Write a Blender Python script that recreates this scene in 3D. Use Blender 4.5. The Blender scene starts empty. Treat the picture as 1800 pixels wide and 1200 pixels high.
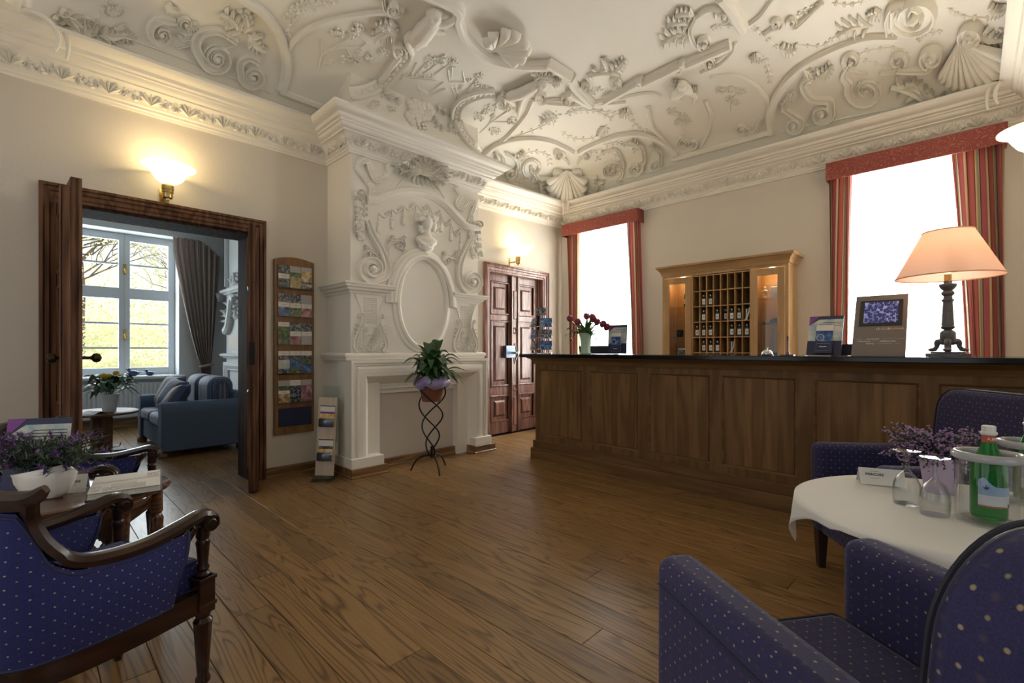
import bpy, bmesh, math, random
from mathutils import Vector, Matrix, noise
R = math.radians
rnd = random.Random(7)
SC = bpy.context.scene
COL = SC.collection
V = Vector

# ------------------------------------------------------------------ camera, world, lights
CAM_H, FPX, YAW, CXP, CYP = 1.15, 830.27, R(44.21), 900.0, 614.9
cam_d = bpy.data.cameras.new('camera')
cam = bpy.data.objects.new('camera', cam_d)
COL.objects.link(cam)
cam_d.sensor_width = 36.0
cam_d.lens = FPX / 1800 * 36
cam_d.shift_y = (CYP - 600) / 1800
cam_d.clip_start = 0.02
cam.location = (0, 0, CAM_H)
cam.rotation_euler = (R(90), 0, YAW)
SC.camera = cam

world = bpy.data.worlds.new('sky')
SC.world = world
world.use_nodes = True
bg = world.node_tree.nodes['Background']
bg.inputs[0].default_value = (0.93, 0.97, 1.0, 1)
bg.inputs[1].default_value = 1.15

SC.cycles.transparent_max_bounces = 40
SC.view_settings.view_transform = 'Standard'
SC.view_settings.look = 'None'
SC.view_settings.exposure = 0.15
SC.view_settings.gamma = 1.0
SC.view_settings.use_curve_mapping = False


def area_light(name, loc, rot, sx, sy, power, col=(1, 1, 1), spread=None):
    d = bpy.data.lights.new(name, 'AREA')
    d.shape = 'RECTANGLE'
    d.size, d.size_y = sx, sy
    d.energy = power
    d.color = col
    if spread: d.spread = spread
    o = bpy.data.objects.new(name, d)
    COL.objects.link(o)
    o.location, o.rotation_euler = loc, rot
    return o


# daylight standing in the two tall windows of the back wall and in the window of the next room
area_light('window_daylight', (-3.75, 6.25, 1.75), (R(90), 0, R(180)), 1.0, 2.3, 190, (1.0, 0.985, 0.95))
area_light('window_daylight', (-0.46, 6.25, 1.75), (R(90), 0, R(180)), 1.0, 2.3, 220, (1.0, 0.985, 0.95))
area_light('window_daylight', (-9.55, 0.75, 1.85), (R(90), 0, R(-90)), 1.7, 2.2, 120, (0.82, 0.92, 1.0))

# ------------------------------------------------------------------ materials
MAT = {}


def nodes(name):
    m = bpy.data.materials.new(name)
    m.use_nodes = True
    MAT[name] = m
    nt = m.node_tree
    return m, nt, nt.nodes['Principled BSDF']


def N(nt, typ, **kw):
    n = nt.nodes.new(typ)
    for k, v in kw.items():
        if k.startswith('i_'):
            key = k[2:]
            key = int(key) if key.isdigit() else key.replace('_', ' ')
            n.inputs[key].default_value = v
        else:
            setattr(n, k, v)
    return n


def c4(c):
    return (c[0], c[1], c[2], 1)


def srgb(r, g, b):
    f = lambda x: (x / 255 / 12.92) if x <= 10.3 else ((x / 255 + .055) / 1.055) ** 2.4
    return (f(r), f(g), f(b))


def plain(name, col, rough=.5, metal=0, spec=.5, noise_amt=0, noise_scale=8, bump=0, bump_scale=60, emit=None, coat=0, sheen=0):
    m, nt, b = nodes(name)
    b.inputs['Base Color'].default_value = c4(col)
    b.inputs['Roughness'].default_value = rough
    b.inputs['Metallic'].default_value = metal
    b.inputs['Specular IOR Level'].default_value = spec
    b.inputs['Coat Weight'].default_value = coat
    if sheen:
        b.inputs['Sheen Weight'].default_value = sheen
    if emit:
        b.inputs['Emission Color'].default_value = c4(emit[0])
        b.inputs['Emission Strength'].default_value = emit[1]
    if noise_amt or bump:
        tc = N(nt, 'ShaderNodeTexCoord')
    if noise_amt:
        nz = N(nt, 'ShaderNodeTexNoise', i_Scale=noise_scale, i_Detail=4.0)
        nt.links.new(tc.outputs['Object'], nz.inputs['Vector'])
        mx = N(nt, 'ShaderNodeMix', data_type='RGBA')
        mx.inputs[6].default_value = c4([x * (1 - noise_amt) for x in col])
        mx.inputs[7].default_value = c4([min(1, x * (1 + noise_amt)) for x in col])
        nt.links.new(nz.outputs['Fac'], mx.inputs[0])
        nt.links.new(mx.outputs[2], b.inputs['Base Color'])
    if bump:
        n2 = N(nt, 'ShaderNodeTexNoise', i_Scale=bump_scale, i_Detail=3.0)
        nt.links.new(tc.outputs['Object'], n2.inputs['Vector'])
        bp = N(nt, 'ShaderNodeBump', i_Strength=bump, i_Distance=.004)
        nt.links.new(n2.outputs['Fac'], bp.inputs['Height'])
        nt.links.new(bp.outputs[0], b.inputs['Normal'])
    return m


def ramp(nt, stops):
    r = N(nt, 'ShaderNodeValToRGB')
    el = r.color_ramp.elements
    while len(el) > 1: el.remove(el[-1])
    el[0].position, el[0].color = stops[0][0], c4(stops[0][1])
    for p, c in stops[1:]:
        e = el.new(p); e.color = c4(c)
    return r


def wood(name, dark, mid, light, axis='x', scale=1.0, bands=9, rough=.4, spec=.5, coat=0, vary=.25, bump=.15, contrast=1.0, thin=False):
    """grain = contour lines of a stretched noise field: straight lines that open into cathedral arcs"""
    m, nt, b = nodes(name)
    L = nt.links.new
    tc = N(nt, 'ShaderNodeTexCoord')
    oi = N(nt, 'ShaderNodeObjectInfo')
    off = N(nt, 'ShaderNodeVectorMath', operation='SCALE'); off.inputs['Scale'].default_value = 37.0
    cmb = N(nt, 'ShaderNodeCombineXYZ')
    for i in range(3): L(oi.outputs['Random'], cmb.inputs[i])
    L(cmb.outputs[0], off.inputs[0])
    add = N(nt, 'ShaderNodeVectorMath', operation='ADD')
    L(tc.outputs['Object'], add.inputs[0]); L(off.outputs[0], add.inputs[1])
    mp = N(nt, 'ShaderNodeMapping')
    s = {'x': (.9, 9, 9), 'y': (9, .9, 9), 'z': (9, 9, .9)}[axis]
    mp.inputs['Scale'].default_value = [v * scale for v in s]
    L(add.outputs[0], mp.inputs[0])
    n1 = N(nt, 'ShaderNodeTexNoise', i_Scale=1.0, i_Detail=1.5, i_Roughness=.4, i_Distortion=.25)
    L(mp.outputs[0], n1.inputs['Vector'])
    ml = N(nt, 'ShaderNodeMath', operation='MULTIPLY'); ml.inputs[1].default_value = bands * 6.28
    L(n1.outputs['Fac'], ml.inputs[0])
    sn = N(nt, 'ShaderNodeMath', operation='SINE'); L(ml.outputs[0], sn.inputs[0])
    if thin:        # narrow dark growth lines
        hb = N(nt, 'ShaderNodeMath', operation='MULTIPLY_ADD'); hb.inputs[1].default_value = .5; hb.inputs[2].default_value = .5; L(sn.outputs[0], hb.inputs[0])
        pw = N(nt, 'ShaderNodeMath', operation='POWER'); pw.inputs[1].default_value = 3.5; L(hb.outputs[0], pw.inputs[0])
        sn = N(nt, 'ShaderNodeMath', operation='MULTIPLY_ADD'); sn.inputs[1].default_value = -1.7; sn.inputs[2].default_value = .8; L(pw.outputs[0], sn.inputs[0])
    # fine pores
    mp2 = N(nt, 'ShaderNodeMapping')
    mp2.inputs['Scale'].default_value = [v * scale * 14 for v in {'x': (.35, 9, 9), 'y': (9, .35, 9), 'z': (9, 9, .35)}[axis]]
    L(add.outputs[0], mp2.inputs[0])
    n2 = N(nt, 'ShaderNodeTexNoise', i_Scale=1.0, i_Detail=2.0)
    L(mp2.outputs[0], n2.inputs['Vector'])
    a1 = N(nt, 'ShaderNodeMath', operation='MULTIPLY_ADD'); a1.inputs[1].default_value = .28 * contrast; a1.inputs[2].default_value = .30
    L(sn.outputs[0], a1.inputs[0])
    a2 = N(nt, 'ShaderNodeMath', operation='MULTIPLY_ADD'); a2.inputs[1].default_value = .42
    L(n2.outputs['Fac'], a2.inputs[0]); L(a1.outputs[0], a2.inputs[2])
    rp = ramp(nt, [(.08, dark), (.5, mid), (.85, light)])
    L(a2.outputs[0], rp.inputs[0])
    hv = N(nt, 'ShaderNodeHueSaturation')
    vr = N(nt, 'ShaderNodeMapRange'); vr.inputs[3].default_value = 1 - vary; vr.inputs[4].default_value = 1 + vary
    L(oi.outputs['Random'], vr.inputs[0]); L(vr.outputs[0], hv.inputs['Value'])
    L(rp.outputs[0], hv.inputs['Color']); L(hv.outputs[0], b.inputs['Base Color'])
    b.inputs['Roughness'].default_value = rough
    b.inputs['Specular IOR Level'].default_value = spec
    b.inputs['Coat Weight'].default_value = coat
    b.inputs['Coat Roughness'].default_value = .15
    bp = N(nt, 'ShaderNodeBump', i_Strength=bump, i_Distance=.002)
    L(a2.outputs[0], bp.inputs['Height']); L(bp.outputs[0], b.inputs['Normal'])
    return m


def glassy(name, tint=(1, 1, 1), gloss=.12, rough=.02, edge=4.0):
    """thin clear sheet: see-through with a fresnel-weighted mirror coat"""
    m, nt, b = nodes(name)
    out = nt.nodes['Material Output']
    nt.nodes.remove(b)
    t = N(nt, 'ShaderNodeBsdfTransparent'); t.inputs[0].default_value = c4(tint)
    g = N(nt, 'ShaderNodeBsdfGlossy'); g.inputs['Roughness'].default_value = rough
    lw = N(nt, 'ShaderNodeLayerWeight', i_Blend=.5)
    pw = N(nt, 'ShaderNodeMath', operation='POWER'); pw.inputs[1].default_value = edge
    nt.links.new(lw.outputs['Facing'], pw.inputs[0])
    ma = N(nt, 'ShaderNodeMath', operation='MULTIPLY_ADD'); ma.inputs[1].default_value = gloss * 4; ma.inputs[2].default_value = .03
    nt.links.new(pw.outputs[0], ma.inputs[0])
    mx = N(nt, 'ShaderNodeMixShader')
    nt.links.new(ma.outputs[0], mx.inputs[0])
    nt.links.new(t.outputs[0], mx.inputs[1]); nt.links.new(g.outputs[0], mx.inputs[2])
    nt.links.new(mx.outputs[0], out.inputs[0])
    return m


# ------------------------------------------------------------------ mesh builder
class MB:
    def __init__(s):
        s.v, s.f, s.mi, s.cur, s.M = [], [], [], 0, None

    def add(s, vs, fs):
        o = len(s.v)
        if s.M is not None: vs = [s.M @ V(p) for p in vs]
        s.v.extend([tuple(p) for p in vs])
        s.f.extend([tuple(i + o for i in f) for f in fs])
        s.mi.extend([s.cur] * len(fs))
        return s

    def box(s, x0, x1, y0, y1, z0, z1):
        vs = [(x, y, z) for z in (z0, z1) for y in (y0, y1) for x in (x0, x1)]
        return s.add(vs, [(0, 2, 3, 1), (4, 5, 7, 6), (0, 1, 5, 4), (2, 6, 7, 3), (0, 4, 6, 2), (1, 3, 7, 5)])

    def frustum(s, x0, x1, y0, y1, z0, z1, ins):
        """box whose top face is inset by ins (raised panel)"""
        vs = [(x, y, z0) for y in (y0, y1) for x in (x0, x1)] + [(x, y, z1) for y in (y0 + ins, y1 - ins) for x in (x0 + ins, x1 - ins)]
        return s.add(vs, [(0, 2, 3, 1), (4, 5, 7, 6), (0, 1, 5, 4), (2, 6, 7, 3), (0, 4, 6, 2), (1, 3, 7, 5)])

    def prism(s, poly, z0, z1):
        n = len(poly)
        vs = [(p[0], p[1], z0) for p in poly] + [(p[0], p[1], z1) for p in poly]
        fs = [tuple(range(n))[::-1], tuple(range(n, 2 * n))] + [(i, (i + 1) % n, n + (i + 1) % n, n + i) for i in range(n)]
        return s.add(vs, fs)

    def lathe(s, prof, n=20, c=(0, 0, 0), a0=0, a1=2 * math.pi, sx=1, sy=1, cap=True):
        full = abs(a1 - a0 - 2 * math.pi) < 1e-6
        k = n if full else n + 1
        vs, fs = [], []
        for r, z in prof:
            for i in range(k):
                a = a0 + (a1 - a0) * i / n
                vs.append((c[0] + sx * r * math.cos(a), c[1] + sy * r * math.sin(a), c[2] + z))
        for j in range(len(prof) - 1):
            for i in range(n):
                i2 = (i + 1) % k
                fs.append((j * k + i, j * k + i2, (j + 1) * k + i2, (j + 1) * k + i))
        if cap and full:
            if prof[0][0] > 1e-5: fs.append(tuple(range(k))[::-1])
            if prof[-1][0] > 1e-5: fs.append(tuple(range((len(prof) - 1) * k, len(prof) * k)))
        return s.add(vs, fs)

    def sphere(s, c, r, nu=10, nv=7):
        if not hasattr(r, '__len__'): r = (r, r, r)
        vs, fs = [], []
        for j in range(nv + 1):
            t = math.pi * j / nv
            for i in range(nu):
                a = 2 * math.pi * i / nu
                vs.append((c[0] + r[0] * math.sin(t) * math.cos(a), c[1] + r[1] * math.sin(t) * math.sin(a), c[2] - r[2] * math.cos(t)))
        for j in range(nv):
            for i in range(nu):
                i2 = (i + 1) % nu
                fs.append((j * nu + i, j * nu + i2, (j + 1) * nu + i2, (j + 1) * nu + i))
        return s.add(vs, fs)

    def sweep(s, path, prof, nrm=None, closed=False, scale=None, closed_prof=True, cap=True):
        """prof: (a, b) a = sideways, b = along normal; nrm: one vector, list of vectors, or None (auto)"""
        P = [V(p) for p in path]
        n, k = len(P), len(prof)
        vs, fs = [], []
        pn = None
        for i, p in enumerate(P):
            if closed:
                t = P[(i + 1) % n] - P[i - 1]
            else:
                t = P[min(i + 1, n - 1)] - P[max(i - 1, 0)]
            t = t.normalized() if t.length > 1e-9 else V((1, 0, 0))
            if nrm is None:
                if pn is None:
                    pn = V((0, 0, 1)) if abs(t.z) < .9 else V((1, 0, 0))
                nn = pn
            elif isinstance(nrm, list):
                nn = V(nrm[i])
            else:
                nn = V(nrm)
            bi = t.cross(nn)
            bi = bi.normalized() if bi.length > 1e-9 else V((1, 0, 0))
            nn = bi.cross(t).normalized()
            pn = nn
            sc = 1 if scale is None else scale[i]
            sa, sb = sc if hasattr(sc, '__len__') else (sc, sc)
            for a, b in prof:
                vs.append(p + bi * (a * sa) + nn * (b * sb))
        kk = k if closed_prof else k - 1
        for i in range(n if closed else n - 1):
            i2 = (i + 1) % n
            for j in range(kk):
                j2 = (j + 1) % k
                fs.append((i * k + j, i * k + j2, i2 * k + j2, i2 * k + j))
        if closed_prof and cap and not closed:
            fs.append(tuple(range(k))[::-1]); fs.append(tuple(range((n - 1) * k, n * k)))
        return s.add(vs, fs)

    def tube(s, path, r, n=8, closed=False, nrm=None):
        prof = [(math.cos(2 * math.pi * i / n), math.sin(2 * math.pi * i / n)) for i in range(n)]
        sc = list(r) if hasattr(r, '__len__') else [r] * len(path)
        return s.sweep(path, prof, nrm=nrm, closed=closed, scale=sc)

    def grid(s, rows):
        n, k = len(rows), len(rows[0])
        vs = [p for r in rows for p in r]
        fs = [(i * k + j, i * k + j + 1, (i + 1) * k + j + 1, (i + 1) * k + j) for i in range(n - 1) for j in range(k - 1)]
        return s.add(vs, fs)

    def quad(s, a, b, c, d):
        return s.add([a, b, c, d], [(0, 1, 2, 3)])

    def build(s, name, mat, parent=None, smooth=True, angle=38, bevel=0, bseg=2, uv=False, solid=0, subsurf=0, loc=None, rot=None, fix=False):
        me = bpy.data.meshes.new(name)
        me.from_pydata(s.v, [], s.f)
        mats = mat if isinstance(mat, (list, tuple)) else [mat]
        for m in mats: me.materials.append(MAT[m] if isinstance(m, str) else m)
        if any(s.mi): me.polygons.foreach_set('material_index', s.mi)
        if fix:
            b = bmesh.new(); b.from_mesh(me); bmesh.ops.recalc_face_normals(b, faces=b.faces); b.to_mesh(me); b.free()
        if uv: box_uv(me)
        if smooth:
            me.shade_smooth()
            me.set_sharp_from_angle(angle=R(angle))
        me.update()
        o = bpy.data.objects.new(name, me)
        COL.objects.link(o)
        if parent is not None: o.parent = parent
        if loc is not None: o.location = loc
        if rot is not None: o.rotation_euler = rot
        if solid:
            md = o.modifiers.new('solid', 'SOLIDIFY'); md.thickness = solid; md.offset = 0
        if bevel:
            md = o.modifiers.new('bevel', 'BEVEL'); md.width = bevel; md.segments = bseg; md.limit_method = 'ANGLE'; md.angle_limit = R(40)
        if subsurf:
            md = o.modifiers.new('sub', 'SUBSURF'); md.levels = subsurf; md.render_levels = subsurf
        return o


def box_uv(me):
    uvl = me.uv_layers.new(name='UVMap')
    co = me.vertices
    for p in me.polygons:
        n = p.normal
        ax = max(range(3), key=lambda i: abs(n[i]))
        for li in p.loop_indices:
            v = co[me.loops[li].vertex_index].co
            uvl.data[li].uv = ((v.y, v.z) if ax == 0 else (v.x, v.z) if ax == 1 else (v.x, v.y))


def tag(o, label=None, cat=None, group=None, kind=None):
    if label: o['label'] = label
    if cat: o['category'] = cat
    if group: o['group'] = group
    if kind: o['kind'] = kind
    return o


def thing(name, label, cat, loc=(0, 0, 0), rz=0, group=None, kind=None):
    o = bpy.data.objects.new(name, None)
    o.empty_display_size = .1
    COL.objects.link(o)
    o.location = loc
    o.rotation_euler = (0, 0, rz)
    return tag(o, label, cat, group, kind)


def struct(o, label=None):
    o['kind'] = 'structure'
    if label: o['label'] = label
    return o


def copy_tree(o, parent=None):
    c = o.copy()
    COL.objects.link(c)
    c.parent = parent
    for ch in list(o.children): copy_tree(ch, c)
    return c


def catmull(pts, n=8, closed=False):
    P = [V(p) for p in pts]
    out = []
    m = len(P)
    if m == 2 and not closed:
        return [P[0].lerp(P[1], i / n) for i in range(n + 1)]
    rng = m if closed else m - 1
    for i in range(rng):
        p0 = P[(i - 1) % m] if closed or i > 0 else P[0] * 2 - P[1]
        p1, p2 = P[i], P[(i + 1) % m]
        p3 = P[(i + 2) % m] if closed or i + 2 < m else P[-1] * 2 - P[-2]
        for j in range(n):
            t = j / n
            out.append(.5 * ((2 * p1) + (p2 - p0) * t + (2 * p0 - 5 * p1 + 4 * p2 - p3) * t * t + (3 * p1 - p0 - 3 * p2 + p3) * t ** 3))
    if not closed: out.append(P[-1])
    return out


_txt_n = 0


def text(body, size, loc, rot, mat, parent, name='lettering', align='CENTER', depth=.0006, bold=0):
    c = bpy.data.curves.new(name, 'FONT')
    c.body = body
    c.size = size
    c.align_x = align
    c.align_y = 'CENTER'
    c.extrude = depth
    c.offset = bold
    c.resolution_u = 2
    t = bpy.data.objects.new(name + '_curve', c)
    COL.objects.link(t)
    dg = bpy.context.evaluated_depsgraph_get()
    me = bpy.data.meshes.new_from_object(t.evaluated_get(dg))
    bpy.data.objects.remove(t)
    bpy.data.curves.remove(c)
    me.name = name
    me.materials.clear(); me.materials.append(MAT[mat])
    o = bpy.data.objects.new(name, me)
    COL.objects.link(o)
    o.parent = parent
    o.location, o.rotation_euler = loc, rot
    return o


# pixel of the photograph -> world ray (used to find where things stand in the room)
FW = V((-math.sin(YAW), math.cos(YAW), 0)); RT = V((math.cos(YAW), math.sin(YAW), 0)); UP = V((0, 0, 1)); EYE = V((0, 0, CAM_H))


def ray(x, y): return FW + RT * ((x - CXP) / FPX) + UP * ((CYP - y) / FPX)
def on_x(x, y, X): d = ray(x, y); return EYE + d * (X / d.x)
def on_y(x, y, Y): d = ray(x, y); return EYE + d * (Y / d.y)
def on_z(x, y, Z): d = ray(x, y); return EYE + d * ((Z - CAM_H) / d.z)
# ------------------------------------------------------------------ material library
plain('wall_paint', (.66, .605, .525), .85, bump=.25, bump_scale=45, spec=.2)
plain('plaster', (.84, .80, .72), .72, bump=.12, bump_scale=30, spec=.3)
plain('ceiling_plaster', (.86, .825, .74), .75, noise_amt=.03, noise_scale=2, bump=.15, bump_scale=14, spec=.3)
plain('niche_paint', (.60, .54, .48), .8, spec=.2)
wood('floor_oak', (.048, .022, .007), (.190, .102, .035), (.280, .162, .062), 'x', 1.0, 15, rough=.33, spec=.45, vary=.18, bump=.10, contrast=.9, thin=True)
plain('floor_gap', (.012, .007, .004), .8)
wood('skirting_oak', (.12, .06, .022), (.20, .105, .042), (.28, .16, .07), 'y', 1.0, 4, rough=.4, vary=.05)
wood('door_walnut', (.050, .020, .009), (.115, .050, .024), (.18, .085, .042), 'z', 1.2, 5, rough=.5, spec=.3, vary=.06)
wood('door_mahogany', (.09, .038, .028), (.19, .088, .066), (.29, .15, .115), 'z', 1.2, 5, rough=.32, vary=.06, coat=.2)
plain('black_iron', (.012, .012, .013), .45, .6)
plain('old_bronze', (.05, .032, .018), .35, .8)
plain('brass', (.55, .40, .16), .25, 1.0)
plain('steel', (.55, .56, .58), .25, 1.0)
plain('lock_steel', (.16, .20, .28), .4, .8)
plain('white_gloss', (.72, .74, .76), .35)
plain('white_paint', (.62, .66, .70), .55)
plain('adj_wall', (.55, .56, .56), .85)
glassy('window_glass', (.97, .98, .98), .10)
glassy('clear_glass', (.97, .98, .98), .10)

# ------------------------------------------------------------------ dimensions of the room
XA, YB, XC, YD = -4.551, 5.79, 0.44, -0.16
Z_COVE, Z_CEIL, R_COVE = 3.25, 3.80, 1.10
BX, BY0, BY1 = -4.08, 2.07, 3.63          # chimney breast: front plane, sides


def cove_z(x, y):
    q = 0
    for d in ((x - XA, XC - x), (YB - y, y - YD)):
        q += (max(0, R_COVE - min(d)) / R_COVE) ** 3.2
    q = min(1, q ** (1 / 3.2))
    return Z_COVE + (Z_CEIL - Z_COVE) * math.sqrt(max(0, 1 - q * q))


def msweep(mb, path, prof, nrm, closed=False, closed_prof=True):
    P = [V(p) for p in path]
    n, k = len(P), len(prof)
    nn = V(nrm)
    vs, fs = [], []
    for i, p in enumerate(P):
        a = (p - P[i - 1]) if (i > 0 or closed) else None
        b = (P[(i + 1) % n] - p) if (i < n - 1 or closed) else None
        ss = [(t - nn * t.dot(nn)).normalized().cross(nn) for t in (a, b) if t is not None]
        m = ss[0] if len(ss) == 1 else (ss[0] + ss[1]) / (1 + ss[0].dot(ss[1]))
        for u, w in prof: vs.append(p + m * u + nn * w)
    kk = k if closed_prof else k - 1
    for i in range(n if closed else n - 1):
        i2 = (i + 1) % n
        for j in range(kk):
            j2 = (j + 1) % k
            fs.append((i * k + j, i * k + j2, i2 * k + j2, i2 * k + j))
    if closed_prof and not closed:
        fs.append(tuple(range(k))[::-1]); fs.append(tuple(range((n - 1) * k, n * k)))
    mb.add(vs, fs)
    return mb


# ------------------------------------------------------------------ floor of separate boards
floor = struct(MB().box(-9.4, 1.6, -1.4, 6.1, -.12, -.018).build('floor', 'floor_gap', smooth=False))
PW = .148


def board(x0, x1, y0, y1):
    L, W, g = (x1 - x0) / 2, (y1 - y0) / 2, .0011
    mb = MB()
    c = .0016
    vs = []
    for z, i in ((-.02, g), (-c, g), (0, g + c)):
        vs += [(-L + i, -W + i, z), (L - i, -W + i, z), (L - i, W - i, z), (-L + i, W - i, z)]
    fs = [(8, 9, 10, 11)] + [(4 * k + j, 4 * k + (j + 1) % 4, 4 * k + 4 + (j + 1) % 4, 4 * k + 4 + j) for k in (0, 1) for j in range(4)]
    mb.add(vs, fs).build('floor_board', 'floor_oak', floor, smooth=False, loc=((x0 + x1) / 2, (y0 + y1) / 2, 0))


y, row = -1.30, 0
while y < 5.78:
    xs = XA - (.30 if .13 < y < 1.4 else 0)
    x = xs
    x1 = 1.5 if y < 3.7 else .30
    first = True
    while x < x1 - .01:
        ln = rnd.uniform(1.1, 2.6) * (rnd.uniform(.3, 1) if first else 1)
        e = min(x + ln, x1)
        if x1 - e < .35: e = x1
        board(x, e, y, min(y + PW, 5.79))
        x, first = e, False
    y += PW
y = -.6
while y < 2.5:
    x = -9.2
    while x < -4.86:
        e = min(x + rnd.uniform(1.2, 2.4), -4.85)
        if -4.85 - e < .4: e = -4.85
        board(x, e, y, y + PW)
        x = e
    y += PW

# ------------------------------------------------------------------ walls
D1, D2 = (.165, 1.385, 2.18), (4.24, 5.315, 2.185)     # door openings: y0, y1, head
w = MB()
XO = XA - .30
w.box(XO, XA, -1.4, D1[0], 0, 3.34).box(XO, XA, D1[1], D2[0], 0, 3.34).box(XO, XA, D2[1], YB + .35, 0, 3.34)
w.box(XO, XA, D1[0], D1[1], D1[2], 3.34).box(XO, XA, D2[0], D2[1], D2[2], 3.34)
wall_left = struct(w.build('wall_left', 'wall_paint', smooth=False))
W1, W2 = (-4.21, -3.30), (-.92, -.02)                 # window openings in the back wall
WZ0, WZ1 = .62, 2.98
w = MB()
xs = [XA - .3, W1[0], W1[1], W2[0], W2[1], XC + .35]
for i in (0, 2, 4): w.box(xs[i], xs[i + 1], YB, YB + .42, 0, 3.34)
for a, b in (W1, W2): w.box(a, b, YB, YB + .42, 0, WZ0).box(a, b, YB, YB + .42, WZ1, 3.34)
wall_back = struct(w.build('wall_back', 'wall_paint', smooth=False))
w = MB().box(XC, XC + .3, 2.3, YB + .42, 0, 3.34).box(XC + .3, 1.95, 2.3, 2.5, 0, 3.34)
for y0, y1, z0, z1 in ((-1.65, .2, 0, 3.34), (1.5, 2.3, 0, 3.34), (.2, 1.5, 0, .35), (.2, 1.5, 2.5, 3.34)): w.box(1.65, 1.95, y0, y1, z0, z1)  # unseen alcove beside the camera, added; its opening lets in fill light
wall_right = struct(w.build('wall_right', 'wall_paint', smooth=False))
w = MB()
for x0, x1, z0, z1 in ((XA - .3, -3.5, 0, 3.34), (-2.0, -1.4, 0, 3.34), (.1, 1.95, 0, 3.34), (-3.5, -2.0, 0, .35), (-3.5, -2.0, 2.85, 3.34), (-1.4, .1, 0, .35), (-1.4, .1, 2.85, 3.34)): w.box(x0, x1, -1.65, -1.35, z0, z1)  # unseen wall behind the camera, added with openings to let in fill light
wall_front_added = struct(w.build('wall_front_added', 'wall_paint', smooth=False))

# ------------------------------------------------------------------ ceiling with its cove


def spaced(a, b, n=26, m=12):
    s = [a + R_COVE * (1 - math.cos(math.pi / 2 * i / n)) for i in range(n + 1)]
    t = [b - R_COVE * (1 - math.cos(math.pi / 2 * i / n)) for i in range(n + 1)][::-1]
    mid = [s[-1] + (t[0] - s[-1]) * i / m for i in range(1, m)]
    return s + mid + t


gx, gy = spaced(XA, XC), spaced(YD, YB)
c = MB().grid([[(x, y, cove_z(x, y)) for y in gy] for x in gx])
c.box(XA - .2, 1.95, -1.65, YB + .3, 3.86, 3.95)
c.box(XC, 1.95, -1.4, 2.5, 3.26, 3.30).box(XA, XC, -1.4, YD, 3.26, 3.30)  # flat lids over the added space behind and beside the camera
ceiling = struct(c.build('ceiling', 'ceiling_plaster', angle=60))

# ------------------------------------------------------------------ main cornice with its leaf frieze
CORN = [(0, -.045), (.018, -.045), (.022, -.03), (.034, -.024), (.034, -.008), (.05, .0), (.054, .012), (.058, .018), (.064, .045), (.085, .078), (.112, .098),
        (.125, .1), (.125, .112), (.142, .118), (.156, .134), (.162, .15), (.178, .152), (.182, .165), (.205, .172), (.214, .196), (.243, .206), (.268, .224), (.28, .24), (.28, .262), (.262, .272), (0, .30)]
ZC0 = 3.0
cpath = [(XA, -.75, ZC0), (XA, BY0, ZC0), (BX, BY0, ZC0), (BX, BY1, ZC0 + .01), (XA, BY1, ZC0 + .012), (XA, YB, ZC0 + .065), (XC, YB, ZC0 + .075), (XC, 2.3, ZC0 + .075)]
cornice = struct(msweep(MB(), cpath, CORN, (0, 0, 1)).build('trim_1', 'plaster', angle=30), 'moulded plaster cornice')


def petal(mb, base, ang, ln, wd, th, y0=.0, lift=.0):
    """flat drop-shaped leaf in the local x/z plane, standing proud along +y"""
    d = V((math.cos(ang), 0, math.sin(ang))); s_ = V((-d.z, 0, d.x)); b = V(base)
    ring = []
    for t, ww, hh in ((0, .15, .3), (.25, .75, .8), (.55, 1, 1), (.8, .7, .9), (1, .08, .4)):
        c_ = b + d * (ln * t) + V((0, y0 + lift * t, 0))
        ring.append([c_ - s_ * (wd * ww / 2), c_ + V((0, th * hh, 0)), c_ + s_ * (wd * ww / 2)])
    mb.grid(ring)


def spiral_pts(cx, cz, r0, r1, a0, turns, n=18):
    return [(cx + (r0 + (r1 - r0) * t) * math.cos(a0 + turns * 2 * math.pi * t), cz + (r0 + (r1 - r0) * t) * math.sin(a0 + turns * 2 * math.pi * t)) for t in [i / n for i in range(n + 1)]]


def frieze_motif():
    mb = MB()
    for a in (-62, -32, 0, 32, 62): petal(mb, (0, .0, -.005), R(90 + a), .104 - abs(a) * .0003, .026, .03, 0, .045)
    for sgn in (-1, 1):
        for cx, cz, r in ((.056, .030, .024), (.105, .062, .024), (.112, .016, .017), (.140, .038, .014)):
            pts = spiral_pts(sgn * cx, cz, r, .004, R(-90), 1.4 * sgn, 14)
            mb.tube([(p[0], .012 + .3 * max(0, p[1]), p[1]) for p in pts], [.0075] * 8 + [.006] * 7, 5)
            mb.sphere((sgn * cx, .02 + cz * .3, cz), .011, 6, 4)
        for cx, cz, a in ((.035, .068, 40), (.075, .082, 15), (.08, .01, -20), (.128, .072, 40), (.03, .008, 10), (.10, .088, 160)):
            petal(mb, (sgn * cx, .004, cz), R(a if sgn > 0 else 180 - a), .04, .021, .024, 0, .02)
    return mb.build('frieze_leaf', 'plaster', cornice)


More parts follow.
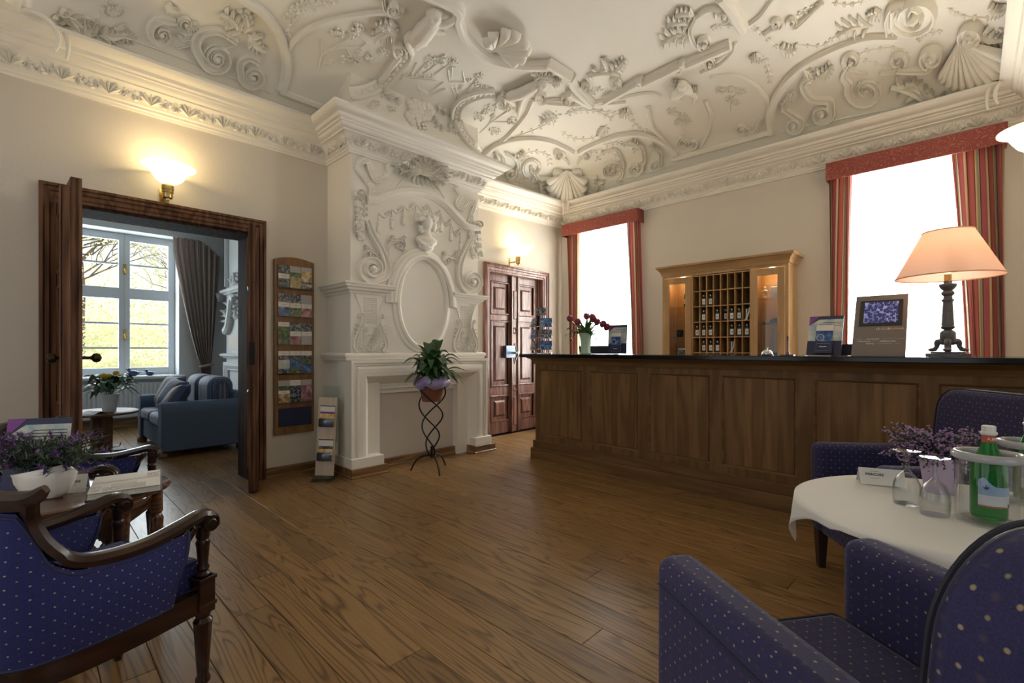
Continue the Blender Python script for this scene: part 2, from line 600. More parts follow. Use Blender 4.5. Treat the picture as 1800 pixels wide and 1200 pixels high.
proto = frieze_motif()
first = True
for i in range(len(cpath) - 1):
    a, b = V(cpath[i]), V(cpath[i + 1])
    t = (b - a); ln = t.length; t.normalize()
    o_ = V((t.y, -t.x, 0)).normalized()
    s0, s1 = 0.06, ln - .06
    if i == 1: s0, s1 = .02, ln + .04
    if i == 2: s0, s1 = -.05, ln + .05
    if i == 3: s0 = -.04
    n = max(1, int(round((s1 - s0) / .235)))
    for k in range(n):
        p = a + t * (s0 + (s1 - s0) * (k + .5) / n) + o_ * .058
        if p.y < -.35: continue
        ob = proto if first else proto.copy()
        if not first: COL.objects.link(ob)
        first = False
        ob.location = (p.x, p.y, p.z + .014)
        ob.rotation_euler = (0, 0, math.atan2(o_.y, o_.x) - math.pi / 2)
        ob.scale = ((s1 - s0) / n / .285, .72, 1)
# clasps that wrap the cornice at the corners
for cx, cy, dx, dy in ((XA, YB, 1, -1), (XC, YB, -1, -1), (XA, YD, 1, 1)):
    mb = MB()
    for ax in (0, 1):
        z0 = ZC0 + (.065 if cy > 1 else 0)
        arc = []
        for i in range(15):
            a = R(-30 + 150 * i / 14)
            along = .30 + .05 * math.cos(a * 1.0)
            up, out = .135 + .15 * math.sin(a), .16 + .16 * math.cos(a) * .9
            arc.append((cx + dx * (along if ax == 0 else out), cy + dy * (out if ax == 0 else along), z0 + up))
        mb.tube(arc, [.008 + .008 * math.sin(math.pi * i / 14) for i in range(15)], 7)
    mb.build('corner_clasp', 'plaster', cornice)

# ------------------------------------------------------------------ skirting boards
SK = [(0, 0), (.026, 0), (.026, .012), (.018, .02), (.018, .078), (.012, .084), (0, .084)]
def skirt(name, path):
    return struct(msweep(MB(), path, SK, (0, 0, 1)).build(name, 'skirting_oak', angle=30), 'oak skirting board')
skirt('baseboard_left', [(XA, D1[1] + .1, 0), (XA, BY0 - .04, 0), (-3.95, BY0 - .04, 0), (-3.95, 2.35, 0), (-4.14, 2.35, 0), (-4.14, 3.48, 0), (-3.95, 3.48, 0), (-3.95, 3.75, 0), (XA, 3.75, 0), (XA, 4.1, 0)])
skirt('baseboard_left', [(XA, -.75, 0), (XA, .06, 0)])

# ------------------------------------------------------------------ doors
ARCH = [(0, 0), (0, .05), (.02, .055), (.028, .045), (.05, .045), (.058, .034), (.085, .03), (.092, .022), (.112, .022), (.118, .010), (.118, -.06), (0, -.06)]


def architrave(name, y0, y1, top, mat, parent):
    p = [(XA, y0, 0), (XA, y0, top), (XA, y1, top), (XA, y1, 0)]
    # side vector must point to the opening: t=(0,0,1) x n=(1,0,0) = (0,1,0)
    return msweep(MB(), p, ARCH, (1, 0, 0)).build(name, mat, parent, angle=25)


def panel_leaf(parent, w, h, rows, mat, thick=.045, stile=.10):
    """door leaf in local coords: x along the width from the hinge, y through, z up; raised and fielded panels both sides"""
    mb = MB()
    t = thick / 2
    mb.box(0, w, -t * .45, t * .45, 0, h)
    zs = [0] + [z for r in rows for z in r] + [h]
    mb.box(0, stile, -t, t, 0, h).box(w - stile, w, -t, t, 0, h)
    for i in range(0, len(zs), 2): mb.box(stile, w - stile, -t, t, zs[i], zs[i + 1])
    leaf = mb.build('door_leaf', mat, parent, smooth=False)
    for z0, z1 in rows:
        for sg in (-1, 1):
            pm = MB()
            x0, x1 = stile, w - stile
            loop = [(x0, sg * t * .45, z0), (x1, sg * t * .45, z0), (x1, sg * t * .45, z1), (x0, sg * t * .45, z1)]
            if sg < 0: loop = loop[::-1]
            prof = [(0, 0), (0, t * .95), (-.012, t * 1.0), (-.02, t * .75), (-.032, t * .3), (-.032, 0)]
            msweep(pm, loop, prof, (0, sg, 0), closed=True)
            ins = .05
            pm.M = Matrix.Translation((0, sg * t * .45, 0)) @ Matrix(((1, 0, 0, 0), (0, 0, sg, 0), (0, -sg if sg < 0 else 1, 0, 0), (0, 0, 0, 1)))
            if sg > 0:
                pm.M = Matrix.Translation((0, t * .45, 0)) @ Matrix(((1, 0, 0, 0), (0, 0, 1, 0), (0, 1, 0, 0), (0, 0, 0, 1)))
            else:
                pm.M = Matrix.Translation((0, -t * .45, 0)) @ Matrix(((1, 0, 0, 0), (0, 0, -1, 0), (0, 1, 0, 0), (0, 0, 0, 1)))
            pm.frustum(x0 + ins, x1 - ins, z0 + ins, z1 - ins, 0, t * .7, .025)
            pm.build('door_panel', mat, leaf, smooth=False, fix=True)
    return leaf


door_1 = struct(thing('door_1', None, None))
architrave('door_frame', .057, 1.49, 2.296, 'door_walnut', door_1)
# lining of the passage through the wall
mb = MB()
mb.box(XO - .01, XA, D1[0], D1[0] + .02, 0, D1[2]).box(XO - .01, XA, D1[1] - .02, D1[1], 0, D1[2]).box(XO - .01, XA, D1[0], D1[1], D1[2] - .02, D1[2])
mb.build('door_lining', wood('lining_wood', (.022, .013, .010), (.045, .028, .022), (.07, .045, .036), 'z', 1.2, 5, rough=.75, spec=.08, vary=.02), door_1, smooth=False)


def leaf_at(parent, hinge, ang, w, h, rows, mat, **k):
    l = panel_leaf(parent, w, h, rows, mat, **k)
    l.location = (hinge[0], hinge[1], .012)
    l.rotation_euler = (0, 0, ang)
    return l


rows1 = [(.20, .78), (.92, 1.55), (1.67, 2.03)]
lf = leaf_at(door_1, (XA + .03, .172), R(2.6), .735, 2.155, rows1, 'door_walnut', thick=.05)
MB().box(.66, .742, -.060, -.026, .0, 2.10).box(.68, .722, -.070, -.06, .0, 2.10).build('cover_strip', 'door_walnut', lf, smooth=False, bevel=.006)


def lever(parent, x, z, sg, mat='old_bronze'):
    mb = MB()
    mb.M = Matrix.Translation((x, sg * .025, z)) @ Matrix.Rotation(R(-90 * sg), 4, 'X')
    mb.lathe([(.024, 0), (.024, .006), (.010, .010), (.009, .045), (.014, .052), (.026, .06), (.030, .075), (.024, .09), (.008, .098), (.0, .1)], 14)
    return mb.build('door_knob', mat, parent)


lever(lf, .66, 1.09, 1); lever(lf, .655, 1.09, -1)
for hz in (.3, 1.85):
    MB().lathe([(.0, -.02), (.009, -.012), (.011, 0), (.011, .17), (.009, .182), (0, .19)], 10, (-.012, -.03, hz)).build('hinge', 'black_iron', lf)
rf = leaf_at(door_1, (XA + .03, 1.378), R(-17), .40, 2.155, rows1, 'door_walnut', thick=.05, stile=.085)
mbk = MB().box(.40, .403, -.019, .019, 1.02, 1.20).build('lock_plate', 'black_iron', rf, smooth=False)
MB().box(.355, .405, .026, .05, .0, 2.12).build('cover_strip', 'door_walnut', rf, smooth=False, bevel=.006)
for hz in (.3, 1.85):
    MB().lathe([(.0, -.02), (.009, -.012), (.011, 0), (.011, .17), (.009, .182), (0, .19)], 10, (-.012, -.03, hz)).build('hinge', 'black_iron', rf)

door_2 = struct(thing('door_2', None, None))
architrave('door_frame', 4.132, 5.424, 2.294, 'door_mahogany', door_2)
DX = XA - .10
rows2 = [(.18, .50), (.66, 1.52), (1.64, 2.05)]
for hy, ang, w_ in ((D2[0] + .012, 90, .525), (D2[1] - .012, -90, .525)):
    l = leaf_at(door_2, (DX, hy), R(ang), w_, 2.165, rows2, 'door_mahogany', thick=.06, stile=.105)
    for hz in (.35, 1.45):
        MB().lathe([(.0, -.02), (.010, -.012), (.012, 0), (.012, .2), (.010, .212), (0, .22)], 10, (.004, .038 * (-1 if ang > 0 else 1), hz)).build('hinge', 'black_iron', l)
MB().box(XO - .04, XO, D2[0] - .1, D2[1] + .1, 0, 2.3).build('door_backing', 'door_walnut', door_2, smooth=False)
ym = (D2[0] + D2[1]) / 2
strip = MB()
strip.box(DX + .03, DX + .055, ym - .068, ym + .068, .012, 2.175)
for s_ in (-1, 1): strip.box(DX + .055, DX + .075, ym + s_ * .062 - .012, ym + s_ * .062 + .012, .012, 2.175)
strip = strip.build('cover_strip', 'door_mahogany', door_2, smooth=False)
for zc, kind in ((1.78, 'bar'), (1.42, 'ring'), (1.1, 'diamond'), (.62, 'ring'), (.30, 'bar')):
    mb = MB()
    if kind == 'ring':
        mb.M = Matrix.Translation((DX + .055, ym, zc)) @ Matrix.Rotation(R(90), 4, 'Y')
        mb.lathe([(.046, 0), (.046, .012), (.038, .018), (.030, .012), (.030, 0)], 20, cap=False)
    elif kind == 'diamond':
        for s_ in (-1, 1):
            msweep(mb, [(DX + .055, ym - .045, zc + s_ * .03), (DX + .055, ym, zc + s_ * .13), (DX + .055, ym + .045, zc + s_ * .03)], [(-.006, 0), (-.006, .012), (.006, .012), (.006, 0)], (1, 0, 0))
    else:
        mb.M = Matrix.Translation((DX + .055, ym, zc)) @ Matrix(((0, 0, 1, 0), (1, 0, 0, 0), (0, 1, 0, 0), (0, 0, 0, 1)))
        mb.frustum(-.034, .034, -.2, .2, 0, .014, .01)
    mb.build('carved_panel', 'door_mahogany', strip, angle=30)
mb = MB().box(DX + .03, DX + .09, ym - .20, ym - .02, 1.04, 1.21)
lock = mb.build('lock_case', 'lock_steel', door_2, smooth=False, bevel=.004)
mb = MB(); mb.M = Matrix.Translation((DX + .09, ym - .06, 1.11)) @ Matrix.Rotation(R(90), 4, 'Y')
mb.lathe([(.018, 0), (.016, .02), (.012, .05), (.022, .06), (.026, .075), (.018, .09), (0, .095)], 12).build('door_knob', 'steel', lock)

# ------------------------------------------------------------------ windows of the back wall


def sheer(name, col):
    m, nt, b = nodes(name)
    out = nt.nodes['Material Output']; nt.nodes.remove(b)
    t = N(nt, 'ShaderNodeBsdfTransparent'); tl = N(nt, 'ShaderNodeBsdfTranslucent'); df = N(nt, 'ShaderNodeBsdfDiffuse')
    tl.inputs[0].default_value = c4(col); df.inputs[0].default_value = c4(col)
    m1, m2 = N(nt, 'ShaderNodeMixShader', i_0=.35), N(nt, 'ShaderNodeMixShader', i_0=.50)
    nt.links.new(tl.outputs[0], m1.inputs[1]); nt.links.new(df.outputs[0], m1.inputs[2])
    nt.links.new(t.outputs[0], m2.inputs[1]); nt.links.new(m1.outputs[0], m2.inputs[2])
    nt.links.new(m2.outputs[0], out.inputs[0])
    return m


sheer('sheer_voile', (.93, .92, .89))
for i, (a, b) in enumerate((W1, W2)):
    win = struct(thing('window_%d' % (i + 1), None, None))
    mb = MB()
    yg = YB + .30
    for x0, x1 in ((a, a + .06), (b - .06, b), ((a + b) / 2 - .045, (a + b) / 2 + .045)): mb.box(x0, x1, yg - .03, yg + .03, WZ0, WZ1)
    for z0, z1 in ((WZ0, WZ0 + .07), (WZ1 - .06, WZ1), (2.15, 2.23)): mb.box(a, b, yg - .026, yg + .026, z0 + .001, z1 - .001)
    mb.build('window_frame', 'white_gloss', win, smooth=False)
    k = 0
    for x0, x1 in ((a + .06, (a + b) / 2 - .045), ((a + b) / 2 + .045, b - .06)):
        for z0, z1 in ((WZ0 + .07, 2.15), (2.23, WZ1 - .06)):
            MB().box(x0, x1, yg - .004, yg + .004, z0, z1).build('pane', 'window_glass', win, smooth=False)
    MB().box(a - .04, b + .04, YB - .05, YB + .28, WZ0 - .03, WZ0).build('window_sill', 'white_gloss', win, smooth=False)

# ------------------------------------------------------------------ the next room, seen through the open door
AX, AY0, AY1, AZ = -9.0, -.75, 2.55, 3.15
WA = (-.45, 1.685, .76, 2.93)         # window opening in its far wall
w = MB()
w.box(AX - .45, AX, AY0, WA[0], 0, AZ).box(AX - .45, AX, WA[1], AY1 + .3, 0, AZ).box(AX - .45, AX, WA[0], WA[1], 0, WA[2]).box(AX - .45, AX, WA[0], WA[1], WA[3], AZ)
wl = struct(w.build('wall_salon_window', 'adj_wall', smooth=False))
struct(MB().box(AX - .45, XO, AY1, AY1 + .2, 0, AZ).build('wall_salon_side', 'adj_wall', smooth=False))
struct(MB().box(AX - .45, XO, AY0 - .2, AY0, 0, AZ).build('wall_salon_near', 'adj_wall', smooth=False))
struct(MB().box(AX - .45, XO, AY0 - .2, AY1 + .2, AZ, AZ + .1).build('ceiling_salon', 'adj_wall', smooth=False))
struct(MB().box(AX, AX + .02, AY0, AY1, 0, .13).build('baseboard_salon', 'skirting_oak', smooth=False))

win = struct(thing('window_3', None, None))
xg = AX - .33
fm = MB()
ymul = .38
for y0, y1 in ((WA[0], WA[0] + .09), (WA[1] - .09, WA[1]), (ymul - .10, ymul + .10)): fm.box(xg - .04, xg + .04, y0, y1, WA[2], WA[3])
for y0, y1 in ((.86, .92), ): pass
for z0, z1 in ((WA[2], WA[2] + .12), (WA[3] - .11, WA[3]), (1.93, 2.10)): fm.box(xg - .036, xg + .036, WA[0], WA[1], z0 + .001, z1 - .001)
fm.build('window_frame', 'white_paint', win, smooth=False, bevel=.006)
sashes = [(WA[0] + .09, ymul - .10), (ymul + .10, WA[1] - .09)]
# the sash that the door shows is itself split by a second mullion
mid2 = 1.045
MB().box(xg - .045, xg + .045, mid2 - .068, mid2 + .068, WA[2], WA[3]).build('mullion', 'white_paint', win, smooth=False, bevel=.006)
MB().box(xg + .045, xg + .055, mid2 - .006, mid2 + .006, WA[2], WA[3]).build('sash_joint', 'niche_paint', win, smooth=False)
cols = [(WA[0] + .09, ymul - .10), (ymul + .10, mid2 - .068), (mid2 + .068, WA[1] - .09)]
for y0, y1 in cols:
    for zs in ((WA[2] + .12, 1.18, 1.555, 1.93), (2.10, 2.46, WA[3] - .11)):
        for j in range(len(zs) - 1):
            MB().box(xg - .003, xg + .003, y0, y1, zs[j], zs[j + 1]).build('pane', 'window_glass', win, smooth=False)
        for z in zs[1:-1]:
            MB().box(xg - .02, xg + .02, y0, y1, z - .014, z + .014).build('glazing_bar', 'white_paint', win, smooth=False)
for z in (1.38, 2.38):
    mb = MB().box(xg + .05, xg + .065, mid2 - .018, mid2 + .018, z - .08, z + .08)
    mb.tube([(xg + .065, mid2, z + .02), (xg + .10, mid2, z + .02), (xg + .105, mid2 + .02, z - .05)], .010, 6)
    mb.build('window_handle', 'brass', win)
MB().box(AX - .30, AX + .09, WA[0] - .05, WA[1] + .07, WA[2] - .05, WA[2] - .005).build('window_sill', 'white_paint', win, smooth=False, bevel=.01)
# ------------------------------------------------------------------ stucco relief, laid out on the surfaces it is modelled on


def solid_at(p):
    if p.z >= cove_z(min(max(p.x, XA), XC), min(max(p.y, YD), YB)): return True
    return p.z > 3.2 and p.x < BX and BY0 < p.y < BY1


def lift(px, py):
    """where the sight line through a point of the picture meets ceiling, cove or upper breast"""
    d = ray(px, py)
    t = 1.2
    while t < 11:
        if solid_at(EYE + d * t): break
        t += .03
    a, b = t - .03, t
    for _ in range(14):
        m = (a + b) / 2
        if solid_at(EYE + d * m): b = m
        else: a = m
    p = EYE + d * b
    if p.x < BX + .004 and BY0 < p.y < BY1 and p.z < cove_z(p.x, p.y) - .012: return p, V((1, 0, 0))
    e = .004
    gx_ = (cove_z(p.x + e, p.y) - cove_z(p.x - e, p.y)) / (2 * e)
    gy_ = (cove_z(p.x, p.y + e) - cove_z(p.x, p.y - e)) / (2 * e)
    return p, V((gx_, gy_, -1)).normalized()


def front(px, py, X=BX):
    return on_x(px, py, X), V((1, 0, 0))


LIFT = lift


def z1(*a): return [(x / 3, y / 3) for x, y in a]
def z2(*a): return [(500 + x / 3, y / 3) for x, y in a]
def z3(*a): return [(1000 + x / 2.25, y / 2.25) for x, y in a]
def z4(*a): return [(560 + x / 3.43, 230 + y / 3.43) for x, y in a]


def smooth_px(pts, n=6): return [(p.x, p.y) for p in catmull([(x, y, 0) for x, y in pts], n)]


STEP = [(-.5, 0), (-.5, .45), (-.40, .55), (-.34, .95), (-.2, 1.0), (.12, 1.0), (.2, .7), (.32, .62), (.38, .35), (.5, .3), (.5, 0)]
BAND = [(-.5, 0), (-.5, .7), (-.42, 1.0), (-.3, .95), (-.2, .5), (.2, .5), (.3, .95), (.42, 1.0), (.5, .7), (.5, 0)]
ROLL = [(-.5, 0), (-.42, .5), (-.2, .9), (0, 1), (.2, .9), (.42, .5), (.5, 0)]


def mould(pts, w, h, prof=STEP, n=6, mb=None, taper=None):
    mb = mb or MB()
    P = [LIFT(*p) for p in (smooth_px(pts, n) if n > 1 else pts)]
    k = len(P)
    sc = [(w, h)] * k if taper is None else [(w * (taper[0] + (taper[1] - taper[0]) * i / (k - 1)), h * (taper[0] + (taper[1] - taper[0]) * i / (k - 1))) for i in range(k)]
    mb.sweep([p for p, _ in P], prof, nrm=[q for _, q in P], scale=sc)
    return mb


def volute(mb, c, r, a0, turns, w, h, lead=(), prof=BAND):
    """band running along lead and winding into a spiral about c (picture units), fading to the eye"""
    n = int(14 * abs(turns))
    sp = []
    for i in range(n + 1):
        t = i / n
        rr = r * (1 - .88 * t)
        a = R(a0) + turns * 2 * math.pi * t
        sp.append((c[0] + rr * math.cos(a), c[1] + rr * math.sin(a)))
    pts = (smooth_px(list(lead) + [sp[0]], 5)[:-1] if lead else []) + sp
    P = [LIFT(*p) for p in pts]
    k, m = len(P), len(P) - n - 1
    sc = []
    for i in range(k):
        f = (.45 + .55 * i / m) if i < m else 1 - .62 * (i - m) / n
        rise = 1 if i < m else 1 + .7 * (i - m) / n
        sc.append((w * f, h * rise))
    mb.sweep([p for p, _ in P], prof, nrm=[q for _, q in P], scale=sc)
    p, q = LIFT(*c)
    mb.sphere(p + q * h * 1.2, w * .32, 8, 6)


def rpetal(mb, a, b, wd, h, bend=0, curl=0):
    """leaf lobe from a to b (picture units), wd wide in metres, standing h proud"""
    dx, dy = b[0] - a[0], b[1] - a[1]
    ring = []
    pts = [LIFT(a[0] + dx * t - dy * bend * math.sin(math.pi * t), a[1] + dy * t + dx * bend * math.sin(math.pi * t)) for t in (0, .25, .5, .75, 1)]
    for i, (ww, hh) in enumerate(((.3, .35), (.85, .8), (1, 1), (.75, 1.05), (.1, .7 + curl))):
        p, q = pts[i]
        d = (pts[min(i + 1, 4)][0] - pts[max(i - 1, 0)][0])
        s_ = q.cross(d)
        s_ = s_.normalized() if s_.length > 1e-9 else V((0, 0, 1))
        ring.append([p - s_ * (wd * ww / 2) + q * (h * .15), p - s_ * (wd * ww * .28) + q * (h * hh * .9), p + q * (h * hh * .62), p + s_ * (wd * ww * .28) + q * (h * hh * .9), p + s_ * (wd * ww / 2) + q * (h * .15)])
    mb.grid(ring)


def acanthus(mb, a, b, wd, h, lobes=4, spread=58, bend=.12):
    dx, dy = b[0] - a[0], b[1] - a[1]
    ln = math.hypot(dx, dy)
    an = math.atan2(dy, dx)
    rpetal(mb, a, b, wd, h, bend, .5)
    for i in range(lobes):
        t = .08 + .68 * i / max(1, lobes - 1)
        bx = a[0] + dx * t - dy * bend * math.sin(math.pi * t)
        by = a[1] + dy * t + dx * bend * math.sin(math.pi * t)
        for s_ in (-1, 1):
            g = an + s_ * R(spread - 14 * t)
            l2 = ln * (.46 - .2 * t)
            rpetal(mb, (bx, by), (bx + l2 * math.cos(g), by + l2 * math.sin(g)), wd * (.75 - .25 * t), h * (.9 - .2 * t), -s_ * .18, .6)


def sprig(mb, pts, size, wd, h):
    """thin stem with paired small leaves"""
    P = smooth_px(pts, 5)
    Q = [LIFT(*p) for p in P]
    mb.sweep([p for p, _ in Q], ROLL, nrm=[q for _, q in Q], scale=[(wd * .35, h * .6)] * len(Q))
    for i in range(1, len(P), 2):
        d = math.atan2(P[i][1] - P[i - 1][1], P[i][0] - P[i - 1][0])
        for s_ in (-1, 1):
            g = d + s_ * R(rnd.uniform(40, 65))
            l2 = size * rnd.uniform(.7, 1.1)
            rpetal(mb, P[i], (P[i][0] + l2 * math.cos(g), P[i][1] + l2 * math.sin(g)), wd, h, s_ * .15, .3)


def foliage(mb, c, r, n, s=.012, flat=.7):
    for _ in range(n):
        a, q = rnd.uniform(0, 6.283), math.sqrt(rnd.random())
        p, nn = LIFT(c[0] + r * q * math.cos(a), c[1] + r * .72 * q * math.sin(a))
        k = s * rnd.uniform(.7, 1.3)
        mb.sphere(p + nn * s * (1.2 - q) * 1.2, (k, k, k * flat), 6, 4)


def branch(mb, pts, w=.012, h=.012):
    P = [LIFT(*p) for p in smooth_px(pts, 4)]
    k = len(P)
    mb.sweep([p for p, _ in P], ROLL, nrm=[q for _, q in P], scale=[(w * (1 - .5 * i / k), h) for i in range(k)])


def shell(mb, hinge, rim, h, n, dome=.10):
    """fan of round flutes from the hinge to a scalloped rim"""
    rim = smooth_px(rim, 8)
    L_ = len(rim) - 1
    H, Hn = LIFT(*hinge)
    for i in range(n):
        m = [rim[int(round(L_ * k))] for k in (i / n, (i + .5) / n, (i + 1) / n)]
        e = [LIFT(*p) for p in m]
        w_ = (e[2][0] - e[0][0]).length
        tip = e[1][0] + (e[1][0] - H) * .06
        path, nr, sc = [], [], []
        for j in range(9):
            t = j / 8
            p = H.lerp(tip, t)
            q = Hn.lerp(e[1][1], t).normalized()
            p = p + q * (h * .5 + dome * math.sin(math.pi * min(1, t * 1.1) * .55) * (.4 + .6 * t))
            path.append(p); nr.append(q); sc.append((w_ * max(.10, t) * .98, h * (.35 + .65 * t)))
        dd = (path[-1] - path[-2]).normalized()
        for ex, ww, hh in ((.012, .92, .85), (.024, .72, .5), (.03, .4, .15)): path.append(path[8] + dd * ex); nr.append(nr[8]); sc.append((w_ * ww, h * hh))
        mb.sweep(path, [(-.5, -.5), (-.47, .2), (-.3, .75), (0, 1), (.3, .75), (.47, .2), (.5, -.5)], nrm=nr, scale=sc)
    return mb


def orn(name, mb, parent=None, **k):
    return mb.build(name, 'ceiling_plaster', parent or ceiling, angle=55, **k)


# --- mouldings: arches in the corners, their straight links, and inner frames
for nm, pts, w_, h_ in (
    ('arch_moulding', z1((1180, -90), (1290, 0), (1370, 50), (1440, 130), (1490, 230), (1508, 330), (1500, 420), (1478, 478)), .085, .05),
    ('cove_moulding', z1((1470, 480), (1600, 530), (1790, 600)), .075, .04),
    ('arch_moulding', z1((1512, 290), (1550, 215), (1630, 150), (1740, 105), (1850, 80), (1990, 62), (2120, 62)), .05, .03),
    ('scroll_moulding', z2((345, 500), (440, 480), (530, 425), (590, 350), (640, 285), (635, 245)), .085, .05),
    ('scroll_moulding', z2((1015, 790), (950, 725), (912, 650), (905, 580), (940, 525), (1030, 487), (1110, 482)), .085, .05),
    ('arch_moulding', z2((1025, 850), (1060, 810), (1120, 762), (1200, 737), (1300, 727), (1400, 742), (1480, 778), (1520, 800)), .075, .05),
    ('arch_moulding', z2((1555, 800), (1600, 775), (1680, 738), (1760, 712), (1840, 702), (1920, 712), (1990, 745), (2040, 790), (2066, 815)), .075, .05),
    ('cove_moulding', z3((410, 630), (620, 572), (808, 520)), .075, .045),
    ('arch_moulding', z3((803, 528), (800, 440), (840, 350), (920, 262), (1040, 195), (1170, 150), (1290, 148)), .085, .05),
    ('inner_moulding', z2((1312, 522), (1275, 600), (1190, 700), (1120, 765)), .05, .03),
    ('inner_moulding', z2((1312, 522), (1400, 545), (1520, 550), (1680, 545), (1800, 535)), .035, .025),
    ('inner_moulding', z3((310, 420), (330, 500), (380, 560), (415, 625)), .05, .03),
    ('inner_moulding', z3((540, 395), (562, 460), (545, 530), (520, 575)), .05, .025),
    ('inner_moulding', z3((560, 300), (660, 295), (740, 340), (790, 405), (800, 470)), .05, .03),
    ('inner_moulding', z3((520, 285), (600, 250), (650, 200), (660, 165)), .03, .025),
    ('inner_moulding', z3((690, 110), (760, 60), (820, -20)), .05, .03),
    ('inner_moulding', z3((0, 415), (90, 405), (200, 385), (310, 365), (360, 380)), .04, .03)):
    if nm == 'scroll_moulding':
        mb = mould(pts, .115, .05, BAND)
        for x_, y_ in smooth_px(pts, 3)[1:-1]:
            p, q = lift(x_, y_); mb.sphere(p + q * .028, (.022, .022, .016), 8, 5)
        orn(nm, mb)
    else: orn(nm, mould(pts, w_, h_))
for pts in (z1((550, 155), (900, 285), (1430, 490)), z2((1080, 870), (1250, 965), (1400, 1010)), z3((120, 728), (300, 685), (425, 650)), z3((840, 520), (1100, 465), (1380, 408))):
    orn('cove_bead', mould(pts, .018, .012, ROLL, 4))

# --- heavy frame around the plain middle field
FR = [(-.5, -.3), (-.5, .35), (-.44, .45), (-.40, .62), (-.30, .66), (-.26, .85), (-.18, 1.0), (.2, 1.0), (.27, .82), (.30, .62), (.42, .58), (.46, .35), (.5, .3), (.5, -.3)]
for pts, n_ in ((z2((700, -80), (905, 20), (915, 90), (950, 180), (1020, 258), (1110, 305), (1240, 330), (1395, 330)), 6), (z2((1385, 315), (1505, 390)), 4), (z2((1510, 395), (1525, 440), (1620, 535)), 1),
                (z3((140, 388), (275, 312)), 3), (z3((275, 300), (290, 318), (440, 243)), 1), (z3((440, 232), (462, 242), (640, 165)), 1), (z3((690, 105), (640, 20), (600, -30)), 1), (z3((0, 355), (80, 400)), 2)):
    orn('field_frame', mould(pts, .095, .075, FR, n_))

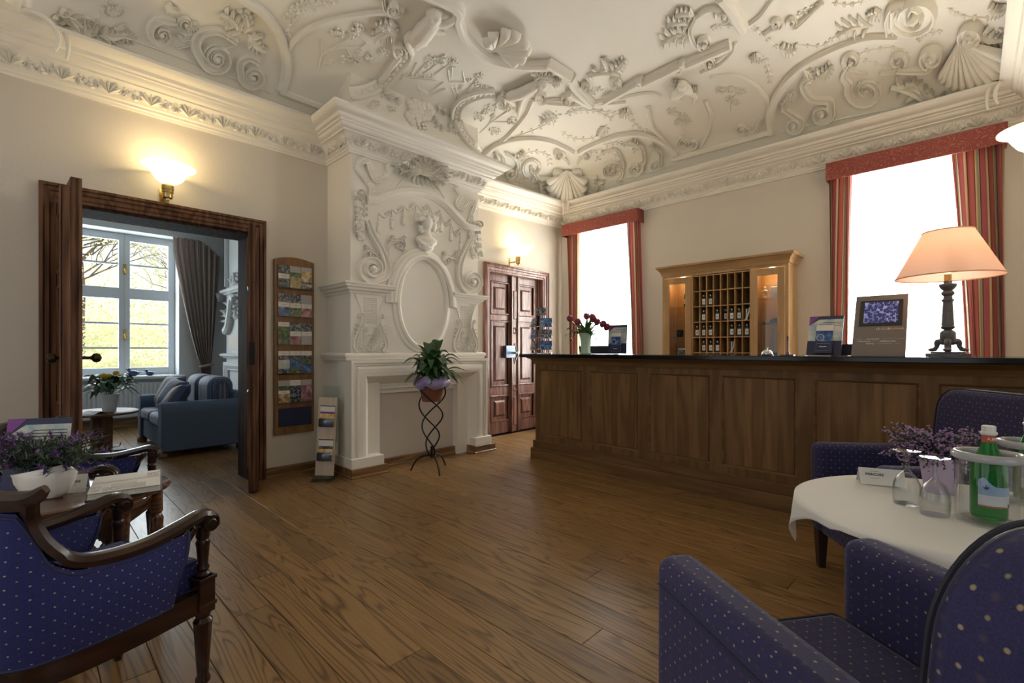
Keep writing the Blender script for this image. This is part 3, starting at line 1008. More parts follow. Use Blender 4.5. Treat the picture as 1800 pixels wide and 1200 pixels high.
# --- volutes and C-scrolls: centre, radius, start angle, turns, width, height, lead-in
for c_, r_, a_, tn, w_, h_, ld in (
    (z1((1138, 300))[0], 20, -100, -1.7, .05, .035, z1((1240, 225), (1180, 235))),
    (z1((1140, 300))[0], 24, 160, -1.6, .085, .045, z1((1250, 215), (1150, 155), (1060, 170), (1030, 240))),
    (z1((1330, 402))[0], 20, 170, -1.6, .07, .04, z1((1370, 330), (1310, 302), (1265, 335))),
    (z1((850, 175))[0], 27, -60, -1.3, .06, .03, z1((820, 90), (930, 110))),
    (z1((980, 120))[0], 18, 40, 1.2, .04, .025, z1((930, 250), (1010, 220))),
    (z2((612, 248))[0], 11, 100, 1.4, .05, .05, ()),
    (z2((1146, 520))[0], 12, -90, 1.5, .06, .05, ()),
    (z2((1190, 908))[0], 11, -20, 1.6, .06, .045, z2((1165, 800), (1215, 830), (1232, 870))),
    (z2((1130, 880))[0], 9, -20, 1.5, .05, .04, z2((1110, 790), (1150, 830))),
    (z2((1438, 915))[0], 10, 60, -1.5, .05, .055, z2((1330, 930), (1380, 935))),
    (z2((1545, 915))[0], 10, 120, 1.5, .05, .055, z2((1650, 925), (1600, 930))),
    (z2((1445, 808))[0], 10, 30, -1.6, .04, .04, z2((1500, 860), (1490, 840))),
    (z2((1595, 808))[0], 10, 150, 1.6, .04, .04, z2((1545, 860), (1555, 840))),
    (z2((1310, 880))[0], 20, 120, 1.3, .045, .03, z2((1240, 960), (1270, 940))),
    (z2((1725, 900))[0], 21, 30, -1.3, .045, .03, z2((1790, 960), (1760, 950))),
    (z3((265, 663))[0], 12, -30, 1.7, .06, .045, z3((225, 565), (285, 575), (300, 630))),
    (z3((346, 650))[0], 9, -30, 1.6, .05, .04, z3((320, 575), (362, 600))),
    (z3((180, 655))[0], 17, -20, 1.3, .04, .03, z3((130, 600), (190, 590))),
    (z3((490, 564))[0], 9, -160, -1.6, .05, .04, z3((430, 575), (445, 540))),
    (z3((688, 503))[0], 9, 0, 1.6, .05, .04, z3((760, 470), (735, 520), (710, 520))),
    (z3((1003, 445))[0], 17, -30, 1.6, .085, .05, z3((960, 290), (925, 330), (960, 385), (1030, 395))),
    (z3((893, 492))[0], 14, -40, 1.6, .07, .045, z3((870, 370), (850, 420), (885, 450))),
    (z3((1175, 355))[0], 33, -160, -1.3, .07, .03, z3((1110, 250), (1085, 300))),
    (z3((1440, 215))[0], 18, 100, 1.6, .07, .06, z3((1300, 270), (1400, 270))),
    (z3((1603, 125))[0], 18, 150, 1.6, .07, .06, z3((1540, 170), (1560, 160))),
    (z3((1368, 42))[0], 32, 150, -1.8, .12, .06, z3((1270, 120), (1270, 60), (1300, 10))),
    (z3((1120, 235))[0], 17, 120, 1.3, .04, .03, z3((1180, 290), (1140, 285))),
    (z3((1300, 235))[0], 18, 60, -1.3, .04, .03, z3((1230, 285), (1260, 285))),
    (z3((68, 335))[0], 11, -30, 1.5, .04, .03, z3((130, 285), (75, 295))),
    (z3((188, 325))[0], 10, -150, -1.5, .04, .03, z3((130, 285), (190, 290))),
    (z3((538, 160))[0], 12, 100, 1.4, .045, .035, z3((500, 60), (478, 110), (495, 165))),
    (z3((612, 50))[0], 11, -160, -1.4, .045, .035, z3((500, 60), (550, 28), (610, 25))),
    (z3((885, 80))[0], 10, 60, 1.4, .035, .03, z3((1000, 0), (940, 60))),
    (z3((820, 85))[0], 9, 60, -1.4, .035, .03, z3((770, 130), (800, 110))),
    (z3((560, 240))[0], 12, 120, 1.3, .035, .03, z3((640, 190), (600, 215))),
    (z2((1360, 505))[0], 12, 100, 1.3, .035, .03, z2((1470, 520), (1410, 520))),
    (z2((1480, 520))[0], 11, 60, -1.3, .03, .03, z2((1560, 520), (1520, 545))),
    (z2((580, 30))[0], 13, 20, 1.3, .045, .04, z2((520, -20), (540, 40)))):
    mb = MB(); volute(mb, c_, r_, a_, tn, w_, h_, ld); orn('scroll_volute', mb)

# --- shells
mb = shell(MB(), z2((1490, 892))[0], z2((1392, 925), (1396, 990), (1432, 1048), (1490, 1062), (1545, 1046), (1578, 990), (1584, 925)), .04, 11, .05); orn('shell_ornament', mb)
mb = shell(MB(), z3((1545, 150))[0], z3((1478, 262), (1492, 285), (1530, 312), (1580, 322), (1640, 312), (1695, 285), (1740, 235), (1775, 170)), .045, 11, .05); orn('shell_ornament', mb)
mb = shell(MB(), z2((1110, 235))[0], z2((1062, 190), (1090, 150), (1150, 128), (1215, 140), (1262, 180), (1272, 225), (1240, 268), (1180, 285)), .06, 8, .05)
volute(mb, z2((1092, 210))[0], 8, 90, 1.4, .035, .06); orn('shell_ornament', mb)

# --- acanthus leaves: base, tip, width, height
for a_, b_, w_, h_ in (
    (z1((430, 212)), z1((330, 75)), .08, .07), (z1((430, 212)), z1((425, 80)), .07, .07), (z1((440, 205)), z1((490, 105)), .06, .06), (z1((420, 205)), z1((285, 70)), .05, .06),
    (z1((520, 185)), z1((660, 170)), .06, .05), (z1((600, 140)), z1((720, 200)), .05, .04), (z1((560, 60)), z1((640, 30)), .05, .04),
    (z1((1270, 185)), z1((1165, 60)), .06, .05), (z1((1290, 170)), z1((1280, 45)), .06, .05), (z1((1310, 175)), z1((1400, 260)), .06, .05), (z1((1330, 180)), z1((1385, 175)), .04, .04),
    (z1((840, 170)), z1((900, 200)), .04, .03), (z1((960, 230)), z1((1000, 100)), .05, .03), (z1((870, 20)), z1((940, 50)), .05, .03),
    (z2((605, 150)), z2((465, 190)), .07, .06), (z2((600, 130)), z2((480, 140)), .06, .05),
    (z2((1330, 385)), z2((1420, 390)), .06, .05), (z2((1400, 430)), z2((1455, 400)), .05, .05), (z2((1340, 390)), z2((1300, 370)), .05, .05),
    (z2((1330, 960)), z2((1300, 900)), .045, .05), (z2((1345, 1040)), z2((1330, 940)), .04, .05), (z2((1630, 1040)), z2((1650, 940)), .04, .05), (z2((1640, 960)), z2((1690, 950)), .045, .05),
    (z2((1130, 860)), z2((1110, 800)), .05, .05), (z2((1210, 840)), z2((1260, 790)), .05, .04), (z2((1440, 610)), z2((1350, 640)), .05, .04), (z2((1700, 660)), z2((1660, 720)), .04, .035),
    (z3((1430, 420)), z3((1275, 335)), .08, .07), (z3((1430, 420)), z3((1340, 320)), .07, .06), (z3((1440, 415)), z3((1400, 345)), .06, .06), (z3((1445, 415)), z3((1492, 362)), .06, .06),
    (z3((960, 330)), z3((930, 265)), .06, .05), (z3((980, 300)), z3((1035, 245)), .05, .05), (z3((870, 400)), z3((890, 355)), .05, .05), (z3((860, 440)), z3((835, 400)), .05, .04),
    (z3((285, 590)), z3((240, 555)), .05, .05), (z3((350, 600)), z3((320, 570)), .04, .04), (z3((150, 640)), z3((170, 690)), .04, .03),
    (z3((150, 285)), z3((130, 225)), .05, .04), (z3((165, 280)), z3((215, 225)), .05, .04), (z3((110, 280)), z3((85, 265)), .04, .03),
    (z3((500, 60)), z3((420, 50)), .05, .04), (z3((485, 95)), z3((385, 90)), .05, .04), (z3((480, 125)), z3((365, 165)), .05, .04),
    (z3((1180, 340)), z3((1230, 330)), .05, .03), (z3((1170, 350)), z3((1140, 330)), .05, .03),
    (z3((1200, 100)), z3((1060, 130)), .05, .04), (z3((760, 215)), z3((720, 230)), .05, .05), (z3((830, 190)), z3((900, 180)), .05, .04),
    (z3((1660, 30)), z3((1730, 20)), .06, .05), (z3((1620, 130)), z3((1730, 140)), .05, .05), (z3((1240, 40)), z3((1180, 70)), .05, .04),
    (z3((440, 340)), z3((400, 320)), .05, .05), (z3((470, 350)), z3((510, 340)), .05, .05), (z3((250, 440)), z3((200, 450)), .05, .05)):
    mb = MB(); acanthus(mb, a_[0], b_[0], w_, h_); orn('acanthus_leaf', mb)

# --- sprays of small leaves
for pts, sz in ((z1((470, 185), (520, 110), (565, 20), (575, -30)), 7), (z1((1800, -20), (1720, 20), (1600, 60), (1540, 130), (1515, 190)), 9), (z1((1530, 40), (1590, 20), (1650, 0)), 9),
                (z2((0, 120), (40, 60), (110, 40), (180, 5)), 9), (z2((1180, 725), (1300, 690), (1400, 640), (1440, 600)), 7), (z2((1460, 690), (1530, 730), (1640, 720), (1700, 670)), 6), (z2((1480, 600), (1560, 580), (1640, 585), (1720, 620)), 6),
                (z2((1640, 850), (1700, 790), (1760, 800), (1780, 880)), 6), (z2((1250, 870), (1290, 800), (1380, 810), (1400, 860)), 6), (z2((1680, 760), (1750, 750), (1800, 760)), 5),
                (z3((0, 440), (60, 425), (140, 440), (200, 450)), 6), (z3((240, 440), (260, 490), (310, 520)), 6), (z3((770, 220), (790, 280), (800, 330)), 7), (z3((820, 190), (900, 175), (1000, 180), (1060, 140), (1170, 100)), 6),
                (z3((1090, 250), (1180, 200), (1300, 190), (1340, 230)), 6), (z3((1150, 230), (1250, 260), (1340, 270)), 6), (z3((1500, 30), (1560, 60), (1680, 70)), 6), (z3((1480, 120), (1420, 130), (1380, 160)), 6),
                (z3((60, 620), (130, 590), (200, 620)), 5), (z3((560, 110), (600, 100), (680, 100)), 5), (z3((90, 370), (120, 350), (150, 370)), 5), (z3((370, 300), (400, 280), (440, 290)), 5), (z3((720, 90), (760, 130), (830, 190)), 6), (z3((900, 60), (960, 30), (1010, 5)), 6), (z3((1040, 10), (1120, 15), (1200, -20)), 6), (z3((1570, 160), (1650, 140), (1720, 110)), 6)):
    mb = MB(); sprig(mb, pts, sz, .024, .014); orn('leaf_spray', mb)

# --- landscape relief over the chimney and in the two side panels
mb = MB()
for c_, r_ in (((275, 172), 15), ((360, 180), 11), ((385, 142), 11), ((320, 312), 10), ((385, 320), 10), ((450, 292), 9), ((520, 272), 10), ((470, 320), 8), ((400, 275), 6), ((230, 330), 7)):
    foliage(mb, z2(c_)[0], r_, 26)
for pts in (((180, 365), (200, 290), (260, 250), (340, 195)), ((200, 290), (190, 205)), ((320, 240), (345, 285), (360, 310)), ((400, 200), (430, 220), (400, 250)), ((230, 260), (400, 240))): branch(mb, z2(*pts))
orn('tree_relief', mb)
mb = MB()
for c_, r_ in (((775, 310), 12), ((835, 300), 8), ((890, 320), 10), ((832, 335), 4), ((750, 350), 4), ((1025, 400), 9), ((975, 420), 5), ((1012, 440), 7), ((1042, 458), 9), ((935, 455), 4), ((975, 475), 4)):
    foliage(mb, z2(c_)[0], r_, 24, .010)
for pts in (((700, 385), (740, 340), (772, 312)), ((730, 390), (790, 345), (835, 305)), ((790, 395), (840, 355), (890, 322)), ((930, 520), (980, 455), (1025, 402)), ((940, 500), (1000, 470), (1040, 458)), ((900, 480), (935, 455)), ((660, 400), (700, 330))): branch(mb, z2(*pts), .010, .010)
orn('tree_relief', mb)
mb = MB()
for c_, r_ in (((1090, 568), 12), ((1028, 612), 12), ((1100, 612), 6), ((1180, 568), 12), ((1200, 635), 10), ((1108, 690), 11), ((1060, 590), 6)): foliage(mb, z2(c_)[0], r_, 26)
for pts in (((1030, 700), (1080, 650), (1100, 600)), ((1080, 650), (1180, 580)), ((1090, 640), (1190, 640))): branch(mb, z2(*pts))
orn('tree_relief', mb)
mb = MB()
for c_, r_ in (((410, 440), 11), ((450, 460), 11), ((430, 480), 9), ((470, 480), 7)): foliage(mb, z3(c_)[0], r_, 26)
branch(mb, z3((465, 560), (455, 510), (440, 470))); orn('tree_relief', mb)
mb = MB()
for c_, r_ in (((600, 355), 9), ((640, 350), 9), ((680, 360), 10), ((640, 390), 9), ((660, 405), 6)): foliage(mb, z3(c_)[0], r_, 22)
branch(mb, z3((640, 440), (640, 400), (660, 370))); orn('tree_relief', mb)
# big knotty tree in the middle, with a brick-like trunk
mb = MB()
for _ in range(46):
    a, q = rnd.uniform(0, 6.283), math.sqrt(rnd.random())
    p, nn = lift(500 + (705 + 72 * q * math.cos(a)) / 3, (592 + 58 * q * math.sin(a)) / 3)
    mb.sphere(p + nn * .03 * (1.2 - q), (.035, .045, .042), 8, 6)
for j in range(5):
    for i in range(3):
        mb.M = None
        p, nn = lift(500 + (703 + 18 * i + (6 if j % 2 else 0)) / 3, (662 + 17 * j) / 3)
        mb.box(p.x - .01, p.x + .035 - abs(i - 1) * .012, p.y - .014, p.y + .014, p.z - .012, p.z + .012)
orn('oak_tree_relief', mb)
mb = MB()
p0, _ = lift(*z2((900, 400))[0])
for (a, b) in (((862, 365), (870, 430)), ((870, 430), (950, 430)), ((950, 430), (940, 375)), ((862, 365), (885, 350)), ((885, 350), (905, 352)), ((885, 350), (880, 400)), ((600, 400), (790, 412)), ((620, 412), (800, 424)), ((880, 455), (925, 570)), ((900, 450), (940, 560)), ((700, 460), (760, 490)), ((760, 490), (840, 430)), ((765, 500), (850, 465)), ((705, 450), (720, 490))):
    branch(mb, z2(a, b), .012, .012)
for k in range(9): branch(mb, z2((600 + 22 * k, 415), (606 + 22 * k, 385)), .008, .010)
for k in range(6): branch(mb, z2((884 + 7 * k, 470 + 17 * k), (908 + 5 * k, 465 + 17 * k)), .008, .010)
orn('house_relief', mb)
mb = MB()
for c_, r_ in (((480, 545), 8), ((530, 500), 8), ((565, 575), 8), ((455, 560), 5)): foliage(mb, z2(c_)[0], r_, 14, .014)
for x, y in ((820, 590), (850, 610), (880, 660), (800, 680), (830, 700), (900, 710), (870, 700), (790, 650), (930, 740), (560, 540), (600, 560)):
    acanthus(mb, z2((x, y))[0], z2((x - 10, y - 42))[0], .025, .03, 3)
orn('bush_relief', mb)


# --- small winged figures of stucco
def figure(name, parts, head, hr):
    """parts: chains of (px, py, radius) lifted off the ceiling and fused into one body"""
    mb = MB()
    for ch, lift_h in parts:
        P = [lift(x, y) for x, y, _ in ch]
        ch = [(x, y, r_ * 1.35) for x, y, r_ in ch]
        path = [p + q * (lift_h + r_) for (p, q), (_, _, r_) in zip(P, ch)]
        fine = catmull(path, 5)
        rr = []
        for i in range(len(ch) - 1):
            for j in range(5): rr.append(ch[i][2] + (ch[i + 1][2] - ch[i][2]) * j / 5)
        rr.append(ch[-1][2])
        mb.tube(fine, rr, 10)
        mb.sphere(path[0], ch[0][2], 10, 7); mb.sphere(path[-1], ch[-1][2], 10, 7)
    p, q = lift(*head)
    hr *= 1.3
    c = p + q * (hr * 1.3)
    mb.sphere(c, (hr, hr, hr * 1.12), 12, 9)
    f = (EYE - c).normalized()
    mb.sphere(c + f * hr * .95 - UP * hr * .1, hr * .2, 6, 5)
    for s_ in (-1, 1): mb.sphere(c + f * hr * .72 + RT * s_ * hr * .42 - UP * hr * .3, hr * .35, 8, 6)
    for k in range(14):
        a = rnd.uniform(0, 6.283)
        mb.sphere(c - f * hr * .3 + RT * hr * .9 * math.cos(a) + UP * hr * (.5 + .6 * abs(math.sin(a))), hr * .3, 6, 5)
    o = orn(name, mb)
    md = o.modifiers.new('fuse', 'REMESH'); md.mode = 'VOXEL'; md.voxel_size = .009; md.use_smooth_shade = True
    return o


Q2 = lambda x, y, r_: (500 + x / 3, y / 3, r_)
figure('putto_relief', [([Q2(700, 165, .052), Q2(735, 120, .058), Q2(770, 85, .05)], .0), ([Q2(700, 160, .04), Q2(660, 170, .032), Q2(655, 215, .026), Q2(672, 270, .018)], .0), ([Q2(715, 165, .038), Q2(735, 190, .03), Q2(690, 205, .024), Q2(700, 235, .016)], .01),
                       ([Q2(770, 90, .028), Q2(830, 95, .024), Q2(885, 80, .020), Q2(905, 60, .015)], .02), ([Q2(760, 110, .026), Q2(800, 135, .022), Q2(835, 145, .016)], .02)], (500 + 790 / 3, 42 / 3), .045)
figure('putto_relief', [([Q2(1195, 480, .04), Q2(1250, 460, .046), Q2(1310, 430, .042)], .0), ([Q2(1195, 480, .03), Q2(1175, 500, .024), Q2(1210, 540, .018)], .0), ([Q2(1300, 445, .024), Q2(1260, 500, .02), Q2(1240, 560, .016), Q2(1235, 600, .012)], .01)], (500 + 1360 / 3, 412 / 3), .04)
Q3 = lambda x, y, r_: (1000 + x / 2.25, y / 2.25, r_)
figure('putto_relief', [([Q3(430, 345, .045), Q3(450, 325, .045), Q3(470, 340, .035)], .0), ([Q3(430, 350, .028), Q3(415, 375, .022), Q3(440, 390, .016)], .0), ([Q3(470, 345, .026), Q3(500, 370, .02), Q3(495, 400, .014)], .0)], (1000 + 448 / 2.25, 312 / 2.25), .036)
# ------------------------------------------------------------------ chimneypiece on the left wall
LIFT = front
chim = thing('chimneypiece', 'white stucco chimneypiece with oval panel, bust and carved mantel against left wall', 'chimneypiece', (0, 0, 0))


def cp(name, mb, m='plaster', **k): return mb.build(name, m, chim, angle=k.pop('angle', 45), **k)


mb = MB()
mb.box(XA, BX, BY0, BY1, 1.06, 3.78)
mb.box(XA, BX, BY0, BY0 + .3, 0, 1.06).box(XA, BX, BY1 - .3, BY1, 0, 1.06)
cp('breast', mb, smooth=False)
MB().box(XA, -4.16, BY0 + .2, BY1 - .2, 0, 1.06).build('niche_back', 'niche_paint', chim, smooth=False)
# bolection surround of the opening: outer steps, broad hollow, inner bead
S = [(0, -.16), (0, .10), (.025, .10), (.03, .085), (.05, .085), (.055, .075), (.075, .095), (.11, .10), (.15, .088), (.185, .05), (.215, .0), (.235, -.035), (.25, -.035), (.262, -.02), (.282, -.02), (.29, -.05), (.33, -.055), (.33, -.16)]
msw = msweep(MB(), [(BX, 2.03, .08), (BX, 2.03, 1.055), (BX, 3.69, 1.055), (BX, 3.69, .08)], S, (1, 0, 0))
cp('mantel_surround', msw, angle=30)
for y0, y1 in ((2.02, 2.345), (3.485, 3.73)):
    mb = MB().box(XA, -3.955, y0, y1, 0, .17)
    cp('plinth_block', mb, smooth=False, bevel=.004)
LEDGE = [(0, 0), (.012, 0), (.018, .012), (.026, .014), (.028, .03), (.036, .036), (.042, .05), (.042, .062), (.03, .075), (0, .08)]
cp('mantel_ledge', msweep(MB(), [(XA, 2.04, 1.045), (BX, 2.04, 1.045), (BX, 3.68, 1.045), (XA, 3.68, 1.045)], LEDGE, (0, 0, 1)), angle=30)
SHELF = [(0, 0), (.015, 0), (.02, .015), (.045, .03), (.05, .045), (.075, .055), (.085, .075), (.095, .08), (.095, .095), (0, .105)]
for pth in ([(XA, BY0, 1.675), (BX, BY0, 1.675), (BX, 2.50, 1.675)], [(BX, 3.22, 1.675), (BX, BY1, 1.675), (XA, BY1, 1.675)]):
    cp('shelf_moulding', msweep(MB(), pth, SHELF, (0, 0, 1)), angle=30)
# oval panel
OY, OZ = 2.86, 1.63
def oval(a, b, n=56, t0=0, t1=360): return [(BX, OY + a * math.cos(R(t0 + (t1 - t0) * i / n)), OZ + b * math.sin(R(t0 + (t1 - t0) * i / n))) for i in range(n if t1 - t0 == 360 else n + 1)]
cp('oval_frame', MB().sweep(oval(.315, .475), [(-.04, -.01), (-.04, .03), (-.02, .05), (.0, .045), (.012, .025), (.035, .02), (.04, .01), (.04, -.01)], nrm=(1, 0, 0), closed=True))
cp('oval_frame', MB().sweep(oval(.385, .515, 50, -2, 182), [(-.055, -.01), (-.055, .05), (-.04, .075), (-.02, .075), (-.012, .06), (.015, .055), (.03, .03), (.05, .025), (.055, -.01)], nrm=(1, 0, 0)))
mb = MB()
mb.add([(BX + .012, OY, OZ)] + [(BX + .012, y_, z_) for _, y_, z_ in oval(.29, .45)], [(0, i + 1, (i + 1) % 56 + 1) for i in range(56)])
cp('oval_field', mb)
# curved side panels with leaf feet
LIFT = lambda x, y: (V((BX, x, -y)), V((1, 0, 0)))      # metres on the breast front: along the wall, height
for sgn, yc in ((1, 2.27), (-1, 3.44)):
    mb = MB()
    for s_ in (-1, 1):
        up_ = [(BX, yc + s_ * q, z_) for q, z_ in ((.16, 1.67), (.125, 1.60), (.098, 1.53), (.088, 1.45), (.092, 1.41))]
        mb.sweep(catmull(up_, 5), ROLL, nrm=(1, 0, 0), scale=[(.014, .014)] * 21)
        lo_ = [(BX, yc + s_ * q, z_) for q, z_ in ((.128, 1.452), (.120, 1.478), (.098, 1.480), (.086, 1.45), (.092, 1.38), (.128, 1.30), (.158, 1.23), (.156, 1.17), (.125, 1.135))]
        mb.sweep(catmull(lo_, 5), BAND, nrm=(1, 0, 0), scale=[(.018 + .028 * min(1, i / 22), .030) for i in range(41)])
        for q0, q1, z1_, w_ in ((.035, .085, 1.40, .045), (.06, .115, 1.32, .04), (.02, .045, 1.36, .035)):
            acanthus(mb, (yc + s_ * q0, -1.135), (yc + s_ * q1, -z1_), w_, .03, 5, 45, .15 * s_)
    for an in (-50, -20, 20, 50): rpetal(mb, (yc, -1.135), (yc + .07 * math.sin(R(an)), -1.135 - .07 * math.cos(R(an))), .03, .035)
    cp('scroll_panel', mb)
    mb = MB()
    for i in range(13):
        for j in range(14):
            mb.box(BX, BX + .008, yc - .07 + .011 * i, yc - .07 + .011 * i + .006, 1.40 + .018 * j, 1.409 + .018 * j)
    cp('stippled_field', mb, smooth=False)
# arched hood moulding over the bust
LIFT = front
cp('hood_moulding', mould(z4((285, 418), (345, 418), (420, 385), (520, 366), (640, 378), (740, 432), (820, 512), (890, 578), (960, 592)), .085, .055))
for pts, c_, r_, a_, tn in ((z4((255, 425), (235, 400)), z4((243, 382))[0], 5, 150, 1.2), (z4((900, 580)), z4((955, 570))[0], 6, 160, 1.2)):
    mb = MB(); volute(mb, c_, r_, a_, tn, .05, .05, pts); cp('hood_volute', mb)
# tall S consoles
for c_, r_, a_, tn, ld in ((z4((310, 835))[0], 15, 70, -1.9, z4((285, 560), (320, 640), (372, 720), (402, 810), (385, 880))), (z4((915, 912))[0], 13, 110, 1.9, z4((905, 660), (860, 750), (838, 850), (858, 930)))):
    pass
mb = MB(); volute(mb, z4((312, 835))[0], 20, 60, 1.9, .10, .05, z4((285, 545), (325, 640), (375, 725), (404, 810), (395, 870))); cp('console_scroll', mb)
mb = MB(); volute(mb, z4((913, 912))[0], 17, 120, -1.9, .09, .05, z4((910, 655), (865, 745), (840, 840), (850, 920))); cp('console_scroll', mb)
# swags with tassels under the hood
tas = [(360, 505), (440, 480), (510, 462), (585, 445), (668, 468), (735, 505), (795, 560), (852, 615)]
for i, (x, y) in enumerate(tas):
    mb = MB()
    a, b = z4((x, y))[0], z4((x, y + 52))[0]
    branch(mb, [a, b], .014, .014)
    p, q = front(b[0], b[1])
    mb.sphere(p + V((.012, 0, 0)), (.018, .017, .02), 8, 6)
    mb.lathe([(.014, 0), (.020, -.03), (.022, -.075), (.012, -.085)], 8, (p.x + .006, p.y, p.z - .012))
    cp('tassel', mb)
mb = MB()
for i in range(len(tas) - 1):
    (x0, y0), (x1, y1) = tas[i], tas[i + 1]
    branch(mb, z4((x0, y0 - 8), ((x0 + x1) / 2, max(y0, y1) + 18), (x1, y1 - 8)), .016, .016)
    acanthus(mb, z4(((x0 + x1) / 2, max(y0, y1) + 10))[0], z4(((x0 + x1) / 2 + 26, max(y0, y1) - 25))[0], .022, .02, 3)
cp('swag', mb)
# ribbons
RIB = [(-.5, 0), (-.5, .6), (-.2, 1), (.2, .7), (.5, 1), (.5, 0)]
for pts in (z4((258, 262), (232, 225), (255, 185), (292, 190), (312, 245), (338, 298), (385, 290), (430, 252), (468, 228)), z4((255, 262), (290, 305), (316, 350), (312, 402)), z4((822, 345), (852, 395), (830, 440), (862, 470), (905, 440), (938, 438), (922, 500), (900, 556)), z4((410, 205), (425, 245), (460, 235))):
    mb = mould(pts, .062, .03, RIB, 5)
    P = smooth_px(pts, 5)
    for i in range(1, len(P) - 1):
        p, q = front(*P[i]); d = V(front(*P[i + 1])[0] - front(*P[i - 1])[0]).normalized(); s_ = q.cross(d)
        mb.tube([p - s_ * .03 + q * .026, p + s_ * .03 + q * .026], .005, 5)
    cp('ribbon', mb)
# flower drops on both sides
for pts in (z4((248, 430), (250, 500), (245, 570), (255, 640)), z4((925, 600), (935, 650), (935, 710), (942, 760))):
    mb = MB()
    P = smooth_px(pts, 4)
    for i, (x, y) in enumerate(P):
        for k in range(5):
            p, q = front(x + rnd.uniform(-8, 8) * (1 - .4 * i / len(P)), y + rnd.uniform(-4, 4))
            s_ = rnd.uniform(.014, .026)
            mb.sphere(p + q * .012, (s_ * .9, s_, s_), 7, 5)
        acanthus(mb, (x, y), (x + rnd.choice((-1, 1)) * 11, y - 4), .02, .035, 2)
    cp('flower_drop', mb)
# palmette that breaks into the cornice, with its fan of ribs below
LIFT = lambda x, y: front(x, y, BX + .08)
mb = MB()
for an in range(-80, 81, 20):
    b = z4((622, 262))[0]
    acanthus(mb, b, (b[0] + 33 * math.sin(R(an)) * (1.15 if abs(an) > 50 else 1), b[1] - 31 * math.cos(R(an)) + abs(an) * .05), .036, .05, 5, 42)
for x0, y0, x1, y1 in ((540, 215, 480, 205), (555, 235, 545, 265), (700, 240, 765, 320), (690, 270, 740, 300), (720, 230, 790, 270)):
    acanthus(mb, z4((x0, y0))[0], z4((x1, y1))[0], .05, .07, 4)
cp('palmette', mb)
LIFT = front
mb = MB()
for k, (x0, x1, y1) in enumerate(((560, 530, 300), (578, 565, 318), (598, 595, 328), (618, 628, 335), (640, 660, 342), (660, 690, 352), (680, 722, 360))):
    rpetal(mb, z4((x0, 268))[0], z4((x1, y1))[0], .05, .03)
cp('rib_fan', mb)
cp('hood_back', mould(z4((455, 360), (520, 285), (620, 262), (700, 310), (770, 430)), .02, .015, ROLL))
# scrolling leaves beside the bust
for pts, c_, r_, a_, tn in ((z4((415, 800), (412, 730), (430, 680)), z4((485, 690))[0], 10, -140, 1.2), (z4((835, 860), (835, 800), (815, 770)), z4((770, 785))[0], 9, -40, -1.2), (z4((350, 790), (345, 750)), z4((300, 745))[0], 8, -40, -1.2)):
    mb = MB(); volute(mb, c_, r_, a_, tn, .035, .03, pts)
    acanthus(mb, pts[-1], (pts[-1][0] + 3, pts[-1][1] - 14), .035, .035, 3)
    acanthus(mb, (c_[0], c_[1]), (c_[0] + (9 if tn > 0 else -9), c_[1] + 10), .035, .035, 3)
    acanthus(mb, (c_[0] - 2, c_[1] - 6), (c_[0] + (8 if tn > 0 else -8), c_[1] - 16), .03, .03, 3)
    cp('leaf_scroll', mb)


# bust in profile on a small socle over the oval
def bust():
    mb = MB()
    P = lambda x, y, d: on_x(*z4((x, y))[0], BX) + V((d, 0, 0))
    def ch(c_, n=10):
        path = catmull([P(x, y, d) for x, y, d, _ in c_], 5)
        rr = []
        for i in range(len(c_) - 1):
            for j in range(5): rr.append(c_[i][3] + (c_[i + 1][3] - c_[i][3]) * j / 5)
        mb.tube(path, rr + [c_[-1][3]], n)
    p = P(632, 562, .065); mb.sphere(p, (.060, .058, .078), 14, 10)             # skull
    p = P(666, 586, .070); mb.sphere(p, (.042, .038, .056), 10, 8)              # face
    mb.sphere(P(699, 582, .075), (.013, .020, .014), 8, 6)                      # nose
    mb.sphere(P(690, 604, .075), (.017, .014, .010), 8, 6)                      # mouth
    mb.sphere(P(684, 622, .072), (.02, .02, .015), 8, 6)                        # chin
    mb.sphere(P(692, 566, .082), (.016, .014, .010), 8, 6)                       # brow
    ch([(635, 590, .05, .04), (636, 625, .05, .038), (640, 650, .045, .05)])    # neck
    mb.sphere(P(636, 668, .04), (.065, .13, .06), 14, 9)                        # shoulders
    mb.sphere(P(634, 700, .04), (.06, .095, .06), 12, 8)
    ch([(632, 705, .035, .07), (630, 730, .03, .03), (630, 748, .03, .045)])    # taper to the socle
    for k in range(26):
        a = rnd.uniform(0, math.pi)
        p = P(626 + 44 * math.cos(a) + rnd.uniform(-8, 8), 548 - 26 * math.sin(a) + rnd.uniform(-8, 10), rnd.uniform(.04, .11))
        mb.sphere(p, rnd.uniform(.014, .026), 7, 5)
    for k in range(8):
        p = P(600 + rnd.uniform(-8, 12), 575 + 8 * k * .7, .05); mb.sphere(p, .018, 6, 5)
    for x0, x1 in ((575, 650), (590, 665), (610, 690)):
        ch([(x0, 660, .07, .012), ((x0 + x1) / 2 - 5, 695, .095, .014), (x1, 668, .07, .012)], 6)
    o = cp('bust', mb)
    md = o.modifiers.new('fuse', 'REMESH'); md.mode = 'VOXEL'; md.voxel_size = .006; md.use_smooth_shade = True


bust()
LIFT = lift
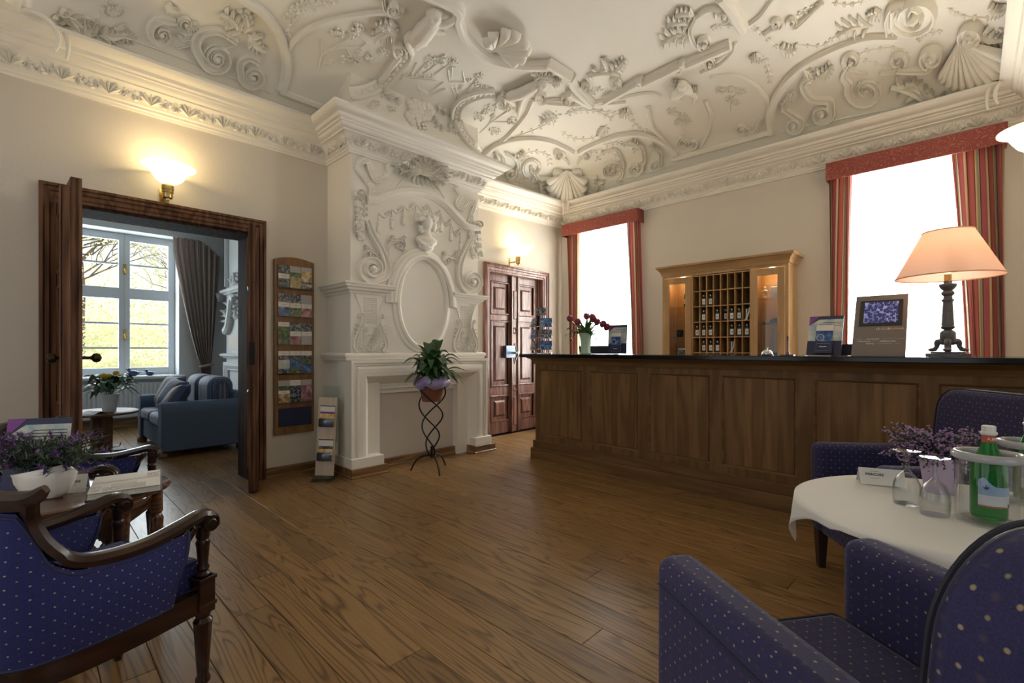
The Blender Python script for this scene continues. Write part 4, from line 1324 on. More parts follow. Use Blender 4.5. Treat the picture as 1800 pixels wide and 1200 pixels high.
# ------------------------------------------------------------------ reception counter
wood('counter_oak', (.10, .050, .017), (.175, .094, .035), (.245, .138, .056), 'z', 1.0, 3, rough=.5, spec=.25, vary=.16, bump=.05, contrast=.7)
wood('counter_oak_rail', (.10, .050, .018), (.165, .089, .034), (.225, .127, .052), 'x', 1.0, 3, rough=.5, spec=.25, vary=.04, bump=.05, contrast=.6)
wood('cabinet_oak', (.32, .18, .075), (.43, .26, .11), (.54, .35, .165), 'z', 1.0, 3, rough=.42, vary=.05, bump=.04, contrast=.6)
wood('cabinet_oak_rail', (.32, .18, .075), (.43, .26, .11), (.54, .35, .165), 'x', 1.0, 3, rough=.42, vary=.05, bump=.04, contrast=.6)
plain('black_granite', (.008, .009, .012), .12, spec=.3, noise_amt=.4, noise_scale=300)
plain('black_plastic', (.012, .013, .016), .4)
plain('navy_card', (.018, .024, .075), .35)
plain('paper_white', (.74, .72, .68), .7)
plain('paper_grey', (.42, .41, .40), .6)
plain('ink', (.02, .02, .025), .6)
plain('violet_card', (.20, .04, .24), .35)


def photo(name, stops, scale=9, rough=.3):
    m, nt, b = nodes(name)
    tc = N(nt, 'ShaderNodeTexCoord'); nz = N(nt, 'ShaderNodeTexNoise', i_Scale=scale, i_Detail=3.0, i_Roughness=.65)
    oi = N(nt, 'ShaderNodeObjectInfo'); ad = N(nt, 'ShaderNodeVectorMath', operation='ADD'); ml = N(nt, 'ShaderNodeVectorMath', operation='SCALE'); ml.inputs['Scale'].default_value = 50
    cb = N(nt, 'ShaderNodeCombineXYZ')
    for i in range(3): nt.links.new(oi.outputs['Random'], cb.inputs[i])
    nt.links.new(cb.outputs[0], ml.inputs[0]); nt.links.new(tc.outputs['Object'], ad.inputs[0]); nt.links.new(ml.outputs[0], ad.inputs[1])
    nt.links.new(ad.outputs[0], nz.inputs['Vector'])
    rp = ramp(nt, stops); nt.links.new(nz.outputs['Fac'], rp.inputs[0]); nt.links.new(rp.outputs[0], b.inputs['Base Color'])
    b.inputs['Roughness'].default_value = rough
    return m


photo('photo_night', [(.35, (.01, .014, .03)), (.5, (.05, .06, .09)), (.6, (.35, .36, .38)), (.7, (.04, .05, .1))], 45)
photo('photo_blue', [(.3, (.01, .03, .12)), (.5, (.03, .10, .30)), (.62, (.12, .24, .45)), (.75, (.5, .45, .35))], 25)
photo('photo_green', [(.3, (.01, .03, .02)), (.5, (.06, .12, .04)), (.62, (.22, .30, .14)), (.75, (.3, .4, .5))], 35)
photo('photo_sky', [(.3, (.22, .36, .52)), (.5, (.50, .55, .52)), (.65, (.68, .66, .58))], 12)
photo('photo_tan', [(.3, (.16, .09, .04)), (.5, (.42, .30, .14)), (.65, (.66, .55, .34))], 25)
photo('photo_pink', [(.3, (.06, .02, .03)), (.5, (.34, .13, .18)), (.65, (.55, .30, .34))], 22)
photo('photo_gold', [(.3, (.45, .25, .05)), (.5, (.70, .48, .14)), (.65, (.85, .72, .42))], 14)

CY0, CX0, CZ = 3.80, -3.345, 1.107
ctr = thing('reception_counter', 'long oak reception counter with framed panels standing before the back wall', 'counter', (0, 0, 0))
CX1 = XC - .01
mb = MB().box(CX0, CX1, CY0 + .012, 4.45, .0, 1.0)
mb.box(CX0, CX1, CY0, CY0 + .02, .19, .245).box(CX0, CX1, CY0, CY0 + .02, .952, 1.0)
edges = [(948, 1023), (1036, 1122), (1140, 1249), (1268, 1401), (1430, 1618), (1648, 1880)]
pan = []
for a, b in edges:
    xa, xb = on_y(a, 700, CY0).x, min(on_y(b, 700, CY0).x, XC - .03)
    pan.append((xa, xb))
xs = [CX0] + [v for p in pan for v in p] + [CX1]
for i in range(0, len(xs), 2): mb.box(xs[i], xs[i + 1], CY0, CY0 + .02, .245, .952)
mb.build('carcass', 'counter_oak', ctr, smooth=False)
MB().box(CX0 - .035, CX1, 3.757, 3.85, 0, .112).build('plinth', 'counter_oak_rail', ctr, smooth=False, bevel=.004)
MB().box(CX0 - .018, CX1, 3.777, 3.85, .112, .19).build('plinth_step', 'counter_oak_rail', ctr, smooth=False, bevel=.004)
msweep(MB(), [(CX0, 4.45, 1.0), (CX0, CY0, 1.0), (CX1, CY0, 1.0)], [(0, 0), (.012, 0), (.012, .01), (.018, .03), (.034, .05), (.06, .066), (.07, .07), (0, .07)][::-1], (0, 0, -1)) if False else None
mb = MB()
msweep(mb, [(CX1, CY0, 1.0), (CX0, CY0, 1.0), (CX0, 4.45, 1.0)], [(0, 0), (-.012, 0), (-.014, .012), (-.022, .034), (-.042, .054), (-.066, .064), (-.072, .071), (0, .071)], (0, 0, 1))
mb.build('crown_moulding', 'counter_oak_rail', ctr, angle=25)
for xa, xb in pan:
    fr = MB()
    z0, z1 = .245, .952
    msweep(fr, [(xa, CY0 + .018, z0), (xb, CY0 + .018, z0), (xb, CY0 + .018, z1), (xa, CY0 + .018, z1)], [(0, 0), (0, .016), (-.006, .016), (-.02, .004), (-.02, 0)], (0, -1, 0), closed=True)
    pn = fr.build('panel_bead', 'counter_oak_rail', ctr, smooth=False, fix=True)
    x = xa + .02
    while x < xb - .021:
        e = min(x + rnd.uniform(.075, .15), xb - .02)
        if xb - .02 - e < .05: e = xb - .02
        MB().box(-(e - x) / 2, (e - x) / 2, -.004, .004, -(z1 - z0 - .04) / 2, (z1 - z0 - .04) / 2).build('panel_stave', 'counter_oak', pn, smooth=False, loc=((x + e) / 2, CY0 + .009, (z0 + z1) / 2))
        x = e
ctop = MB().box(CX0 - .16, CX1, CY0 - .09, 4.62, CZ - .036, CZ).build('counter_top', 'black_granite', None, smooth=False, bevel=.005)
tag(ctop, 'polished black stone slab lying on top of the oak reception counter', 'counter top')

# ------------------------------------------------------------------ cabinet with pigeonholes behind the counter
cab = thing('key_cabinet', 'light oak wall cabinet with pigeonholes between two glazed compartments', 'cabinet', (0, 0, 0))
KX0, KX1, KY, KZ0, KZ1 = -2.712, -1.34, 5.43, .0, 2.07
PX0, PX1, PZ1, PDZ, PN = -2.335, -1.712, 2.005, .1775, 6
YB2 = YB - .01
mb = MB()
mb.box(KX0, KX0 + .03, KY, YB2, 0, KZ1).box(KX1 - .03, KX1, KY, YB2, 0, KZ1)
mb.box(KX0 + .002, KX1 - .002, YB2 - .015, YB2 - .001, 0, KZ1 - .002).box(KX0 + .002, KX1 - .002, KY + .001, YB2 - .002, PZ1 + .013, KZ1 - .001).box(KX0 + .002, KX1 - .002, KY + .001, YB2 - .002, .001, .9)
mb.box(PX0 - .016, PX0, KY, YB2, .9, PZ1 + .012).box(PX1, PX1 + .016, KY, YB2, .9, PZ1 + .012)
mb.build('carcass', 'cabinet_oak', cab, smooth=False)
mb = MB()
msweep(mb, [(KX1, YB2, KZ1), (KX1, KY, KZ1), (KX0, KY, KZ1), (KX0, YB2, KZ1)], [(.004, -.022), (-.01, -.022), (-.014, .0), (-.02, .02), (-.045, .055), (-.06, .062), (-.062, .085), (.004, .09)], (0, 0, 1))
mb.box(KX0 + .003, KX1 - .003, KY + .003, YB2 - .003, KZ1, KZ1 + .086)
mb.build('crown_moulding', 'cabinet_oak_rail', cab, angle=25)
cw = (PX1 - PX0) / 8
for i in range(1, 8): MB().box(PX0 + cw * i - .004, PX0 + cw * i + .004, KY + .004, YB2 - .02, .94, PZ1).build('divider', 'cabinet_oak', cab, smooth=False)
for j in range(PN + 1): MB().box(PX0, PX1, KY + .002, YB2 - .02, PZ1 - PDZ * j - .005, PZ1 - PDZ * j + .005).build('pigeonhole_shelf', 'cabinet_oak_rail', cab, smooth=False)
MB().box(PX0, PX1, YB2 - .022, YB2 - .016, .9, PZ1).build('pigeonhole_back', 'cabinet_oak', cab, smooth=False)
for xa, xb in ((KX0 + .03, PX0 - .016), (PX1 + .016, KX1 - .03)):
    st = .068
    d = MB()
    d.box(xa, xa + st, KY - .02, KY, .9, PZ1).box(xb - st, xb, KY - .02, KY, .9, PZ1).box(xa + st, xb - st, KY - .02, KY, PZ1 - st, PZ1).box(xa + st, xb - st, KY - .02, KY, .9, .9 + st)
    d = d.build('cabinet_door', 'cabinet_oak', cab, smooth=False, bevel=.002)
    MB().box(xa + st, xb - st, KY - .012, KY - .009, .9 + st, PZ1 - st).build('pane', 'clear_glass', d, smooth=False)
    for z in (1.30, 1.66) if xa < -2.3 else (1.42, 1.70):
        MB().box(xa + .002, xb - .002, KY + .02, YB2 - .02, z - .004, z + .004).build('glass_shelf', 'clear_glass', cab, smooth=False)
    MB().lathe([(.025, 0), (.025, -.012), (0, -.014)], 12, ((xa + xb) / 2, KY + .15, PZ1 + .01)).build('spot_lamp', plain('warm_lamp', (1, .8, .5), .4, emit=((1, .72, .35), 12)) if 'warm_lamp' not in MAT else 'warm_lamp', cab)
    L = bpy.data.lights.new('cabinet_light', 'POINT'); L.energy = 1.6; L.color = (1, .66, .30); L.shadow_soft_size = .02
    lo = bpy.data.objects.new('cabinet_light', L); COL.objects.link(lo); lo.location = ((xa + xb) / 2, KY + .15, PZ1 - .03); lo.parent = cab

# key tags: dark bodies with white labels
plain('tag_leather', (.012, .010, .010), .4)
rown = ('top', 'second', 'third', 'fourth', 'fifth')
coln = ('first', 'second', 'third', 'fourth', 'fifth', 'sixth', 'seventh', 'eighth')
tb = MB().box(-.020, .020, -.012, .012, 0, .098)
tb.cur = 0
tb.lathe([(.0, .095), (.012, .097), (.010, .108), (.013, .112), (.013, .132), (0, .136)], 10)
tb.cur = 1
tb.box(-.0185, .0185, -.0128, -.012, .02, .082)
tb.M = Matrix.Translation((0, -.0125, .120)) @ Matrix.Rotation(R(90), 4, 'X')
tb.lathe([(.008, 0), (.008, .002), (0, .002)], 10)
tb.M = None
tb.cur = 0
tb.box(-.007, -.003, -.0134, -.0128, .045, .06).box(.005, .009, -.0134, -.0128, .04, .06)
tag0 = tb.build('key_tag', ['tag_leather', 'paper_white'], None, smooth=False)
used = False
for r_, cols in ((1, (1, 2)), (2, (1, 3, 4, 5, 6)), (3, (0, 1, 2, 5, 6, 7)), (4, (1, 2, 3))):
    for c_ in cols:
        o = tag0.copy() if used else tag0
        if used: COL.objects.link(o)
        used = True
        o.location = (PX0 + cw * (c_ + .5), KY + .035 + rnd.uniform(0, .01), PZ1 - PDZ * (r_ + 1) + .0055)
        o.rotation_euler = (0, 0, R(rnd.uniform(-6, 6)) + (R(55) if (r_, c_) == (2, 4) else 0))
        tag(o, 'black key tag with white label in %s row, %s pigeonhole from the left' % (rown[r_], coln[c_]), 'key tag', 'key tags in the pigeonholes')
for r_, c_ in ((2, 7), (4, 5)):
    mb = MB()
    for k in range(3):
        mb.sweep(catmull([(-.022 + .01 * k, 0, 0), (-.005 + .006 * k, .0, .03), (.015 + .003 * k, 0, .08), (.022 + .002 * k, .005, .135)], 5), [(-.004, 0), (.004, 0), (.004, .001), (-.004, .001)], nrm=(0, -1, 0))
    mb.box(-.016, .0, .01, .02, 0, .12)
    o = mb.build('key_ribbon', ['paper_white'], None, smooth=False, loc=(PX0 + cw * (c_ + .5), KY + .035, PZ1 - PDZ * (r_ + 1) + .006))
    tag(o, 'white ribbon slips leaning in %s row, %s pigeonhole from the left' % (rown[r_], coln[c_]), 'ribbon', 'ribbons in the pigeonholes')

# things in the glazed compartments
plain('bottle_green', (.02, .10, .03), .08, spec=.8)
plain('gold_foil', (.75, .60, .30), .35, .6)
plain('porcelain', (.80, .77, .70), .3)
mb = MB(); mb.cur = 0
mb.lathe([(.036, 0), (.038, .01), (.038, .12), (.034, .15), (.018, .19), (.015, .20)], 18)
mb.cur = 1; mb.lathe([(.0155, .20), (.0165, .24), (.017, .26), (.012, .275), (0, .277)], 14); mb.lathe([(.0385, .04), (.0385, .10)], 18, cap=False)
tag(mb.build('champagne_bottle', ['bottle_green', 'gold_foil'], None, loc=(-2.46, 5.56, 1.6645)), 'green gold-topped bottle lit in the left glazed compartment', 'bottle')
mb = MB(); mb.box(-.035, .035, -.02, .02, 0, .09); mb.M = Matrix.Translation((0, -.02, .045)) @ Matrix.Rotation(R(90), 4, 'X'); mb.lathe([(.024, 0), (.024, .02), (.018, .02), (.016, .012), (0, .012)], 14)
tag(mb.build('alarm_clock', ['black_plastic'], None, loc=(-2.54, 5.54, 1.3045), bevel=.004), 'small black box with a dial on the left compartment glass shelf', 'clock')
tag(MB().lathe([(.022, 0), (.03, .02), (.032, .06), (.026, .075), (.02, .075), (.02, .07), (0, .07)], 14).build('dark_cup', 'black_plastic', None, loc=(-2.44, 5.54, 1.3045)), 'dark round cup beside the small black box behind glass', 'cup')
fr_ = thing('picture_frame', 'framed landscape picture standing low in the left glazed compartment', 'picture', (-2.49, 5.55, 1.0))
MB().box(-.075, .075, 0, .012, 0, .17).build('frame', 'paper_white', fr_, smooth=False)
MB().box(-.068, .068, -.002, 0, .02, .15).build('picture', 'photo_night', fr_, smooth=False)
MB().box(KX0 + .032, PX0 - .018, KY + .02, YB2 - .02, .985, .999).build('compartment_floor', 'cabinet_oak', cab, smooth=False)
MB().box(PX1 + .018, KX1 - .032, KY + .02, YB2 - .02, .985, .999).build('compartment_floor', 'cabinet_oak', cab, smooth=False)


def figurine(name, loc, label, s=1):
    mb = MB()
    mb.lathe([(.035 * s, 0), (.036 * s, .012 * s), (.02 * s, .03 * s), (.016 * s, .06 * s), (.026 * s, .08 * s), (.03 * s, .11 * s), (.018 * s, .135 * s), (0, .14 * s)], 14)
    for k in range(5):
        a = 1.256 * k
        mb.sphere((.028 * s * math.cos(a), .028 * s * math.sin(a), .10 * s), (.016 * s, .016 * s, .022 * s), 8, 6)
    mb.sphere((0, 0, .155 * s), .02 * s, 10, 7)
    tag(mb.build(name, 'porcelain', None, loc=loc), label, 'figurine')


figurine('porcelain_figurine', (-1.60, 5.56, 1.7045), 'small white porcelain figurine in the lit right compartment', .75)
mb = MB().lathe([(.03, 0), (.03, .004), (.006, .012), (.006, .05), (.03, .06), (.055, .09), (.06, .12), (.052, .16), (.05, .16), (.058, .12), (.05, .09), (0, .065)], 18)
tag(mb.build('glass_goblet', 'clear_glass', None, loc=(-1.565, 5.66, 1.7045)), 'clear glass goblet behind the white figurine in right compartment', 'goblet')
mb = MB().lathe([(.03, 0), (.05, .03), (.058, .07), (.05, .11), (.03, .125), (.034, .13), (0, .128)], 18)
tag(mb.build('porcelain_jar', 'porcelain', None, loc=(-1.495, 5.55, 1.7045)), 'round white porcelain jar in the lit right compartment', 'jar')
mb = MB().box(-.09, .07, -.05, .05, 0, .02); mb.box(-.02, .08, -.04, .04, .02, .05).box(.0, .06, -.02, .02, .05, .065)
tag(mb.build('black_stapler', 'black_plastic', None, loc=(-1.52, 5.55, 1.4245), bevel=.006), 'dark flat desk gadget on the right compartment lower shelf', 'gadget')
mb = MB().box(-.035, .035, -.025, .025, 0, .13)
tag(mb.build('blue_box', 'photo_blue', None, loc=(-1.475, 5.54, 1.0), bevel=.003), 'blue carton at the bottom of the right glazed compartment', 'carton')

# ------------------------------------------------------------------ wall lamps
def glow(name, col, strength, base=(.9, .85, .75)):
    return plain(name, base, .35, emit=(col, strength))


glow('lamp_glass', (1, .80, .42), 2.6)


def sconce(loc, rz, label, power=11):
    t = thing('wall_lamp', label, 'wall lamp', loc, rz, 'brass wall lamps with glass bowls')
    # local: +y away from the wall
    MB().lathe([(.0, -.03), (.012, -.028), (.014, -.012), (.030, -.01), (.034, 0), (.034, .03), (.038, .032), (.038, .05), (.04, .052), (.04, .085), (.032, .095), (.0, .095)], 20, (0, .14, 0)).build('lamp_holder', 'brass', t)
    mb = MB().box(-.03, .03, 0, .012, -.02, .09); mb.tube([(0, .0, .03), (0, .07, .03), (0, .13, .03)], .010, 8); mb.build('wall_bracket', 'brass', t)
    prof = [(.035, .095), (.06, .10), (.085, .12), (.105, .15), (.125, .185), (.155, .205), (.172, .212), (.172, .218), (.15, .212), (.118, .19), (.098, .155), (.08, .128), (.05, .108), (0, .105)]
    bowl = MB().lathe(prof, 32, (0, .185, 0)).build('glass_bowl', 'lamp_glass', t)
    L = bpy.data.lights.new('bulb', 'POINT'); L.energy = power; L.color = (1, .74, .36); L.shadow_soft_size = .03
    o = bpy.data.objects.new('bulb', L); COL.objects.link(o); o.parent = t; o.location = (0, .185, .25)
    return t


sconce((XA, .754, 2.32), R(-90), 'lit brass wall lamp with glass bowl above the open salon door', 4)
sconce((XA, 4.66, 2.325), R(-90), 'lit brass wall lamp with glass bowl above the closed double door', 4)
sconce((XC + .02, 4.0, 2.19), R(90), 'glass bowl of a lit wall lamp cut by the right picture edge', 5)

# ------------------------------------------------------------------ table lamp on the counter
plain('patina', (.13, .135, .15), .5, .35, noise_amt=.35, noise_scale=40)
m, nt, b = nodes('lamp_shade_fabric')
b.inputs['Base Color'].default_value = (.80, .53, .41, 1); b.inputs['Roughness'].default_value = .8
tl = N(nt, 'ShaderNodeBsdfTranslucent'); tl.inputs[0].default_value = (.88, .60, .46, 1)
mx = N(nt, 'ShaderNodeMixShader', i_0=.42)
nt.links.new(b.outputs[0], mx.inputs[1]); nt.links.new(tl.outputs[0], mx.inputs[2]); nt.links.new(mx.outputs[0], nt.nodes['Material Output'].inputs[0])
LX, LY = -.105, 3.98
lamp = thing('table_lamp', 'table lamp with wide salmon shade and dark carved column on the counter', 'lamp', (LX, LY, CZ))
mb = MB(); mb.prism([(.11 * math.cos(R(a)), .09 * math.sin(R(a))) for a in (20, 60, 120, 160, 200, 240, 300, 340)], 0, .022); mb.prism([(.085 * math.cos(R(a)), .07 * math.sin(R(a))) for a in (20, 60, 120, 160, 200, 240, 300, 340)], .022, .032)
mb.build('base', 'patina', lamp, smooth=False, bevel=.003)
for k in range(3):
    a = R(-90 + 120 * k + 60 - 60); c_, s_ = math.cos(a), math.sin(a)
    mb = MB().tube(catmull([(.02 * c_, .02 * s_, .09), (.055 * c_, .055 * s_, .095), (.06 * c_, .06 * s_, .065), (.075 * c_, .075 * s_, .045)], 4), [.018, .018, .018, .018, .017, .016, .015, .014, .012, .012, .013, .014, .015], 8)
    mb.sphere((.085 * c_, .085 * s_, .044), (.022, .022, .012), 8, 6)
    mb.build('lion_foot', 'patina', lamp)
MB().lathe([(.015, .03), (.018, .08), (.03, .09), (.034, .10), (.038, .115), (.038, .15), (.030, .16), (.018, .168), (.03, .175), (.034, .185), (.026, .195)], 20).build('urn', 'patina', lamp)
fl = []
col_ = MB()
n_ = 24
for z, r0 in ((.195, .031), (.21, .029), (.34, .023), (.345, .028), (.355, .03), (.36, .022), (.375, .02), (.39, .032), (.40, .03), (.41, .022), (.425, .034), (.435, .040), (.44, .042), (.45, .042), (.455, .02), (.47, .02)):
    fl.append([(r0 * (1 - (.09 if i % 2 and .2 < z < .342 else 0)) * math.cos(2 * math.pi * i / n_), r0 * (1 - (.09 if i % 2 and .2 < z < .342 else 0)) * math.sin(2 * math.pi * i / n_), z) for i in range(n_ + 1)])
col_.grid(fl).build('column', 'patina', lamp)
MB().lathe([(.018, .47), (.018, .51), (.012, .515), (0, .516)], 14).build('socket', 'brass', lamp)
sh = MB().lathe([(.255, .495), (.122, .775)], 48, cap=False).build('lamp_shade', 'lamp_shade_fabric', lamp)
MB().tube([(.255 * math.cos(R(6 * i)), .255 * math.sin(R(6 * i)), .495) for i in range(60)], .004, 6, closed=True).build('shade_trim', 'lamp_shade_fabric', sh)
MB().tube([(.122 * math.cos(R(6 * i)), .122 * math.sin(R(6 * i)), .775) for i in range(60)], .004, 6, closed=True).build('shade_trim', 'lamp_shade_fabric', sh)
MB().sphere((0, 0, .56), (.03, .03, .045), 12, 8).build('light_bulb', glow('bulb_glow', (1, .78, .42), 4), lamp)
L = bpy.data.lights.new('bulb', 'POINT'); L.energy = 1.9; L.color = (1, .74, .48); L.shadow_soft_size = .04
o = bpy.data.objects.new('bulb', L); COL.objects.link(o); o.parent = lamp; o.location = (0, 0, .63)

# ------------------------------------------------------------------ things on the counter
# slanted panel with a small screen
plain('taupe_panel', (.17, .145, .135), .4)
m, nt, b = nodes('screen_maze')
tc = N(nt, 'ShaderNodeTexCoord'); mp = N(nt, 'ShaderNodeMapping'); mp.inputs['Scale'].default_value = (58, 58, 58)
br = N(nt, 'ShaderNodeTexVoronoi', distance='MANHATTAN', feature='DISTANCE_TO_EDGE') if False else N(nt, 'ShaderNodeTexVoronoi', distance='CHEBYCHEV', i_Scale=1.0, i_Randomness=.75)
rp = ramp(nt, [(.0, (.02, .025, .12)), (.46, (.03, .035, .16)), (.52, (.30, .34, .62)), (.62, (.05, .06, .2))])
nt.links.new(tc.outputs['Object'], mp.inputs[0]); nt.links.new(mp.outputs[0], br.inputs['Vector']); nt.links.new(br.outputs['Distance'], rp.inputs[0])
nt.links.new(rp.outputs[0], b.inputs['Base Color']); nt.links.new(rp.outputs[0], b.inputs['Emission Color']); b.inputs['Emission Strength'].default_value = .3; b.inputs['Roughness'].default_value = .2
pf = thing('welcome_panel', 'slanted taupe display panel with small blue screen beside the table lamp', 'display', (-.447, 3.93, CZ + .004), R(0))
pb = thing('panel_body', None, None); pb.parent = pf; pb.rotation_euler = (R(-27), 0, 0); pb.scale = (1, 1, 1.11)
MB().box(-.143, .143, 0, .012, 0, .425).build('panel_board', 'taupe_panel', pb, smooth=False, bevel=.002)
MB().box(-.115, .118, -.004, 0, .205, .385).build('screen_bezel', 'black_plastic', pb, smooth=False)
MB().box(-.09, .095, -.0055, -.004, .225, .372).build('screen', 'screen_maze', pb, smooth=False)
text('LE CLUB', .020, (.02, -.0005, .183), (R(90), 0, 0), 'paper_white', pb)
text('accorhotels', .018, (.088, -.0005, .184), (R(90), 0, 0), 'gold_foil', pb)
for k, (s_, xx, sz) in enumerate((('welkom', -.105, .012), ('benvenuto', -.03, .016), ('selamat datang', .05, .010), ('bem-vindo', .11, .012), ('bienvenue', -.075, .016), ('welcome', -.015, .011), ('willkommen', .05, .017), ('bienvenido', -.10, .010), ('witamy', -.045, .016), ('chaleureusement', .03, .012), ('karibu', .10, .010))):
    text(s_, sz, (xx, -.0005, .115 - .016 * (k // 4)), (R(90), 0, 0), 'paper_white' if sz > .013 else 'paper_grey', pb)
MB().box(-.13, .13, -.03, .06, -.004, 0).build('panel_foot', 'clear_glass', pf, smooth=False)


def leaflet_holder(loc, rz, lean, label):
    t = thing('leaflet_holder', label, 'leaflet holder', loc, rz, 'leaflet holders on the counter')
    bd = thing('holder_body', None, None); bd.parent = t; bd.rotation_euler = (R(-lean), 0, 0); bd.location = (0, 0, .004); bd.scale = (1, 1, 1 / math.cos(R(lean)))
    w_, h_ = .105, .282
    mb = MB().box(-w_, w_, 0, .004, 0, h_); mb.build('back_card', 'navy_card', bd, smooth=False)
    mb = MB(); mb.add([(-w_, -.0008, .10), (w_, -.0008, .10), (w_, -.0008, h_ - .025), (-w_ + .06, -.0008, h_ - .025), (-w_, -.0008, h_ - .07)], [(0, 1, 2, 3, 4)]); mb.build('card_print', 'photo_sky', bd, smooth=False)
    mb = MB(); mb.add([(-w_, -.0012, h_ - .072), (-w_ + .062, -.0012, h_ - .001), (-w_, -.0012, h_ - .001)], [(0, 1, 2)]); mb.build('card_corner', 'violet_card', bd, smooth=False)
    for k in range(3): MB().box(-.02 - .02 * k, w_ - .012, -.0014, -.0008, h_ - .05 - .012 * k, h_ - .047 - .012 * k).build('print_line', 'ink', bd, smooth=False)
    lf_ = MB().box(-.052, .052, -.022, -.014, .01, .205).build('leaflet', 'paper_white', bd, smooth=False)
    MB().box(-.052, .052, -.0226, -.022, .085, .165).build('leaflet_photo', 'photo_blue', bd, smooth=False)
    MB().tube([(-.022 + .022 * math.cos(R(15 * i)), -.024, .115 + .022 * math.sin(R(15 * i))) for i in range(24)], .0016, 5, closed=True).build('ring_mark', 'paper_white', bd)
    pk = MB().box(-.056, .056, -.032, -.024, 0, .084).build('pocket', 'navy_card', bd, smooth=False, bevel=.001)
    MB().sweep([(-.04, -.0325, .018), (.04, -.0325, .018), (.04, -.0325, .068), (-.04, -.0325, .068)], [(-.0006, 0), (.0006, 0), (.0006, .0005), (-.0006, .0005)], nrm=(0, -1, 0), closed=True).build('pocket_line', 'paper_grey', bd)
    MB().box(-.022, .022, -.0328, -.032, .043, .048).build('print_line', 'paper_white', bd, smooth=False)
    MB().box(-w_, w_, -.04, .05, -.004, 0).build('holder_foot', 'clear_glass', t, smooth=False)
    return t


leaflet_holder((-2.50, 4.05, CZ + .004), 0, 3, 'blue leaflet holder right of the tulip vase on the counter')
leaflet_holder((-.757, 3.95, CZ + .004), 0, 24, 'tilted blue leaflet holder left of the taupe display panel')

# desk bell and pen stand
bell = thing('desk_bell', 'round chrome desk bell on the black counter top', 'bell', (-1.126, 3.97, CZ))
MB().lathe([(.042, 0), (.042, .008), (.036, .01)], 24).build('base', 'black_plastic', bell)
MB().lathe([(.038, .010), (.038, .014), (.034, .03), (.022, .042), (.008, .047), (0, .047)], 24).build('dome', 'steel', bell)
MB().lathe([(.004, .046), (.004, .054), (.007, .056), (.006, .062), (0, .063)], 12).build('button', 'steel', bell)
plain('purple_plastic', (.07, .02, .12), .3)
pen = thing('pen_stand', 'dark purple pen upright in a flat stand beside the bell', 'pen stand', (-.985, 3.97, CZ))
MB().box(-.045, .045, -.03, .03, 0, .008).build('base', 'black_plastic', pen, smooth=False, bevel=.002)
MB().lathe([(.016, .008), (.012, .02), (.006, .03), (.005, .10), (.007, .115), (.008, .14), (.003, .152), (0, .153)], 12).build('pen', 'purple_plastic', pen)

# monitors whose tops look over the counter
for loc, w_, rz, lab in (((-2.93, 4.30, CZ - .001), .20, 0, 'dark computer monitor top behind the tulip vase'), ((-.60, 4.25, CZ - .001), .16, 0, 'dark computer monitor top behind the tilted leaflet holder')):
    t = thing('desk_monitor', lab, 'monitor', loc, rz, 'monitors behind the counter')
    mb = MB(); mb.add([(-w_, 0, .003), (w_, 0, .003), (w_ + .015, 0, .088), (-w_ - .015, 0, .088), (-w_, .16, .003), (w_, .16, .003), (w_ - .02, .12, .088), (-w_ + .02, .12, .088)], [(0, 1, 2, 3), (5, 4, 7, 6), (4, 0, 3, 7), (1, 5, 6, 2), (3, 2, 6, 7), (4, 5, 1, 0)])
    mb.build('housing', 'black_plastic', t, smooth=False, bevel=.004)
    MB().box(-w_ * .85, w_ * .85, -.004, 0, .02, .06).build('vent', 'ink', t, smooth=False)

# postcard rack at the left end
rk = thing('postcard_rack', 'chrome wire postcard rack at the left end of the counter', 'rack', (-3.42, 3.98, CZ), R(12))
mb = MB().lathe([(.12, 0), (.12, .008), (.10, .012), (0, .014)], 24)
mb.tube([(0, 0, .01), (0, 0, .50)], .005, 6)
mb.build('stand', 'steel', rk)
card_i = 0
where = ('lower', 'middle', 'upper')
for j in range(3):
    for s_ in (-1, 1):
        an = R(38 * s_)
        mb = MB()
        cx_, cy_ = .085 * s_, -.03
        for q in (-.06, -.02, .02, .06):
            x_, y_ = cx_ + q * math.cos(an), cy_ + q * math.sin(an)
            mb.tube([(x_, y_, .04 + .125 * j), (x_ - .02 * math.sin(an) * -1, y_ - .02, .045 + .125 * j), (x_, y_ - .028, .09 + .125 * j)], .0018, 5)
        mb.tube([(cx_ - .065 * math.cos(an), cy_ - .065 * math.sin(an) - .028, .09 + .125 * j), (cx_ + .065 * math.cos(an), cy_ + .065 * math.sin(an) - .028, .09 + .125 * j)], .0018, 5)
        mb.tube([(0, 0, .06 + .125 * j), (cx_, cy_, .045 + .125 * j)], .0025, 5)
        mb.build('wire_pocket', 'steel', rk)
        ps = ('photo_night', 'photo_blue', 'photo_night', 'photo_blue', 'photo_green', 'photo_blue')[card_i]
        c_ = MB().box(-.066, .066, -.004, .004, 0, .10).build('postcard', ['photo_night', 'photo_blue'][(card_i + j) % 2], None, smooth=False)
        M_ = Matrix.Translation((-3.42, 3.98, CZ)) @ Matrix.Rotation(R(12), 4, 'Z') @ Matrix.Translation((cx_, cy_ - .012, .046 + .125 * j)) @ Matrix.Rotation(an, 4, 'Z') @ Matrix.Rotation(R(-14), 4, 'X')
        c_.matrix_world = M_
        tag(c_, 'picture postcard in the %s %s pocket of the wire rack' % (where[j], 'left' if s_ < 0 else 'right'), 'postcard', 'postcards in the wire rack')
        card_i += 1
c_ = MB().box(-.062, .062, -.003, .003, 0, .085).build('postcard', 'photo_night', None, smooth=False)
c_.location = (-3.405, 3.958, CZ + .425); c_.rotation_euler = (R(-8), 0, R(12))
tag(c_, 'picture postcard clipped on the very top of the wire rack', 'postcard', 'postcards in the wire rack')

